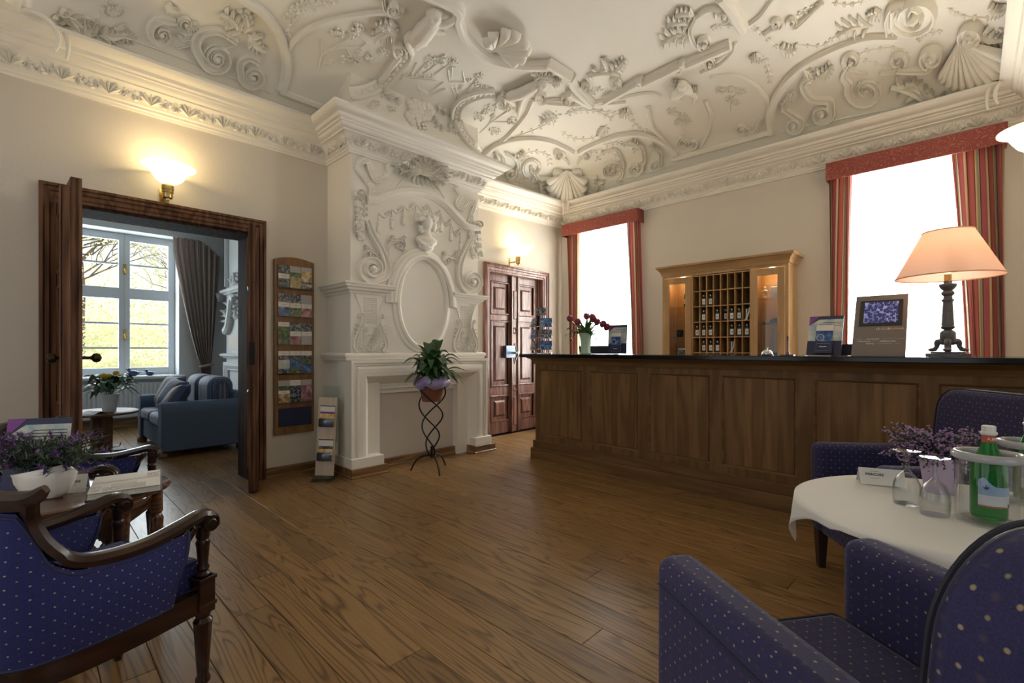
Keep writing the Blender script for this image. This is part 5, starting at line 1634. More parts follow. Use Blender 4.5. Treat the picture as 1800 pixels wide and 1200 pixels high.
# tulips
plain('vase_green', (.36, .50, .38), .2, spec=.6)
plain('leaf_green', (.045, .12, .03), .45)
plain('leaf_mid', (.085, .17, .05), .45)
plain('tulip_red', (.22, .018, .05), .4)
plain('stem_green', (.10, .2, .06), .5)
vs = thing('tulip_vase', 'pale green glass vase with dark red tulips on the counter', 'vase', (-2.83, 3.99, CZ))
MB().lathe([(.055, 0), (.058, .01), (.05, .03), (.05, .10), (.058, .17), (.066, .215), (.064, .215), (.056, .17), (.047, .10), (.046, .03), (0, .025)], 28).build('vase', 'vase_green', vs)


def blade(mb, base, tip, wd, sag=.0, n=7, fold=.25, nrm=None):
    a, b = V(base), V(tip)
    d = b - a
    side = d.cross(V((0, 0, 1)) if abs(d.normalized().z) < .95 else V((0, 1, 0))).normalized()
    upv = side.cross(d).normalized()
    rows = []
    for i in range(n + 1):
        t = i / n
        p = a + d * t + V((0, 0, sag * math.sin(math.pi * t) if sag > 0 else 0)) + V((0, 0, sag * t * t if sag < 0 else 0))
        ww = wd * math.sin(math.pi * min(1, .12 + .88 * t) ** .8) * .5 + .0006
        rows.append([p - side * ww + upv * ww * fold, p, p + side * ww + upv * ww * fold])
    mb.grid(rows)


tul = [(-.17, -.02, .345), (-.10, .02, .31), (.0, .02, .36), (.085, -.02, .345), (.21, -.03, .275), (-.055, -.05, .30), (.05, .05, .33), (.235, .0, .245), (.10, .04, .30)]
for x_, y_, z_ in tul:
    st = MB().tube(catmull([(x_ * .12, y_ * .12, .06), (x_ * .3, y_ * .3, .20), (x_ * .75, y_ * .75, z_ - .06), (x_, y_, z_)], 5), .0035, 6).build('stem', 'stem_green', vs)
    hd = MB()
    for k in range(6):
        a = R(60 * k); r_ = .022 if k % 2 else .026
        c_, s_ = math.cos(a), math.sin(a)
        rows = []
        for i in range(6):
            t = i / 5; rr = r_ * (math.sin(math.pi * (.15 + .62 * t)) ** .8); ww = .020 * math.sin(math.pi * (.1 + .86 * t)); h = -.004 + .07 * t
            rows.append([(c_ * rr - s_ * ww, s_ * rr + c_ * ww, h), (c_ * rr * 1.15, s_ * rr * 1.15, h), (c_ * rr + s_ * ww, s_ * rr - c_ * ww, h)])
        hd.grid(rows)
    tilt = math.atan2(math.hypot(x_, y_), .16)
    hd.build('tulip_head', 'tulip_red', st, loc=(x_, y_, z_), rot=(0, tilt * .7 * (1 if x_ > 0 else -1), 0))
mb = MB()
for k in range(26):
    a = rnd.uniform(0, 6.283); l_ = rnd.uniform(.10, .24)
    blade(mb, (.02 * math.cos(a), .02 * math.sin(a), .18), (l_ * math.cos(a), l_ * .6 * math.sin(a), .18 + rnd.uniform(.03, .22)), .036, .03)
mb.build('tulip_leaves', 'leaf_mid', vs)
mb = MB()
for x1, z1_ in ((-.19, .27), (-.21, .20), (-.15, .14), (.12, .20), (.16, .16)):
    pts = catmull([(0, -.02, .20), (x1 * .5, -.04, .23), (x1, -.05, z1_)], 5)
    mb.tube(pts, .0018, 5)
    for p in pts[2:]:
        for k in range(2):
            q = V((rnd.uniform(-1, 1), rnd.uniform(-.6, .6), rnd.uniform(-1, 1))).normalized() * .026
            blade(mb, p, p + q, .014, 0, 4)
mb.build('ivy_sprigs', 'leaf_green', vs)
# ------------------------------------------------------------------ curtains and pelmets of the back wall
def stripes(name, stops, axis=0, period=.34):
    m, nt, b = nodes(name)
    tc = N(nt, 'ShaderNodeTexCoord'); uvx = N(nt, 'ShaderNodeSeparateXYZ'); nt.links.new(tc.outputs['UV'], uvx.inputs[0])
    dv = N(nt, 'ShaderNodeMath', operation='DIVIDE'); dv.inputs[1].default_value = period; nt.links.new(uvx.outputs[0], dv.inputs[0])
    fr = N(nt, 'ShaderNodeMath', operation='FRACT'); nt.links.new(dv.outputs[0], fr.inputs[0])
    rp = ramp(nt, stops); rp.color_ramp.interpolation = 'CONSTANT'; nt.links.new(fr.outputs[0], rp.inputs[0])
    nt.links.new(rp.outputs[0], b.inputs['Base Color']); b.inputs['Roughness'].default_value = .7
    b.inputs['Sheen Weight'].default_value = .2
    tl = N(nt, 'ShaderNodeBsdfTranslucent'); nt.links.new(rp.outputs[0], tl.inputs[0])
    mx = N(nt, 'ShaderNodeMixShader', i_0=.12)
    nt.links.new(b.outputs[0], mx.inputs[1]); nt.links.new(tl.outputs[0], mx.inputs[2]); nt.links.new(mx.outputs[0], nt.nodes['Material Output'].inputs[0])
    return m


RD, DK, GD, GN, PK, CR = (.27, .060, .045), (.10, .016, .022), (.42, .27, .10), (.19, .20, .14), (.33, .075, .085), (.45, .34, .22)
stripes('curtain_stripe', [(0, RD), (.14, DK), (.18, GD), (.24, GN), (.34, GD), (.37, DK), (.42, PK), (.62, RD), (.70, GD), (.73, CR), (.80, GD), (.83, DK), (.88, RD)])
m, nt, b = nodes('pelmet_fabric')
tc = N(nt, 'ShaderNodeTexCoord'); nz = N(nt, 'ShaderNodeTexNoise', i_Scale=7.0, i_Detail=2.0, i_Distortion=2.5); nt.links.new(tc.outputs['Object'], nz.inputs['Vector'])
ml = N(nt, 'ShaderNodeMath', operation='MULTIPLY'); ml.inputs[1].default_value = 40; nt.links.new(nz.outputs['Fac'], ml.inputs[0])
sn = N(nt, 'ShaderNodeMath', operation='SINE'); nt.links.new(ml.outputs[0], sn.inputs[0])
rp = ramp(nt, [(.0, (.26, .055, .045)), (.8, (.30, .07, .055)), (.95, (.40, .15, .09))]); nt.links.new(sn.outputs[0], rp.inputs[0]); nt.links.new(rp.outputs[0], b.inputs['Base Color']); b.inputs['Roughness'].default_value = .75


def drape(name, x0, x1, xt0, xt1, z0, z1, y, folds, mat, label, amp=.035, uvs=1.0, cat='curtain', group=None):
    """hanging cloth: x0..x1 at the hem, xt0..xt1 at the head"""
    n, k = folds * 10, 18
    rows, us = [], []
    for j in range(k + 1):
        t = j / k
        e = t ** 1.5
        row = []
        for i in range(n + 1):
            u = i / n
            a, b_ = x0 + (xt0 - x0) * e, x1 + (xt1 - x1) * e
            w_ = amp * (.55 + .45 * math.sin(u * 7 + 1.3)) * (1 - .25 * t)
            row.append((a + (b_ - a) * u + .010 * math.sin(9 * u + 3 * t), y + w_ * math.sin(2 * math.pi * folds * u + .6 * math.sin(3 * t + u * 5)), z0 + (z1 - z0) * t))
        rows.append(row)
    o = MB().grid(rows).build(name, mat)
    uv = o.data.uv_layers.new(name='UVMap')
    for p in o.data.polygons:
        for li in p.loop_indices:
            vi = o.data.loops[li].vertex_index
            uv.data[li].uv = ((vi % (n + 1)) / n * uvs, rows[vi // (n + 1)][0][2])
    tag(o, label, cat, group)
    return o


YC = YB - .07
for (xa, xb), pos in (((-4.425, -3.155), 'left'), ((-1.055, .215), 'right')):
    t = thing('pelmet', 'red patterned fabric pelmet above the %s window of the back wall' % pos, 'pelmet', (0, 0, 0), 0, 'pelmets of the back wall windows')
    mb = MB().box(xa, xb, YC - .10, YC - .085, 2.855, 3.03).box(xa, xa + .015, YC - .085, YB - .001, 2.855, 3.03).box(xb - .015, xb, YC - .085, YB - .001, 2.855, 3.03).box(xa + .015, xb - .015, YC - .085, YB - .001, 3.012, 3.028)  # last box: unseen lid added to stop window light leaking onto the cornice
    mb.build('pelmet_board', 'pelmet_fabric', t, smooth=False, bevel=.004)
    MB().tube([(xa + .02, YC, 2.99), (xb - .02, YC, 2.99)], .012, 8).build('curtain_rail', 'steel', t)
G = 'striped curtains of the back wall'
drape('striped_curtain', -4.36, -4.17, -4.41, -4.17, .03, 2.98, YC, 4, 'curtain_stripe', 'red gold striped curtain on the left side of the left window', .03, .62, group=G)
drape('striped_curtain', -3.29, -3.10, -3.385, -3.175, .03, 2.98, YC, 4, 'curtain_stripe', 'red gold striped curtain on the right side of the left window', .03, .55, group=G)
drape('striped_curtain', -1.045, -.885, -1.045, -.84, .03, 2.98, YC, 5, 'curtain_stripe', 'red gold striped curtain on the left side of the right window', .03, .70, group=G)
drape('striped_curtain', -.02, .215, -.135, .205, .03, 2.98, YC, 5, 'curtain_stripe', 'red gold striped curtain on the right side of the right window', .035, .95, group=G)
for (xa, xb), pos in (((W1[0] - .02, W1[1] + .02), 'left'), ((W2[0] - .02, W2[1] + .02), 'right')):
    drape('sheer_curtain', xa, xb, xa, xb, .05, 2.97, YB - .012, 14, 'sheer_voile', 'white sheer curtain hanging in the %s back window' % pos, .010, group='sheer curtains')
# ------------------------------------------------------------------ wall rack with brochures
wood('rack_oak', (.13, .058, .016), (.20, .098, .030), (.26, .132, .044), 'z', 1.0, 4, rough=.45, vary=.04, bump=.04, contrast=.6)
RX = XA + .001
rack = thing('brochure_rack', 'tall wooden brochure rack with arched top on the wall beside the chimneypiece', 'rack', (0, 0, 0))
poly = [(1.565, .375), (1.925, .375)] + [(1.925 - .36 * i / 10, 1.955 + .055 * math.sin(math.pi * (i / 10) * .72 + .45)) for i in range(11)]
mb = MB(); mb.M = Matrix(((0, 0, 1, RX), (1, 0, 0, 0), (0, 1, 0, 0), (0, 0, 0, 1)))
mb.prism(poly, 0, .026); mb.build('back_board', 'rack_oak', rack, smooth=False, bevel=.003)
MB().box(RX + .0265, RX + .029, 1.60, 1.90, .445, .615).build('blue_field', 'navy_card', rack, smooth=False)
RZ = [1.722, 1.462, 1.20, .935, .665]
for z in RZ:
    mb = MB().box(RX + .026, RX + .052, 1.592, 1.902, z - .012, z).box(RX + .048, RX + .050, 1.592, 1.902, z - .01, z + .05)
    mb.build('pocket', 'clear_glass', rack, smooth=False)
NT, BL, GR, SK_, TN, PKK, PW_, GY = 'photo_night', 'photo_blue', 'photo_green', 'photo_sky', 'photo_tan', 'photo_pink', 'paper_white', 'paper_grey'
covers = [
    [('night scene over pale band', [(0, .4, NT), (.4, .62, PW_), (.62, 1, NT)]), ('tan garden photo', [(0, .5, TN), (.5, .72, GR), (.72, 1, GY)]), ('ochre interior photo', [(0, .35, NT), (.35, .8, TN), (.8, 1, GY)])],
    [('white band above blue church', [(0, .4, BL), (.4, .62, PW_), (.62, 1, NT)]), ('white band above green hills', [(0, .38, GR), (.38, .6, PW_), (.6, 1, NT)]), ('white band above pink faces', [(0, .38, PKK), (.38, .58, PW_), (.58, 1, GY)])],
    [('white heading above garden', [(0, .8, GR), (.8, 1, PW_)]), ('white band above red street', [(0, .38, PKK), (.38, .6, PW_), (.6, 1, NT)]), ('white band above grey palace', [(0, .4, GY), (.4, .6, PW_), (.6, 1, NT)])],
    [('white heading above white house', [(0, .2, NT), (.2, .6, SK_), (.6, .8, NT), (.8, 1, PW_)]), ('white heading above blue coast', [(0, .25, GR), (.25, .6, BL), (.6, .8, NT), (.8, 1, PW_)]), ('white heading above green bay', [(0, .4, BL), (.4, .62, GR), (.62, .8, NT), (.8, 1, PW_)])],
    [('cream sails picture', [(0, .4, TN), (.4, .55, PW_), (.55, .75, GR), (.75, 1, GY)]), ('dark dining picture', [(0, .3, NT), (.3, .75, NT), (.75, 1, PW_)]), ('pink portrait picture', [(0, .75, PKK), (.75, 1, GY)])]]
cn = ('left', 'middle', 'right'); rn = ('top', 'second', 'third', 'fourth', 'bottom')


def brochure(name, w_, h_, bands, label, group, parent=None):
    mats = sorted({b_[2] for b_ in bands} | {'paper_white'})
    mb = MB(); mb.cur = mats.index('paper_white'); mb.box(-w_ / 2, w_ / 2, 0, .007, 0, h_)
    for a, b_, m_ in bands:
        mb.cur = mats.index(m_); mb.box(-w_ / 2, w_ / 2, -.0006, 0, a * h_, b_ * h_)
    mb.cur = mats.index('paper_white')
    o = mb.build(name, mats, parent, smooth=False)
    if parent is None: tag(o, label, 'brochure', group)
    else: tag(o, label)
    return o


for j, row_ in enumerate(covers):
    for i, (desc, bands) in enumerate(row_):
        o = brochure('brochure', .099, .205, bands, 'brochure with %s, %s row %s in wall rack' % (desc, rn[j], cn[i]), 'brochures in the wall rack')
        o.location = (RX + .044, 1.645 + .102 * i, RZ[j] + .0005)
        o.rotation_euler = (R(-3), 0, R(90))
        for a, b_, m_ in bands:
            if m_ == PW_:
                MB().box(-.016, .016, -.0012, -.0006, (a + b_) / 2 * .205 - .002, (a + b_) / 2 * .205 + .002).build('print_line', 'paper_grey', o, smooth=False)

# ------------------------------------------------------------------ slim floor stand with two leaflet pockets
wood('birch', (.44, .36, .28), (.52, .44, .35), (.60, .52, .43), 'z', 1.0, 3, rough=.45, vary=.02, bump=.03, contrast=.5)
plain('steel_blue', (.17, .21, .29), .3, .7)
glassy('green_glass', (.84, .90, .89), .12)
fs = thing('leaflet_stand', 'slim birch floor stand with glass top and two leaflet pockets near the chimneypiece', 'leaflet stand', (-4.115, 1.845, 0), R(50)); fs.scale = (.80, .8, 1)
MB().box(-.125, .105, -.11, .12, 0, .012).box(-.115, .095, -.10, .11, .012, .030).build('base', 'green_glass', fs, smooth=False, bevel=.002)
bd = thing('stand_body', None, None); bd.parent = fs; bd.rotation_euler = (R(-5), R(2.2), 0); bd.location = (0, 0, .032)
MB().box(-.105, .095, .0, .018, .004, .695).build('board', 'birch', bd, smooth=False, bevel=.002)
MB().box(-.08, .11, .019, .025, .30, .80).build('glass_plate', 'green_glass', bd, smooth=False)
for z in (.44, .14):
    MB().box(-.082, .082, -.004, .0, z + .175, z + .182).build('slot', 'ink', bd, smooth=False)
    rows = [[(x_, -.022 - .022 * math.cos(R(a)), z + .03 + .036 * math.sin(R(a))) for x_ in (-.085, .075)] for a in range(-90, 91, 15)]
    MB().grid(rows).build('pocket_bar', 'steel_blue', bd, solid=.003)
    o = brochure('leaflet', .155, .17, [(0, .62, 'photo_gold'), (.62, .72, 'violet_card'), (.72, 1, 'paper_white')] if z > .3 else [(0, .55, 'photo_gold'), (.55, .7, 'photo_night'), (.7, 1, 'paper_white')], 'leaflet with golden room photo', None, bd)
    o.location = (0, -.014, z + .005)

# ------------------------------------------------------------------ wire plant stand with a peace lily
PX, PY = -3.67, 2.68
ps = thing('plant_stand', 'twisted black wire plant stand in front of the chimneypiece niche', 'plant stand', (PX, PY, 0))
for k in range(3):
    a0 = R(20 + 120 * k)
    pts = []
    for i in range(41):
        t = i / 40
        z = .15 + .66 * t
        r_ = .012 + .125 * t ** .55
        pts.append((r_ * math.cos(a0 + 2.1 * math.pi * (1 - t) ** 1.1), r_ * math.sin(a0 + 2.1 * math.pi * (1 - t) ** 1.1), z))
    MB().tube(pts, .0075, 8).build('wire', 'black_iron', ps)
for fx, fy in ((-3.813, 2.542), (-3.453, 2.611), (-3.735, 2.894)):
    dx, dy = (fx - PX) * 1.0, (fy - PY) * 1.0
    MB().tube(catmull([(0, 0, .145), (dx * .35, dy * .35, .15), (dx * .75, dy * .75, .10), (dx, dy, .008)], 6), .008, 8).build('foot', 'black_iron', ps)
MB().tube([(.135 * math.cos(R(10 * i)), .135 * math.sin(R(10 * i)), .81) for i in range(36)], .006, 8, closed=True).build('ring', 'black_iron', ps)
mb = MB().tube([(0, 0, .13), (0, 0, .24)], .011, 8); mb.build('stem', 'black_iron', ps)
plain('terracotta', (.20, .075, .04), .6, noise_amt=.2)
plain('lilac_wrap', (.33, .27, .52), .5, sheen=.3)
plain('soil', (.02, .014, .01), .9)
plain('lily_green', (.022, .075, .018), .35)
pl = thing('potted_peace_lily', 'peace lily in a lilac wrapped clay pot on the wire stand', 'potted plant', (PX, PY, .665))
MB().lathe([(.085, 0), (.09, .01), (.12, .15), (.126, .155), (.126, .20), (.11, .20), (.108, .17), (0, .165)], 28).build('pot', 'terracotta', pl)
rows = []
for j in range(6):
    t = j / 5
    rows.append([((.130 + .045 * math.sin(math.pi * t) + .010 * math.sin(7 * a + 3 * t)) * math.cos(a), (.130 + .045 * math.sin(math.pi * t) + .010 * math.sin(7 * a + 3 * t)) * math.sin(a), .125 + .11 * t + .012 * math.sin(5 * a)) for a in [2 * math.pi * i / 40 for i in range(41)]])
MB().grid(rows).build('wrap', 'lilac_wrap', pl)
MB().lathe([(0, .19), (.115, .185)], 20, cap=False).build('soil', 'soil', pl)


def arched_leaf(parent, a, reach, top, ln, wd, mat, z0=.19, droop=.1, name='leaf'):
    """leaf on a stalk: rises to top, then arches over to its tip"""
    c_, s_ = math.cos(a), math.sin(a)
    ctr_ = catmull([(c_ * .02, s_ * .02, z0), (c_ * reach * .3, s_ * reach * .3, z0 + (top - z0) * .6), (c_ * reach * .62, s_ * reach * .62, top), (c_ * reach, s_ * reach, top - droop)], 6)
    n = len(ctr_)
    rows = []
    for i, p in enumerate(ctr_):
        t = i / (n - 1)
        f = 0 if t < .35 else math.sin(math.pi * ((t - .35) / .65) ** .75)
        w_ = .0025 + wd * .5 * f
        sd = V((-s_, c_, 0))
        rows.append([p - sd * w_ + V((0, 0, w_ * .35)), p, p + sd * w_ + V((0, 0, w_ * .35))])
    MB().grid(rows).build(name, mat, parent)


for k in range(72):
    a = rnd.uniform(0, 6.283)
    big = k < 10
    arched_leaf(pl, a, rnd.uniform(.06, .2) if big else rnd.uniform(.16, .36) * (.7 if math.cos(a) < -.3 else 1), rnd.uniform(.42, .57) if big else rnd.uniform(.24, .44), 0, rnd.uniform(.09, .12) if big else rnd.uniform(.045, .08), 'lily_green', droop=rnd.uniform(-.06, .02) if big else rnd.uniform(.02, .12))

# ------------------------------------------------------------------ tub armchairs of the left corner
wood('mahogany', (.010, .004, .003), (.024, .009, .005), (.045, .018, .010), 'y', 1.5, 5, rough=.28, vary=.04, coat=.15, spec=.4, bump=.03, contrast=.7)
wood('table_mahogany', (.045, .016, .008), (.10, .040, .020), (.16, .07, .036), 'y', 1.3, 6, rough=.22, vary=.04, coat=.35, bump=.03, contrast=.8)


def dotted(name, base, dot, dim, s, rough=.75, size=.06):
    m, nt, b = nodes(name)
    L = nt.links.new
    tc = N(nt, 'ShaderNodeTexCoord')
    sc = N(nt, 'ShaderNodeVectorMath', operation='SCALE'); sc.inputs['Scale'].default_value = 1 / s; L(tc.outputs['UV'], sc.inputs[0])

    def lattice(off):
        ad = N(nt, 'ShaderNodeVectorMath', operation='ADD'); ad.inputs[1].default_value = off; L(sc.outputs[0], ad.inputs[0])
        fr = N(nt, 'ShaderNodeVectorMath', operation='FRACTION'); L(ad.outputs[0], fr.inputs[0])
        sb = N(nt, 'ShaderNodeVectorMath', operation='SUBTRACT'); sb.inputs[1].default_value = (.5, .5, 0); L(fr.outputs[0], sb.inputs[0])
        mu = N(nt, 'ShaderNodeVectorMath', operation='MULTIPLY'); mu.inputs[1].default_value = (1, 1, 0); L(sb.outputs[0], mu.inputs[0])
        ln = N(nt, 'ShaderNodeVectorMath', operation='LENGTH'); L(mu.outputs[0], ln.inputs[0])
        return ln.outputs['Value']
    nz = N(nt, 'ShaderNodeTexNoise', i_Scale=400.0); L(tc.outputs['Object'], nz.inputs['Vector'])
    base_r = ramp(nt, [(.3, [x * .75 for x in base]), (.7, [x * 1.25 for x in base])]); L(nz.outputs['Fac'], base_r.inputs[0])
    col = base_r.outputs[0]
    for off, c_, r0, r1 in (((0, 0, 0), dot, size, size + .04), ((.5, .5, 0), [x * .8 for x in dot], size * .8, size + .035), ((.5, 0, 0), dim, size * .8, size + .1)):
        d = lattice(off)
        mr = N(nt, 'ShaderNodeMapRange'); mr.inputs[1].default_value = r0; mr.inputs[2].default_value = r1; mr.inputs[3].default_value = 1; mr.inputs[4].default_value = 0; L(d, mr.inputs[0])
        mx = N(nt, 'ShaderNodeMix', data_type='RGBA'); L(mr.outputs[0], mx.inputs[0]); L(col, mx.inputs[6]); mx.inputs[7].default_value = c4(c_); col = mx.outputs[2]
    L(col, b.inputs['Base Color']); b.inputs['Roughness'].default_value = rough; b.inputs['Sheen Weight'].default_value = .12; b.inputs['Specular IOR Level'].default_value = .2
    bp = N(nt, 'ShaderNodeBump', i_Strength=.2, i_Distance=.001); L(nz.outputs['Fac'], bp.inputs['Height']); L(bp.outputs[0], b.inputs['Normal'])
    return m


dotted('blue_dots', (.023, .027, .13), (.42, .38, .26), (.034, .034, .085), .034, size=.032)
plain('blue_piping', (.014, .016, .075), .7)


def tub_chair(label, loc, rz):
    t = thing('tub_armchair', label, 'armchair', loc, rz, 'blue tub armchairs with dark wooden frames')
    half = [(.232, -.06), (.235, -.20), (.222, -.33), (.192, -.42), (.115, -.468), (0, -.482)]
    out = catmull([(x, y, 0) for x, y in half] + [(-x, y, 0) for x, y in half[-2::-1]], 6)
    n = len(out)

    def top_z(i):
        u = min(i, n - 1 - i) / ((n - 1) / 2)
        ks = [(0, .565), (.2, .555), (.42, .562), (.52, .60), (.58, .69), (.63, .740), (.8, .754), (1, .76)]
        for (a, za), (b, zb) in zip(ks, ks[1:]):
            if u <= b: return za + (zb - za) * (u - a) / (b - a)
        return ks[-1][1]
    # upholstered shell: outer skin, inner skin
    for nm, off in (('outer_panel', .012), ('inner_panel', -.022)):
        rows = []
        for j in range(9):
            v = j / 8
            row = []
            for i in range(n):
                p = out[i]
                d = (out[min(i + 1, n - 1)] - out[max(i - 1, 0)]).normalized()
                o_ = V((-d.y, d.x, 0)) * -1
                bulge = .012 * math.sin(math.pi * v) if off > 0 else -.02 * math.sin(math.pi * v)
                y_ = p.y - (.10 * (1 - v) ** 1.6 if i in (0, n - 1) else 0) - (.05 * (1 - v) ** 1.6 if i in (1, n - 2) else 0)
                q = V((p.x, y_, 0)) - o_ * (off + bulge) * -1 * (1 if True else 0)
                row.append((q.x, q.y, .345 + (top_z(i) - .345) * v))
            rows.append(row)
        o = MB().grid(rows).build(nm, 'blue_dots', t)
        uv = o.data.uv_layers.new(name='UVMap')
        cum = [0]
        for i in range(1, n): cum.append(cum[-1] + (out[i] - out[i - 1]).length)
        for p in o.data.polygons:
            for li in p.loop_indices:
                vi = o.data.loops[li].vertex_index
                uv.data[li].uv = (cum[vi % n], rows[vi // n][vi % n][2])
        # piping along the edge of the panel
        edge = [rows[-1][i] for i in range(n)] + [rows[j][-1] for j in range(7, -1, -1)] + [rows[0][i] for i in range(n - 1, -1, -1)] + [rows[j][0] for j in range(1, 9)]
        edge = [(V(p) + V((0, 0, -.012 if k < n else .006))) for k, p in enumerate(edge)]
        MB().tube(edge, .005, 6).build('piping', 'blue_piping', o)
    # wooden arm rails and crest
    RAILP = [(-.021, -.016), (-.025, .0), (-.018, .014), (0, .019), (.018, .014), (.025, 0), (.021, -.016)]
    for sg in (1, -1):
        pts = catmull([(sg * .238, .030, .555), (sg * .238, .026, .585), (sg * .238, -.01, .604), (sg * .24, -.07, .592), (sg * .24, -.17, .572), (sg * .234, -.27, .572), (sg * .220, -.345, .59), (sg * .207, -.395, .65), (sg * .200, -.42, .72), (sg * .215, -.43, .77)], 5)
        mb = MB().sweep(pts, RAILP, nrm=(0, .02, 1) if False else [V((0, .9, .45)) if i < 6 else V((0, .1, 1)) if i < 32 else V((0, .95, .3)) for i in range(len(pts))])
        mb.build('arm_rail', 'mahogany', t)
        kn = MB(); kn.M = Matrix.Translation((sg * .238, .012, .572)) @ Matrix.Rotation(R(90), 4, 'Y')
        kn.lathe([(.0, -.030), (.012, -.030), (.016, -.026), (.026, -.026), (.028, -.02), (.028, .02), (.026, .026), (.016, .026), (.012, .03), (0, .03)], 18)
        kn.build('arm_scroll', 'mahogany', t)
        MB().lathe([(.020, .395), (.022, .405), (.016, .415), (.020, .425), (.015, .44), (.020, .50), (.022, .51), (.017, .52), (.021, .53), (.019, .555), (.022, .565)], 14, (sg * .235, 0, 0)).build('arm_post', 'mahogany', t)
        mb = MB().box(sg * .235 - .026, sg * .235 + .026, -.026, .026, .278, .398)
        mb.box(sg * .235 - .030, sg * .235 + .030, -.030, .030, .30, .312).box(sg * .235 - .030, sg * .235 + .030, -.030, .030, .385, .398)
        mb.build('corner_block', 'mahogany', t, smooth=False, bevel=.003)
        rows = []
        lp = [(.026, .278), (.020, .262), (.029, .250), (.027, .236), (.026, .225), (.017, .07), (.022, .06), (.022, .048), (.014, .04), (.017, .02), (.012, 0)]
        k_ = 24
        for r_, z in lp:
            fl_ = .10 if .07 < z < .23 else 0
            rows.append([(sg * .235 + r_ * (1 - (fl_ if i % 2 else 0)) * math.cos(2 * math.pi * i / k_), r_ * (1 - (fl_ if i % 2 else 0)) * math.sin(2 * math.pi * i / k_), z) for i in range(k_ + 1)])
        MB().grid(rows).build('leg', 'mahogany', t)
        bl = catmull([(sg * .165, -.42, .31), (sg * .168, -.43, .2), (sg * .18, -.47, .05), (sg * .19, -.50, .0)], 4)
        MB().sweep(bl, [(-.02, -.02), (.02, -.02), (.02, .02), (-.02, .02)], nrm=(0, 1, 0), scale=[1 - .35 * i / (len(bl) - 1) for i in range(len(bl))]).build('leg', 'mahogany', t, smooth=False, bevel=.003)
        # curved support between arm and seat rail
        cv = catmull([(sg * .237, -.035, .572), (sg * .237, -.09, .50), (sg * .237, -.135, .42), (sg * .237, -.15, .34)], 5)
        MB().sweep(cv, [(-.02, -.010), (.02, -.010), (.02, .010), (-.02, .010)], nrm=(0, -1, 0)).build('arm_support', 'mahogany', t, bevel=.003)
    crest = catmull([(.232, -.405, .800), (.20, -.43, .778), (.115, -.482, .785), (0, -.497, .79), (-.115, -.482, .785), (-.20, -.43, .778), (-.232, -.405, .800)], 6)
    k_ = len(crest)
    MB().sweep(crest, [(-.020, -.030), (-.024, .0), (-.015, .013), (.0, .016), (.015, .013), (.024, .0), (.020, -.030)], nrm=(0, 0, 1), scale=[.45 + .55 * min(1, min(i, k_ - 1 - i) / 6) for i in range(k_)]).build('crest_rail', 'mahogany', t)
    # seat rail all round and the cushion
    lp = [(x, y, .31) for x, y in half] + [(-x, y, .31) for x, y in half[-2::-1]]
    ring = catmull([(.235, .0, .31)] + lp + [(-.235, 0, .31)], 5)
    MB().sweep(ring, [(-.02, -.025), (.018, -.025), (.018, -.005), (.022, .0), (.022, .02), (.016, .028), (.016, .045), (-.02, .045)], nrm=(0, 0, 1)).build('seat_rail', 'mahogany', t)
    MB().box(-.212, .212, -.018, .018, .29, .355).build('front_rail', 'mahogany', t, smooth=False, bevel=.004)
    sp = [(x * .90, y * .94 if y < -.1 else y) for x, y in half]
    poly = [(.205, -.002)] + sp[1:] + [(-x, y) for x, y in sp[-2:0:-1]] + [(-.205, -.002)]
    pc = catmull([(x, y, 0) for x, y in poly], 4)
    rows = []
    for z, f in ((.352, 1), (.40, 1.015), (.432, 1.01), (.446, .99), (.462, .8), (.470, .45), (.472, .02)):
        rows.append([(p.x * f, -.22 + (p.y + .22) * f, z) for p in pc] + [(pc[0].x * f, -.22 + (pc[0].y + .22) * f, z)])
    o = MB().grid(rows).build('seat_cushion', 'blue_dots', t, uv=True)
    MB().tube([(p.x * 1.005, -.22 + (p.y + .22) * 1.005, .442) for p in pc], .006, 6, closed=True).build('piping', 'blue_piping', o)
    return t


ch1 = tub_chair('blue tub armchair with dark wooden frame nearest the camera at left', (-2.057, .324, 0), math.atan2(.925, -.366) - math.pi / 2)
ch2 = copy_tree(ch1)
ch2.location = (-3.07, .375, 0); ch2.rotation_euler = (0, 0, math.atan2(.88, .48) - math.pi / 2)
ch2['label'] = 'blue tub armchair with dark wooden frame behind the oval table'

# ------------------------------------------------------------------ oval table between them
TC, TZ = V((-2.575, .085, 0)), .58
ot = thing('oval_table', 'polished dark wooden oval side table between the blue tub chairs', 'table', (TC.x, TC.y, 0))
A_, B_ = .255, .365
mb = MB().lathe([(.93, TZ - .028), (.985, TZ - .025), (1.0, TZ - .016), (.995, TZ - .006), (.97, TZ), (0, TZ)], 56, sx=A_, sy=B_)
mb.build('table_top', 'table_mahogany', ot)
MB().lathe([(.80, TZ - .085), (.82, TZ - .03)], 48, sx=A_, sy=B_, cap=False).build('apron', 'table_mahogany', ot, solid=.012)
for k in range(4):
    a = R(45 + 90 * k); x_, y_ = A_ * .72 * math.cos(a), B_ * .80 * math.sin(a)
    if k in (0, 1): x_, y_ = (.03, .31) if k == 0 else (-.16, .22)
    MB().lathe([(.012, 0), (.016, .03), (.012, .05), (.019, .07), (.014, .085), (.022, .34), (.026, .42), (.018, .44), (.024, .45), (.022, .55)], 14, (x_, y_, 0)).build('leg', 'table_mahogany', ot)
MB().lathe([(.14, 0), (.14, .03), (.11, .05), (.07, .10), (.10, .14), (.115, .22), (.115, .34), (.08, .38), (.09, .42), (.12, .50), (.13, .553)], 28).build('column', 'table_mahogany', ot)

# things on the oval table
def frame_from(pxs, z):
    P = [on_z(x, y, z) for x, y in pxs]
    return P


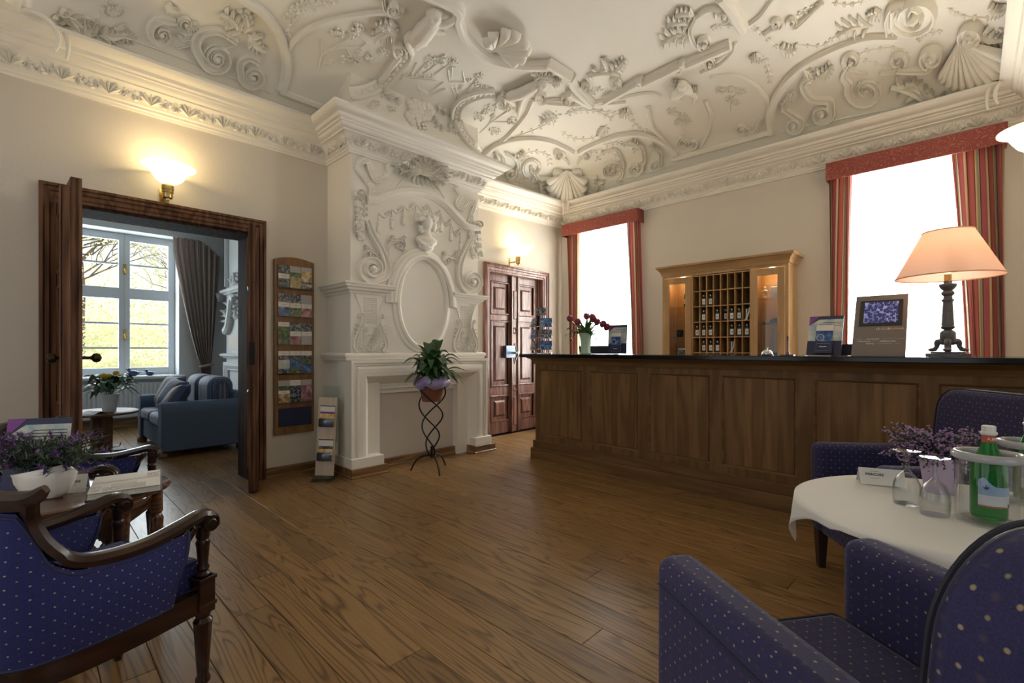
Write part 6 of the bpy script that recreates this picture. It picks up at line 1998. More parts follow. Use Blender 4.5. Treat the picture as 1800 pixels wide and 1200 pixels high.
bk = thing('guest_book', 'open white guest book with handwriting lying on the oval table', 'book', (0, 0, 0))
q = frame_from([(161, 871), (291, 853), (272, 819), (161, 838)], TZ + .03)
cen = (q[0] + q[1] + q[2] + q[3]) / 4
ux = (q[1] - q[0]); L_ = ux.length; ang = math.atan2(ux.y, ux.x)
bk.location = (cen.x, cen.y, TZ + .0005); bk.rotation_euler = (0, 0, ang)
W_ = .30
L_ = min(L_, .42)
plain('page', (.66, .62, .56), .7)
rows = []
for i in range(21):
    y_ = -W_ / 2 + W_ * i / 20
    u = abs(y_) / (W_ / 2)
    z = .030 * (1 - .10 * u ** 2) * (1 if u > .08 else .72 + u * 3.5)
    rows.append([(-L_ / 2, y_, z), (L_ / 2, y_, z)])
MB().grid(rows).build('pages', 'page', bk)
mb = MB()
for k in range(4): mb.box(-L_ / 2 + .001 * k, L_ / 2 - .001 * k, -W_ / 2 + .0015 * k, W_ / 2 - .0015 * k, .004 + .0055 * k, .0085 + .0055 * k)
mb.build('page_block', 'paper_white', bk, smooth=False)
MB().box(-L_ / 2 - .006, L_ / 2 + .006, -W_ / 2 - .005, W_ / 2 + .005, 0, .004).build('cover', 'ink', bk, smooth=False)
mb = MB()
for x_, n0, l0 in ((-.15, 5, .09), (-.05, 3, .06), (.06, 4, .05), (-.02, 6, .10), (.12, 5, .06)):
    for k in range(n0):
        pts = []
        y0 = (-.13 + .018 * k) if x_ < .1 else (.03 + .016 * k)
        for i in range(9): pts.append((x_ * .8 - .03 + l0 * .8 * i / 8 + (.01 if i % 2 else 0), y0 + .003 * math.sin(i * 2.6 + k), .0305 - .002 * (abs(y0) / .15)))
        mb.tube(pts, .0006, 4)
mb.build('handwriting', 'paper_grey', bk)

plain('cream_ceramic', (.70, .66, .60), .18, spec=.6)
plain('lavender_leaf', (.045, .075, .05), .6)
plain('lavender_flower', (.17, .07, .25), .6)
bp_ = on_z(80, 874, TZ)
bw = thing('lavender_bowl', 'cream boat shaped ceramic bowl with artificial lavender on the oval table', 'plant bowl', (bp_.x, bp_.y, TZ), R(44))
rows = []
for j, (r_, z) in enumerate(((.35, 0), (.55, .004), (.80, .03), (.96, .065), (1.0, .09), (.97, .112), (.93, .112), (.90, .085), (.0, .08))):
    rows.append([(.115 * r_ * math.cos(a) - (.012 if z > .1 else 0), .060 * r_ * math.sin(a), z + (.022 * math.cos(a) * (1 if z > .1 else .3 if z > .05 else 0))) for a in [2 * math.pi * i / 40 for i in range(41)]])
MB().grid(rows).build('bowl', 'cream_ceramic', bw)
lv, lfm = MB(), MB()
for k in range(150):
    a = rnd.uniform(0, 6.283); r0 = rnd.uniform(0, .07)
    b = V((1.3 * r0 * math.cos(a), .6 * r0 * math.sin(a), .09))
    tip = b + V((rnd.uniform(-.19, .20), rnd.uniform(-.11, .11), rnd.uniform(.01, .16)))
    pts = catmull([b, b.lerp(tip, .5) + V((0, 0, .03)), tip], 5)
    lfm.tube(pts, .0013, 4)
    for i, p in enumerate(pts[2:]):
        for _ in range(3):
            q_ = V((rnd.uniform(-1, 1), rnd.uniform(-1, 1), rnd.uniform(-.3, 1))).normalized() * rnd.uniform(.016, .03)
            blade(lfm if (i < 6 or k % 2) else lv, p, p + q_, .004, 0, 3)
    if k % 2 == 0:
        for i in range(5):
            p = pts[-1].lerp(pts[-4], i / 5)
            for _ in range(2):
                q_ = V((rnd.uniform(-1, 1), rnd.uniform(-1, 1), rnd.uniform(-.3, 1))).normalized() * .014
                blade(lv, p, p + q_, .005, 0, 3)
tag(lfm.build('lavender_stems', 'lavender_leaf', bw), kind='stuff'); tag(lv.build('lavender_blossom', 'lavender_flower', bw), kind='stuff')

# leaflet board and small cards
hp = on_z(66, 852, TZ)
hh = leaflet_holder((-2.70, .02, TZ + .004), R(62), 9, 'blue leaflet board with violet corner behind the lavender on the oval table')
tc_ = on_z(126, 863, TZ)


def tent_card(loc, rz, w_, h_, label, lines, mat='paper_white'):
    t = thing('tent_card', label, 'card', loc, rz)
    hw = h_ * .55
    mb = MB(); mb.add([(-w_, -hw, .0006), (w_, -hw, .0006), (w_, 0, h_), (-w_, 0, h_), (w_, hw, .0006), (-w_, hw, .0006)], [(0, 1, 2, 3), (3, 2, 4, 5)])
    mb.build('card_sheet', mat, t, smooth=False, solid=.0008)
    an = math.atan2(h_, hw)
    for s_, sz, v, x_ in lines:
        if not s_:
            MB().box(-sz * 2.4, sz * 2.4, -sz * .15, sz * .15, 0, .0006).build('print_line', 'paper_grey', t, smooth=False, loc=(x_, -hw * (1 - v) - .0012 * math.sin(an), h_ * v + .0012 * math.cos(an)), rot=(an, 0, 0))
            continue
        text(s_, sz, (x_, -hw * (1 - v) - .0012 * math.sin(an), h_ * v + .0012 * math.cos(an)), (an, 0, 0), 'ink', t)
    return t


tent_card((tc_.x, tc_.y, TZ), R(75), .05, .065, 'white folded tent card beside the open guest book', [('MERCURE', .014, .6, 0), ('', .008, .42, 0)])
sp_ = on_z(108, 856, TZ)
o = MB().box(-.028, .028, -.002, .002, 0, .075).build('small_card', 'navy_card', None, smooth=False, loc=(sp_.x, sp_.y, TZ + .0006), rot=(R(-6), 0, R(55)))
MB().sweep([(-.022, -.0025, .01), (.022, -.0025, .01), (.022, -.0025, .065), (-.022, -.0025, .065)], [(-.0006, 0), (.0006, 0), (.0006, .0005), (-.0006, .0005)], nrm=(0, -1, 0), closed=True).build('card_line', 'paper_grey', o)
tag(o, 'small upright navy card right of the lavender bowl', 'card')
# ------------------------------------------------------------------ the salon beyond the open door
plain('sofa_blue', (.085, .12, .19), .85, bump=.2, bump_scale=300)
stripes('sofa_stripe', [(0, (.07, .10, .20)), (.3, (.16, .19, .28)), (.38, (.06, .08, .17)), (.62, (.26, .24, .24)), (.68, (.10, .11, .20)), (.9, (.30, .24, .14))], period=.16)
stripes('cushion_stripe', [(0, (.05, .07, .16)), (.42, (.28, .20, .09)), (.5, (.10, .05, .03)), (.58, (.32, .26, .12)), (.66, (.05, .07, .16))], period=.17)
SX0, SX1, SY0, SY1 = -7.58, -6.08, .985, 1.86
sofa = thing('sofa', 'grey-blue rolled arm sofa standing in the salon', 'sofa', ((SX0 + SX1) / 2, SY0, 0))
hw = (SX1 - SX0) / 2
MB().box(-hw + .14, hw - .14, .03, .85, .07, .30).build('base', 'sofa_blue', sofa, smooth=True, bevel=.03, bseg=3)
for s_ in (-1, 1):
    mb = MB()
    x0 = s_ * (hw - .10)
    prof = [(-.08, .07), (.095, .07), (.095, .40), (.105, .47), (.10, .53), (.06, .575), (0, .59), (-.06, .575), (-.09, .53), (-.085, .47), (-.08, .42)]
    mb.M = Matrix(((s_, 0, 0, x0), (0, 0, 1, 0), (0, 1, 0, 0), (0, 0, 0, 1)))
    mb.prism(prof, .0, .80)
    mb.build('arm', 'sofa_blue', sofa, bevel=.015, bseg=2, fix=True, angle=50)
mb = MB().box(-hw + .1, hw - .1, .70, .88, .07, .66); mb.build('back', 'sofa_blue', sofa, bevel=.05, bseg=3)
for s_ in (-1, 1):
    o = MB().box(s_ * .29 - .285, s_ * .29 + .285, .0, .66, .30, .44).build('seat_cushion', 'sofa_stripe', sofa, bevel=.045, bseg=3, uv=True)
    o = MB().box(s_ * .29 - .285, s_ * .29 + .285, .47, .74, .40, .84).build('back_cushion', 'sofa_stripe', sofa, bevel=.11, bseg=5, uv=True)
    MB().tube([(s_ * .29 + .286 * s_, .605 + .09 * math.cos(R(20 * i)), .62 + .17 * math.sin(R(20 * i))) for i in range(18)], .008, 6, closed=True).build('piping', 'sofa_blue', o)
for x_ in (-hw + .1, hw - .1):
    for y_ in (.03, .78):
        MB().lathe([(.045, 0), (.055, .02), (.05, .05), (.035, .07)], 14, (x_, y_, 0)).build('foot', 'skirting_oak', sofa)


def pillow(loc, rot, sz, label):
    mb = MB()
    n = 10
    for sg in (1, -1):
        rows = []
        for j in range(n + 1):
            v = -1 + 2 * j / n
            row = []
            for i in range(n + 1):
                u = -1 + 2 * i / n
                th = (max(0, (1 - u ** 4) * (1 - v ** 4))) ** .6
                pin = 1 - .06 * (1 - abs(u)) * abs(v) ** 2 - .0
                row.append((sz * u * (1 - .07 * (1 - v * v)), sg * .085 * th, sz * v * (1 - .07 * (1 - u * u))))
            rows.append(row)
        mb.grid(rows if sg > 0 else [r[::-1] for r in rows])
    o = mb.build('striped_cushion', 'cushion_stripe', None, uv=True, angle=60)
    o.location = loc; o.rotation_euler = rot
    tag(o, label, 'cushion', 'striped cushions on the sofa')


pillow((-7.12, 1.24, .645), (R(-26), 0, R(14)), .20, 'largest striped cushion at the far end of the sofa')
pillow((-6.76, 1.20, .632), (R(-30), R(6), R(10)), .19, 'striped cushion in the middle of the sofa row of three')
pillow((-6.42, 1.17, .605), (R(-36), R(-10), R(6)), .17, 'smallest striped cushion nearest the near sofa arm')

ct = thing('coffee_table', 'dark oval coffee table with broad column in the salon', 'table', (-7.15, .60, 0))
MB().lathe([(.95, .42), (1, .425), (1, .44), (.97, .448), (0, .448)], 44, sx=.40, sy=.34).build('table_top', 'door_walnut', ct)
MB().box(-.10, .10, -.09, .09, .02, .42).build('column', 'door_walnut', ct, smooth=False, bevel=.004)
MB().box(-.22, .22, -.2, .2, 0, .02).build('foot_plate', 'door_walnut', ct, smooth=False, bevel=.004)
plain('flower_yellow', (.55, .36, .02), .5)
plain('flower_white', (.6, .62, .66), .5)
fv = thing('flower_vase', 'white vase with yellow flowers and dark leaves on the coffee table', 'vase', (-7.06, .66, .448))
MB().lathe([(.06, 0), (.062, .01), (.085, .17), (.088, .20), (.080, .20), (.076, .17), (0, .16)], 24).build('vase', 'white_paint', fv)
for k in range(44):
    arched_leaf(fv, rnd.uniform(0, 6.283), rnd.uniform(.14, .33), rnd.uniform(.24, .42), 0, rnd.uniform(.05, .08), 'lily_green', z0=.17, droop=rnd.uniform(-.02, .12))
for k in range(9):
    a = rnd.uniform(0, 6.283); r_ = rnd.uniform(.03, .14) if k < 5 else rnd.uniform(.2, .3)
    MB().sphere((r_ * math.cos(a), r_ * math.sin(a), rnd.uniform(.36, .46) if k < 5 else rnd.uniform(.26, .36)), (.032, .032, .028), 9, 6).build('blossom', 'flower_yellow' if k < 5 else 'flower_white', fv)
mb = MB(); mb.add([(-.10, -.07, .002), (.10, -.07, .002), (.10, .07, .002), (-.10, .07, .002), (-.10, 0, .03), (.10, 0, .03)], [(0, 1, 5, 4), (4, 5, 2, 3), (0, 3, 2, 1)])
tag(mb.build('folded_magazine', 'paper_grey', None, smooth=False, loc=(-6.93, .52, .4485), rot=(0, 0, R(30))), 'folded magazine lying on the coffee table beside the flower vase', 'magazine')

# radiator under the window
rad = thing('radiator', 'white ribbed radiator under the salon window', 'radiator', (AX, 0, 0))
MB().box(.03, .09, -.35, 1.50, .16, .66).build('core', 'white_paint', rad, smooth=False)
y = -.35
while y < 1.49:
    MB().box(.09, .102, y, y + .03, .17, .65).build('rib', 'white_paint', rad, smooth=False)
    y += .05
for sgn, nm in ((.47, 'blue bird figure left of the other on the salon window sill'), (.60, 'small blue bird figure on the right of the salon window sill')):
    mb = MB()
    k = 1.0 if sgn < .5 else .8
    mb.sphere((0, 0, .045 * k), (.04 * k, .07 * k, .042 * k), 12, 8); mb.sphere((0, -.055 * k, .10 * k), (.022 * k, .026 * k, .024 * k), 10, 7)
    mb.tube([(0, -.045 * k, .06 * k), (0, -.055 * k, .10 * k)], .018 * k, 8); mb.lathe([(.008 * k, 0), (0, .025 * k)], 6, (0, -.085 * k, .10 * k)); mb.sphere((0, .085 * k, .055 * k), (.02 * k, .035 * k, .01 * k), 8, 6)
    o = mb.build('bird_figurine', plain('bird_blue', (.03, .05, .13), .2) if 'bird_blue' not in MAT else 'bird_blue', None, loc=(AX - .02, 1.12 + (0 if sgn < .5 else .20), WA[2] - .005))
    tag(o, nm, 'figurine')

# tied curtain
stripes('salon_curtain', [(0, (.34, .27, .23)), (.3, (.26, .20, .18)), (.5, (.38, .30, .26)), (.8, (.24, .18, .17))], period=.12)
n, kk = 70, 26
rows = []
for j in range(kk + 1):
    t = j / kk
    zz = .05 + 2.86 * t
    e = 1 if zz > 2.7 else (max(0, (zz - .90) / 1.8)) ** .8 if zz > .90 else max(0, (.90 - zz) * .18)
    a, b = 1.97 - .37 * e - .02, 2.09 + .13 * min(1, e)
    row = []
    for i in range(n + 1):
        u = i / n
        head = 2.98 - .02 * (1 if u < .3 else 1) - (.28 * max(0, (u - .35) / .65) ** 1.6)
        row.append((AX + .12 + .035 * math.sin(2 * math.pi * 8 * u + .8 * t), a + (b - a) * u, min(zz, head) if zz > 2.4 else zz))
    rows.append(row)
o = MB().grid(rows).build('tied_curtain', 'salon_curtain')
uv = o.data.uv_layers.new(name='UVMap')
for p in o.data.polygons:
    for li in p.loop_indices:
        vi = o.data.loops[li].vertex_index
        uv.data[li].uv = ((vi % (n + 1)) / n * .9, rows[vi // (n + 1)][0][2])
tag(o, 'brown patterned curtain tied back beside the salon window', 'curtain')
MB().tube([(AX + .12 + .06 * math.cos(R(20 * i)), 2.03 + .09 * math.sin(R(20 * i)), .90 + .02 * math.sin(R(20 * i))) for i in range(18)], .022, 7, closed=True).build('tie_band', 'salon_curtain', o)

# chimney breast of the salon
sc_ = thing('salon_chimneypiece', 'pale stucco chimneypiece behind the sofa in the salon', 'chimneypiece', (0, 0, 0))
X0, X1, YF = -8.50, -6.2, 2.22
MB().box(X0, X1, YF, AY1, 0, AZ).build('breast', 'adj_wall', sc_, smooth=False)
MT = [(0, 0), (.03, 0), (.04, .02), (.07, .03), (.08, .05), (.08, .07), (0, .08)]
for z in (1.02, 2.02): msweep(MB(), [(X0, AY1, z), (X0, YF, z), (X1, YF, z)], [(-a, b) for a, b in MT][::-1] if False else MT, (0, 0, 1)).build('ledge', 'adj_wall', sc_, angle=30)
msweep(MB(), [(X0 + .04, YF, .02), (X0 + .04, YF, .96), (X1, YF, .96)], [(0, 0), (0, .06), (.05, .06), (.10, .03), (.12, .03), (.12, 0)], (0, -1, 0)).build('mantel_surround', 'adj_wall', sc_, angle=30, fix=True)
msweep(MB(), [(X0 + .08, YF, 2.14), (X0 + .08, YF, 2.95), (X1, YF, 2.95)], [(0, 0), (0, .05), (.04, .05), (.06, .02), (.06, 0)], (0, -1, 0)).build('panel_frame', 'adj_wall', sc_, angle=30, fix=True)
pts = catmull([(X0 + .10, YF, 1.44), (X0 + .25, YF, 1.52), (X0 + .36, YF, 1.72), (X0 + .45, YF, 1.93), (X0 + .58, YF, 1.90)], 6)
MB().sweep(pts, [(-.06, 0), (-.06, .06), (-.03, .09), (.03, .09), (.06, .06), (.06, 0)], nrm=(0, -1, 0)).build('console_scroll', 'adj_wall', sc_)
LIFT = lambda x, y: (on_y(x, y, YF), V((0, -1, 0)))
for a_, b_ in (((405, 545), (415, 515)), ((405, 570), (395, 545)), ((410, 500), (418, 480)), ((412, 560), (420, 540)), ((388, 530), (385, 515))):
    mb = MB(); acanthus(mb, a_, b_, .10, .06, 3); mb.build('acanthus_leaf', 'adj_wall', sc_)
LIFT = lift
mb = MB().box(X0 + .16, X0 + .8, YF - .012, YF, 1.16, 1.38); mb.build('relief_field', 'niche_paint', sc_, smooth=False)

# ------------------------------------------------------------------ garden outside the salon window
plain('lawn', (.60, .61, .34), .9, noise_amt=.45, noise_scale=3.5)
plain('bark', (.10, .075, .055), .9)
m, nt, b = nodes('spring_leaf')
b.inputs['Base Color'].default_value = (.74, .73, .50, 1); b.inputs['Roughness'].default_value = .6
tl = N(nt, 'ShaderNodeBsdfTranslucent'); tl.inputs[0].default_value = (.80, .80, .52, 1)
mx = N(nt, 'ShaderNodeMixShader', i_0=.5); nt.links.new(b.outputs[0], mx.inputs[1]); nt.links.new(tl.outputs[0], mx.inputs[2]); nt.links.new(mx.outputs[0], nt.nodes['Material Output'].inputs[0])
rows = []
for i in range(21):
    x_ = -9.9 - 30 * (i / 20) ** 1.3
    rows.append([(x_, -14 + 1.6 * j, -1.4 + 5.2 * max(0, (-x_ - 12) / 26) ** .8 + .2 * math.sin(j * 1.3 + i)) for j in range(21)])
tag(MB().grid(rows).build('garden_ground', 'lawn'), None, None, None, 'structure')
sun = bpy.data.lights.new('sun', 'SUN'); sun.energy = 8; sun.angle = R(3); sun.color = (1, .95, .85)
so = bpy.data.objects.new('sun', sun); COL.objects.link(so); so.rotation_euler = (R(38), R(8), R(60))


def tree(base, h, seed, label, dens=700):
    r_ = random.Random(seed)
    t = thing('garden_tree', label, 'tree', base, 0, 'trees outside the salon window')
    br, lf_ = MB(), MB()

    def grow(p, d, ln, rad, depth):
        e = p + d * ln
        md = p.lerp(e, .5) + V((r_.uniform(-1, 1), r_.uniform(-1, 1), r_.uniform(-.4, .6))) * ln * .08
        br.tube(catmull([p, md, e], 3), [rad * (1 - .4 * i / 6) for i in range(7)], 5)
        if depth == 0 or rad < .006:
            for _ in range(12):
                q = e + V((r_.gauss(0, .28), r_.gauss(0, .28), r_.gauss(0, .22)))
                n_ = V((r_.uniform(-1, 1), r_.uniform(-1, 1), r_.uniform(-1, 1))).normalized() * r_.uniform(.035, .06)
                s_ = n_.cross(V((.3, .5, .8))).normalized() * .022
                lf_.quad(q - n_, q + s_, q + n_, q - s_)
            return
        for k in range(3 if depth > 2 else 3):
            nd = (d + V((r_.uniform(-1, 1), r_.uniform(-1, 1), r_.uniform(-.25, .55))) * .85).normalized()
            grow(e if k else md, nd, ln * r_.uniform(.62, .85), rad * .6, depth - 1)
    grow(V((0, 0, 0)), V((0, 0, 1)), h * .34, h * .016, 6)
    br.build('trunk', 'bark', t)
    tag(lf_.build('foliage', 'spring_leaf', t, smooth=False), kind='stuff')


mb = MB()
rr_ = random.Random(21)
for _ in range(30000):
    x_ = -13 - 22 * rr_.random() ** 1.2
    q = V((x_, rr_.uniform(-4, 6), -1.4 + 5.2 * max(0, (-x_ - 12) / 26) ** .8 + rr_.random() ** 2 * 3.2 + .1))
    n_ = V((rr_.uniform(-1, 1), rr_.uniform(-1, 1), rr_.uniform(-1, 1))).normalized() * rr_.uniform(.03, .07)
    s_ = n_.cross(V((.3, .5, .8))).normalized() * .03
    mb.quad(q - n_, q + s_, q + n_, q - s_)
tag(mb.build('shrub_leaves', 'spring_leaf', smooth=False), 'pale spring leaves of the shrubs on the garden slope', 'shrubs', None, 'stuff')
tree((-15.0, -.8, -1.35), 8.5, 3, 'leafy garden tree left in the salon window')
tree((-17.0, 3.6, -.9), 9.0, 5, 'leafy garden tree right in the salon window')
tree((-13.2, -1.9, -1.38), 7.5, 23, 'nearest garden tree leaning in from the left of the salon window')
tree((-21.0, 1.2, 0.0), 10.0, 11, 'farthest pale garden tree between the two nearer ones')
# ------------------------------------------------------------------ upholstered club chairs on the right
dotted('navy_dots', (.028, .025, .084), (.30, .24, .15), (.060, .046, .070), .040, size=.045)
plain('navy_piping', (.010, .010, .022), .7)
wood('dark_leg', (.008, .004, .003), (.016, .008, .006), (.028, .014, .01), 'z', 1, 3, rough=.35, vary=.02)


def club_chair(label, loc, rz):
    t = thing('club_chair', label, 'armchair', loc, rz, 'dotted navy club chairs')
    for s_ in (-1, 1):
        x0, x1 = sorted((s_ * .21, s_ * .315))
        o = MB().box(x0, x1, -.60, 0, .20, .662).build('arm', 'navy_dots', t, bevel=.036, bseg=4, uv=True)
        MB().tube([(s_ * .316, -.03, .60), (s_ * .316, -.60, .60)], .0025, 5).build('seam', 'navy_piping', o)
    # back: rounded slab leaning back
    n = 12
    sil = []
    for i in range(n + 1):
        a = R(180 - 90 * i / n); sil.append((-.195 + .12 * math.cos(a), .835 + .12 * math.sin(a)))
    for i in range(n + 1):
        a = R(90 - 90 * i / n); sil.append((.195 + .12 * math.cos(a), .835 + .12 * math.sin(a)))
    sil = [(-.315, .20)] + sil + [(.315, .20)]
    mb = MB(); mb.M = Matrix.Translation((0, -.535, 0)) @ Matrix(((1, 0, 0, 0), (0, -.985, -.10, 0), (0, 0, 1, 0), (0, 0, 0, 1))) @ Matrix(((1, 0, 0, 0), (0, 0, 1, 0), (0, 1, 0, 0), (0, 0, 0, 1)))
    Mb = mb.M.copy()
    mb.prism(sil, 0, .12)
    o = mb.build('back', 'navy_dots', t, bevel=.03, bseg=4, uv=True, fix=True)
    for d in (.012, .108):
        MB().tube([Mb @ V((x * 1.002, z, d)) for x, z in sil], .0035, 6).build('piping', 'navy_piping', o)
    MB().box(-.212, .212, -.60, -.012, .20, .352).build('seat_base', 'navy_dots', t, bevel=.012, uv=True)
    o = MB().box(-.208, .208, -.575, .006, .352, .462).build('seat_cushion', 'navy_dots', t, bevel=.022, bseg=3, uv=True)
    z = .455
    MB().tube([(-.20, -.565, z), (-.20, -.004, z), (-.195, .002, z), (.195, .002, z), (.20, -.004, z), (.20, -.565, z)], .005, 6).build('piping', 'navy_piping', o)
    for s_ in (-1, 1):
        for y_ in (-.04, -.62):
            rows = [(-.026, .026, .21), (-.016, .016, 0)]
            mb = MB(); vs = []
            for a, b, z_ in rows: vs += [(s_ * .27 + a, y_ + a, z_), (s_ * .27 + b, y_ + a, z_), (s_ * .27 + b, y_ + b, z_), (s_ * .27 + a, y_ + b, z_)]
            mb.add(vs, [(0, 1, 2, 3), (7, 6, 5, 4)] + [(i, 4 + i, 4 + (i + 1) % 4, (i + 1) % 4) for i in range(4)])
            mb.build('leg', 'dark_leg', t, smooth=False, bevel=.002)
    return t


cc1 = club_chair('navy dotted club chair nearest the camera at lower right', (-.372, 1.315, 0), math.atan2(.57, -.82) - math.pi / 2)
cc2 = copy_tree(cc1)
cc2.location = (-.44, 2.705, 0); cc2.rotation_euler = (0, 0, math.atan2(-.61, -.79) - math.pi / 2)
cc2['label'] = 'navy dotted club chair behind the white clothed table'

# ------------------------------------------------------------------ round table with white cloth
m, nt, b = nodes('white_cloth')
b.inputs['Base Color'].default_value = (.72, .70, .66, 1); b.inputs['Roughness'].default_value = .8
RTX, RTY, RTZ, RR = -.022, 2.0, .65, .44
rt_ = thing('round_table', 'round pedestal table under the white cloth between the navy chairs', 'table', (RTX, RTY, 0))
MB().lathe([(RR - .02, RTZ - .032), (RR - .008, RTZ - .03), (RR - .006, RTZ - .006), (RR - .02, RTZ - .003), (0, RTZ - .003)], 48).build('table_top', 'mahogany', rt_)
MB().lathe([(.20, 0), (.20, .02), (.06, .05), (.04, .10), (.04, .55), (.10, .615)], 24).build('pedestal', 'mahogany', rt_)
rows = []
nn = 96
C0 = R(190)
for j, f in enumerate((0, .3, .6, .85, .97, 1.0, 1.004, 1.0, 1.0, 1.0, 1.0)):
    row = []
    for i in range(nn + 1):
        th = 2 * math.pi * i / nn
        ph = th - C0 + R(45)
        a = .452
        drop = max(.022, min(a / max(abs(math.cos(ph)), abs(math.sin(ph)), .01),   .62) - RR) * (.7 if R(235) < th < R(325) else 1)
        if j <= 5:
            r_, z = RR * f * 1.0, RTZ + .0015 * math.sin(th * 5 + f * 9) * f - (.004 if j == 5 else 0)
        else:
            k = (j - 5) / 5
            r_ = RR + .004 + drop * k * (.16 + .10 * math.sin(4 * ph + 1.2) + .12 * math.sin(11 * th))
            z = RTZ - .004 - drop * k
        row.append((r_ * math.cos(th), r_ * math.sin(th), z))
    rows.append(row)
o = MB().grid(rows).build('tablecloth', 'white_cloth', None, loc=(RTX, RTY, .0015), solid=.0012, angle=80)
tag(o, 'white cloth draped over the round table at right', 'tablecloth')
TT = RTZ + .0035

# folded card, glasses, cooler with bottle, planter
p_ = on_z(1548, 850, TT)
tent_card((p_.x, p_.y, TT), R(44.2 - 22), .069, .056, 'white folded card reading MERCURE before the upturned glasses', [('MERCURE', .013, .62, -.022), ('', .006, .8, -.022), ('', .006, .42, -.022)])


glassy('glassware', (.97, .98, .98), .22, .04, 2.2)


def wine_glass(px, label):
    p = on_z(px[0], px[1], TT)
    t = thing('wine_glass', label, 'glass', (p.x, p.y, TT), 0, 'upturned glasses on the white cloth'); t.scale = (1.11,) * 3
    MB().lathe([(.031, 0), (.033, .02), (.034, .04), (.031, .062), (.022, .082), (.010, .094), (.0055, .102), (.0045, .118), (.0055, .140), (.010, .148), (.026, .1525), (.033, .154), (.033, .1565), (.0, .158)], 32).build('glass_body', 'glassware', t)
    MB().lathe([(.0296, .001), (.0316, .02), (.0326, .04), (.0296, .061), (.0206, .080), (.008, .091), (0, .093)], 32).build('glass_inner', 'glassware', t)
    return t


wine_glass((1594, 885), 'upturned stemmed glass beside the folded card')
wine_glass((1643, 904), 'upturned stemmed glass between the other glass and the cooler')
plain('lilac_pot', (.50, .40, .53), .45)
pp = on_z(1652, 864, TT)
pt = thing('flower_pot', 'lilac pot of tiny purple flowers on the white cloth', 'potted plant', (pp.x, pp.y, TT)); pt.scale = (1.11,) * 3
MB().lathe([(.036, 0), (.038, .003), (.052, .105), (.054, .112), (.050, .112), (.047, .10), (0, .095)], 32).build('pot', 'lilac_pot', pt)
plain('tiny_flower', (.36, .20, .40), .6)
plain('herb_green', (.035, .06, .025), .6)
fm, gm = MB(), MB()
for k in range(130):
    a = rnd.uniform(0, 6.283)
    b = V((.03 * math.cos(a) * rnd.random(), .03 * math.sin(a) * rnd.random(), .10))
    out_ = rnd.uniform(.03, .12)
    tip = b + RT * (out_ * math.cos(a) * 1.25 - .02) + FW * (out_ * math.sin(a) * .8) + V((0, 0, rnd.uniform(-.02, .10) - .25 * max(0, out_ - .09)))
    pts = catmull([b, b.lerp(tip, .5) + V((0, 0, .02)), tip], 5)
    gm.tube(pts, .0007, 4)
    for i, p in enumerate(pts[2:]):
        for _ in range(4):
            q = V((rnd.uniform(-1, 1), rnd.uniform(-1, 1), rnd.uniform(-1, 1))).normalized() * .007
            blade(gm, p, p + q, .005, 0, 3)
        if i > 2 or rnd.random() < .3:
            for _ in range(2):
                c_ = p + V((rnd.gauss(0, .006), rnd.gauss(0, .006), rnd.gauss(.002, .006)))
                fm.sphere(c_, (.0034, .0034, .0026), 5, 3)
tag(gm.build('herb_stems', 'herb_green', pt), kind='stuff'); tag(fm.build('tiny_blossoms', 'tiny_flower', pt), kind='stuff')

glassy('acrylic', (.95, .96, .96), .18, .05, 2.5)
plain('acrylic_rim', (.36, .37, .39), .15, spec=.7)
m, nt, b = nodes('green_bottle_glass')
b.inputs['Base Color'].default_value = (.03, .30, .05, 1); b.inputs['Roughness'].default_value = .04; b.inputs['Transmission Weight'].default_value = .55; b.inputs['IOR'].default_value = 1.3
plain('label_blue', (.30, .42, .62), .5, noise_amt=.15, noise_scale=120)
plain('label_white', (.60, .62, .66), .5)
plain('label_red', (.45, .08, .05), .5)
plain('cap_white', (.70, .68, .66), .35)


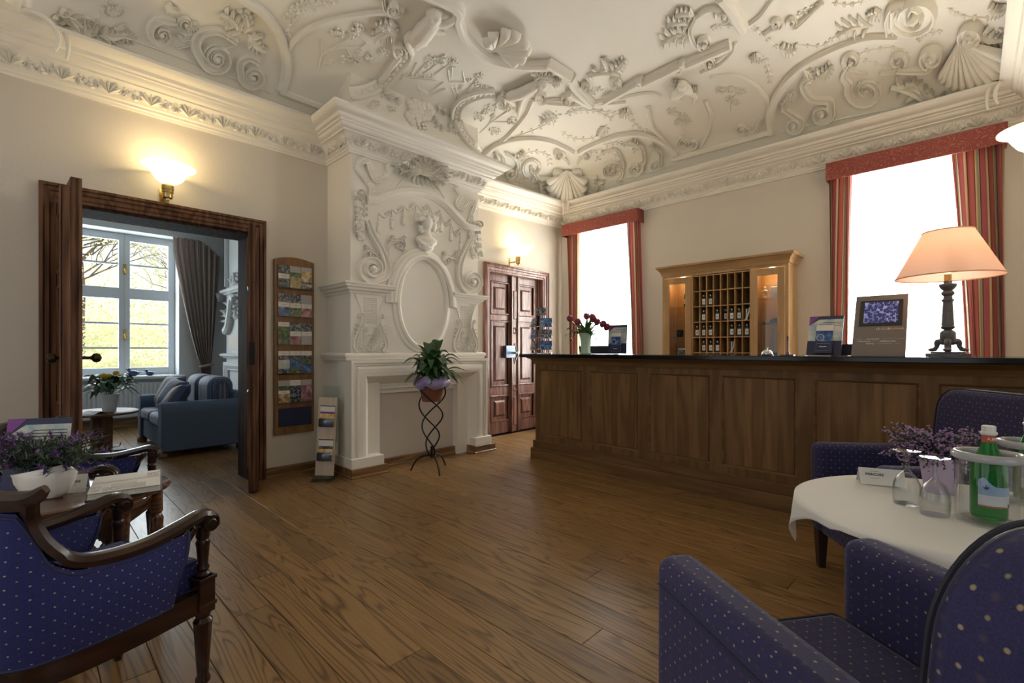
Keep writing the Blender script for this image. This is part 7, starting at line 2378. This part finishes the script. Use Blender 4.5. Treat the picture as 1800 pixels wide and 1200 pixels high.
def cooler(p, label, blabel, neck, word):
    t = thing('bottle_cooler', label, 'bottle cooler', (p.x, p.y, TT), 0, 'clear bottle coolers'); t.scale = (1.11,) * 3
    MB().lathe([(0, .004), (.062, .004), (.064, 0), (.066, .004), (.066, .166), (.064, .17)], 40, cap=False).build('outer_wall', 'acrylic', t)
    MB().lathe([(0, .010), (.055, .010), (.056, .014), (.056, .168)], 40, cap=False).build('inner_wall', 'acrylic', t)
    MB().tube([(.064 * math.cos(R(9 * i)), .064 * math.sin(R(9 * i)), .173) for i in range(40)], [(.011)] * 40, 10, closed=True).build('rim', 'acrylic_rim', t)
    bt = thing('water_bottle', blabel, 'bottle', (p.x, p.y, TT + .0125), 0, 'green water bottles'); bt.scale = (1.11,) * 3
    MB().lathe([(0, .003), (.026, 0), (.034, .004), (.036, .012), (.036, .115), (.034, .135), (.026, .16), (.0165, .185), (.0135, .20), (.0135, .222), (.0125, .226)], 36).build('bottle_glass', 'green_bottle_glass', bt)
    MB().lathe([(.0140, .198), (.0140, .215)], 28, cap=False).build('neck_label', neck, bt)
    MB().lathe([(.0145, .216), (.0168, .219), (.0168, .223), (.0140, .225), (.0140, .238), (.012, .24), (0, .24)], 28).build('cap', 'cap_white', bt)
    a0, a1 = YAW + R(-90) - R(78), YAW + R(-90) + R(62)
    lb = MB()
    k = 28
    rows = []
    for i in range(k + 1):
        u = i / k
        top = .088 + .022 * math.exp(-((u - .12) / .16) ** 2)
        a = a0 + (a1 - a0) * u
        rows.append([(.0364 * math.cos(a), .0364 * math.sin(a), z) for z in (.062, .072, top)])
    lb.grid(rows).build('bottle_label', 'label_blue', bt)
    MB().lathe([(.0366, .038), (.0366, .066)], 28, a0=a0, a1=a1, cap=False).build('bottle_label', 'label_white', bt)
    MB().lathe([(.0368, .036), (.0368, .040)], 20, a0=a0, a1=a0 + (a1 - a0) * .62, cap=False).build('label_stripe', 'label_red', bt)
    MB().lathe([(.0368, .036), (.0368, .046)], 12, a0=a0 + (a1 - a0) * .70, a1=a1, cap=False).build('label_stripe', 'navy_card', bt)
    st_ = MB(); st_.M = Matrix.Translation((.0366 * math.cos(a0 + .45), .0366 * math.sin(a0 + .45), .086)) @ Matrix.Rotation(a0 + .45 + R(90), 4, 'Z')
    st_.box(-.001, .001, -.001, .001, -.006, .006).box(-.006, .006, -.001, .001, -.001, .001).box(-.004, .004, -.0008, .0008, -.004, -.002)
    st_.build('label_star', 'navy_card', bt, smooth=False)
    if word:
        for i, ch_ in enumerate(word):
            a = YAW + R(-90) + R(-44 + 15 * i)
            text(ch_, .010, (.0143 * math.cos(a), .0143 * math.sin(a), .2065), (R(90), 0, a + R(90)), 'cap_white', bt)
    sh_ = MB().lathe([(.0265, .160), (.031, .148)], 14, a0=YAW + R(-90) - R(50), a1=YAW + R(-90) + R(10), cap=False, sx=1.02, sy=1.02)
    sh_.build('shoulder_label', neck, bt)


cooler(on_z(1738, 918, TT), 'clear double walled bottle cooler in front on the white cloth', 'green water bottle with red neck label in the front cooler', 'label_red', 'A.PANNA')
cooler(on_z(1812, 885, TT), 'clear double walled bottle cooler cut by the right picture edge', 'green water bottle with blue neck label in the rear cooler', 'label_blue', None)
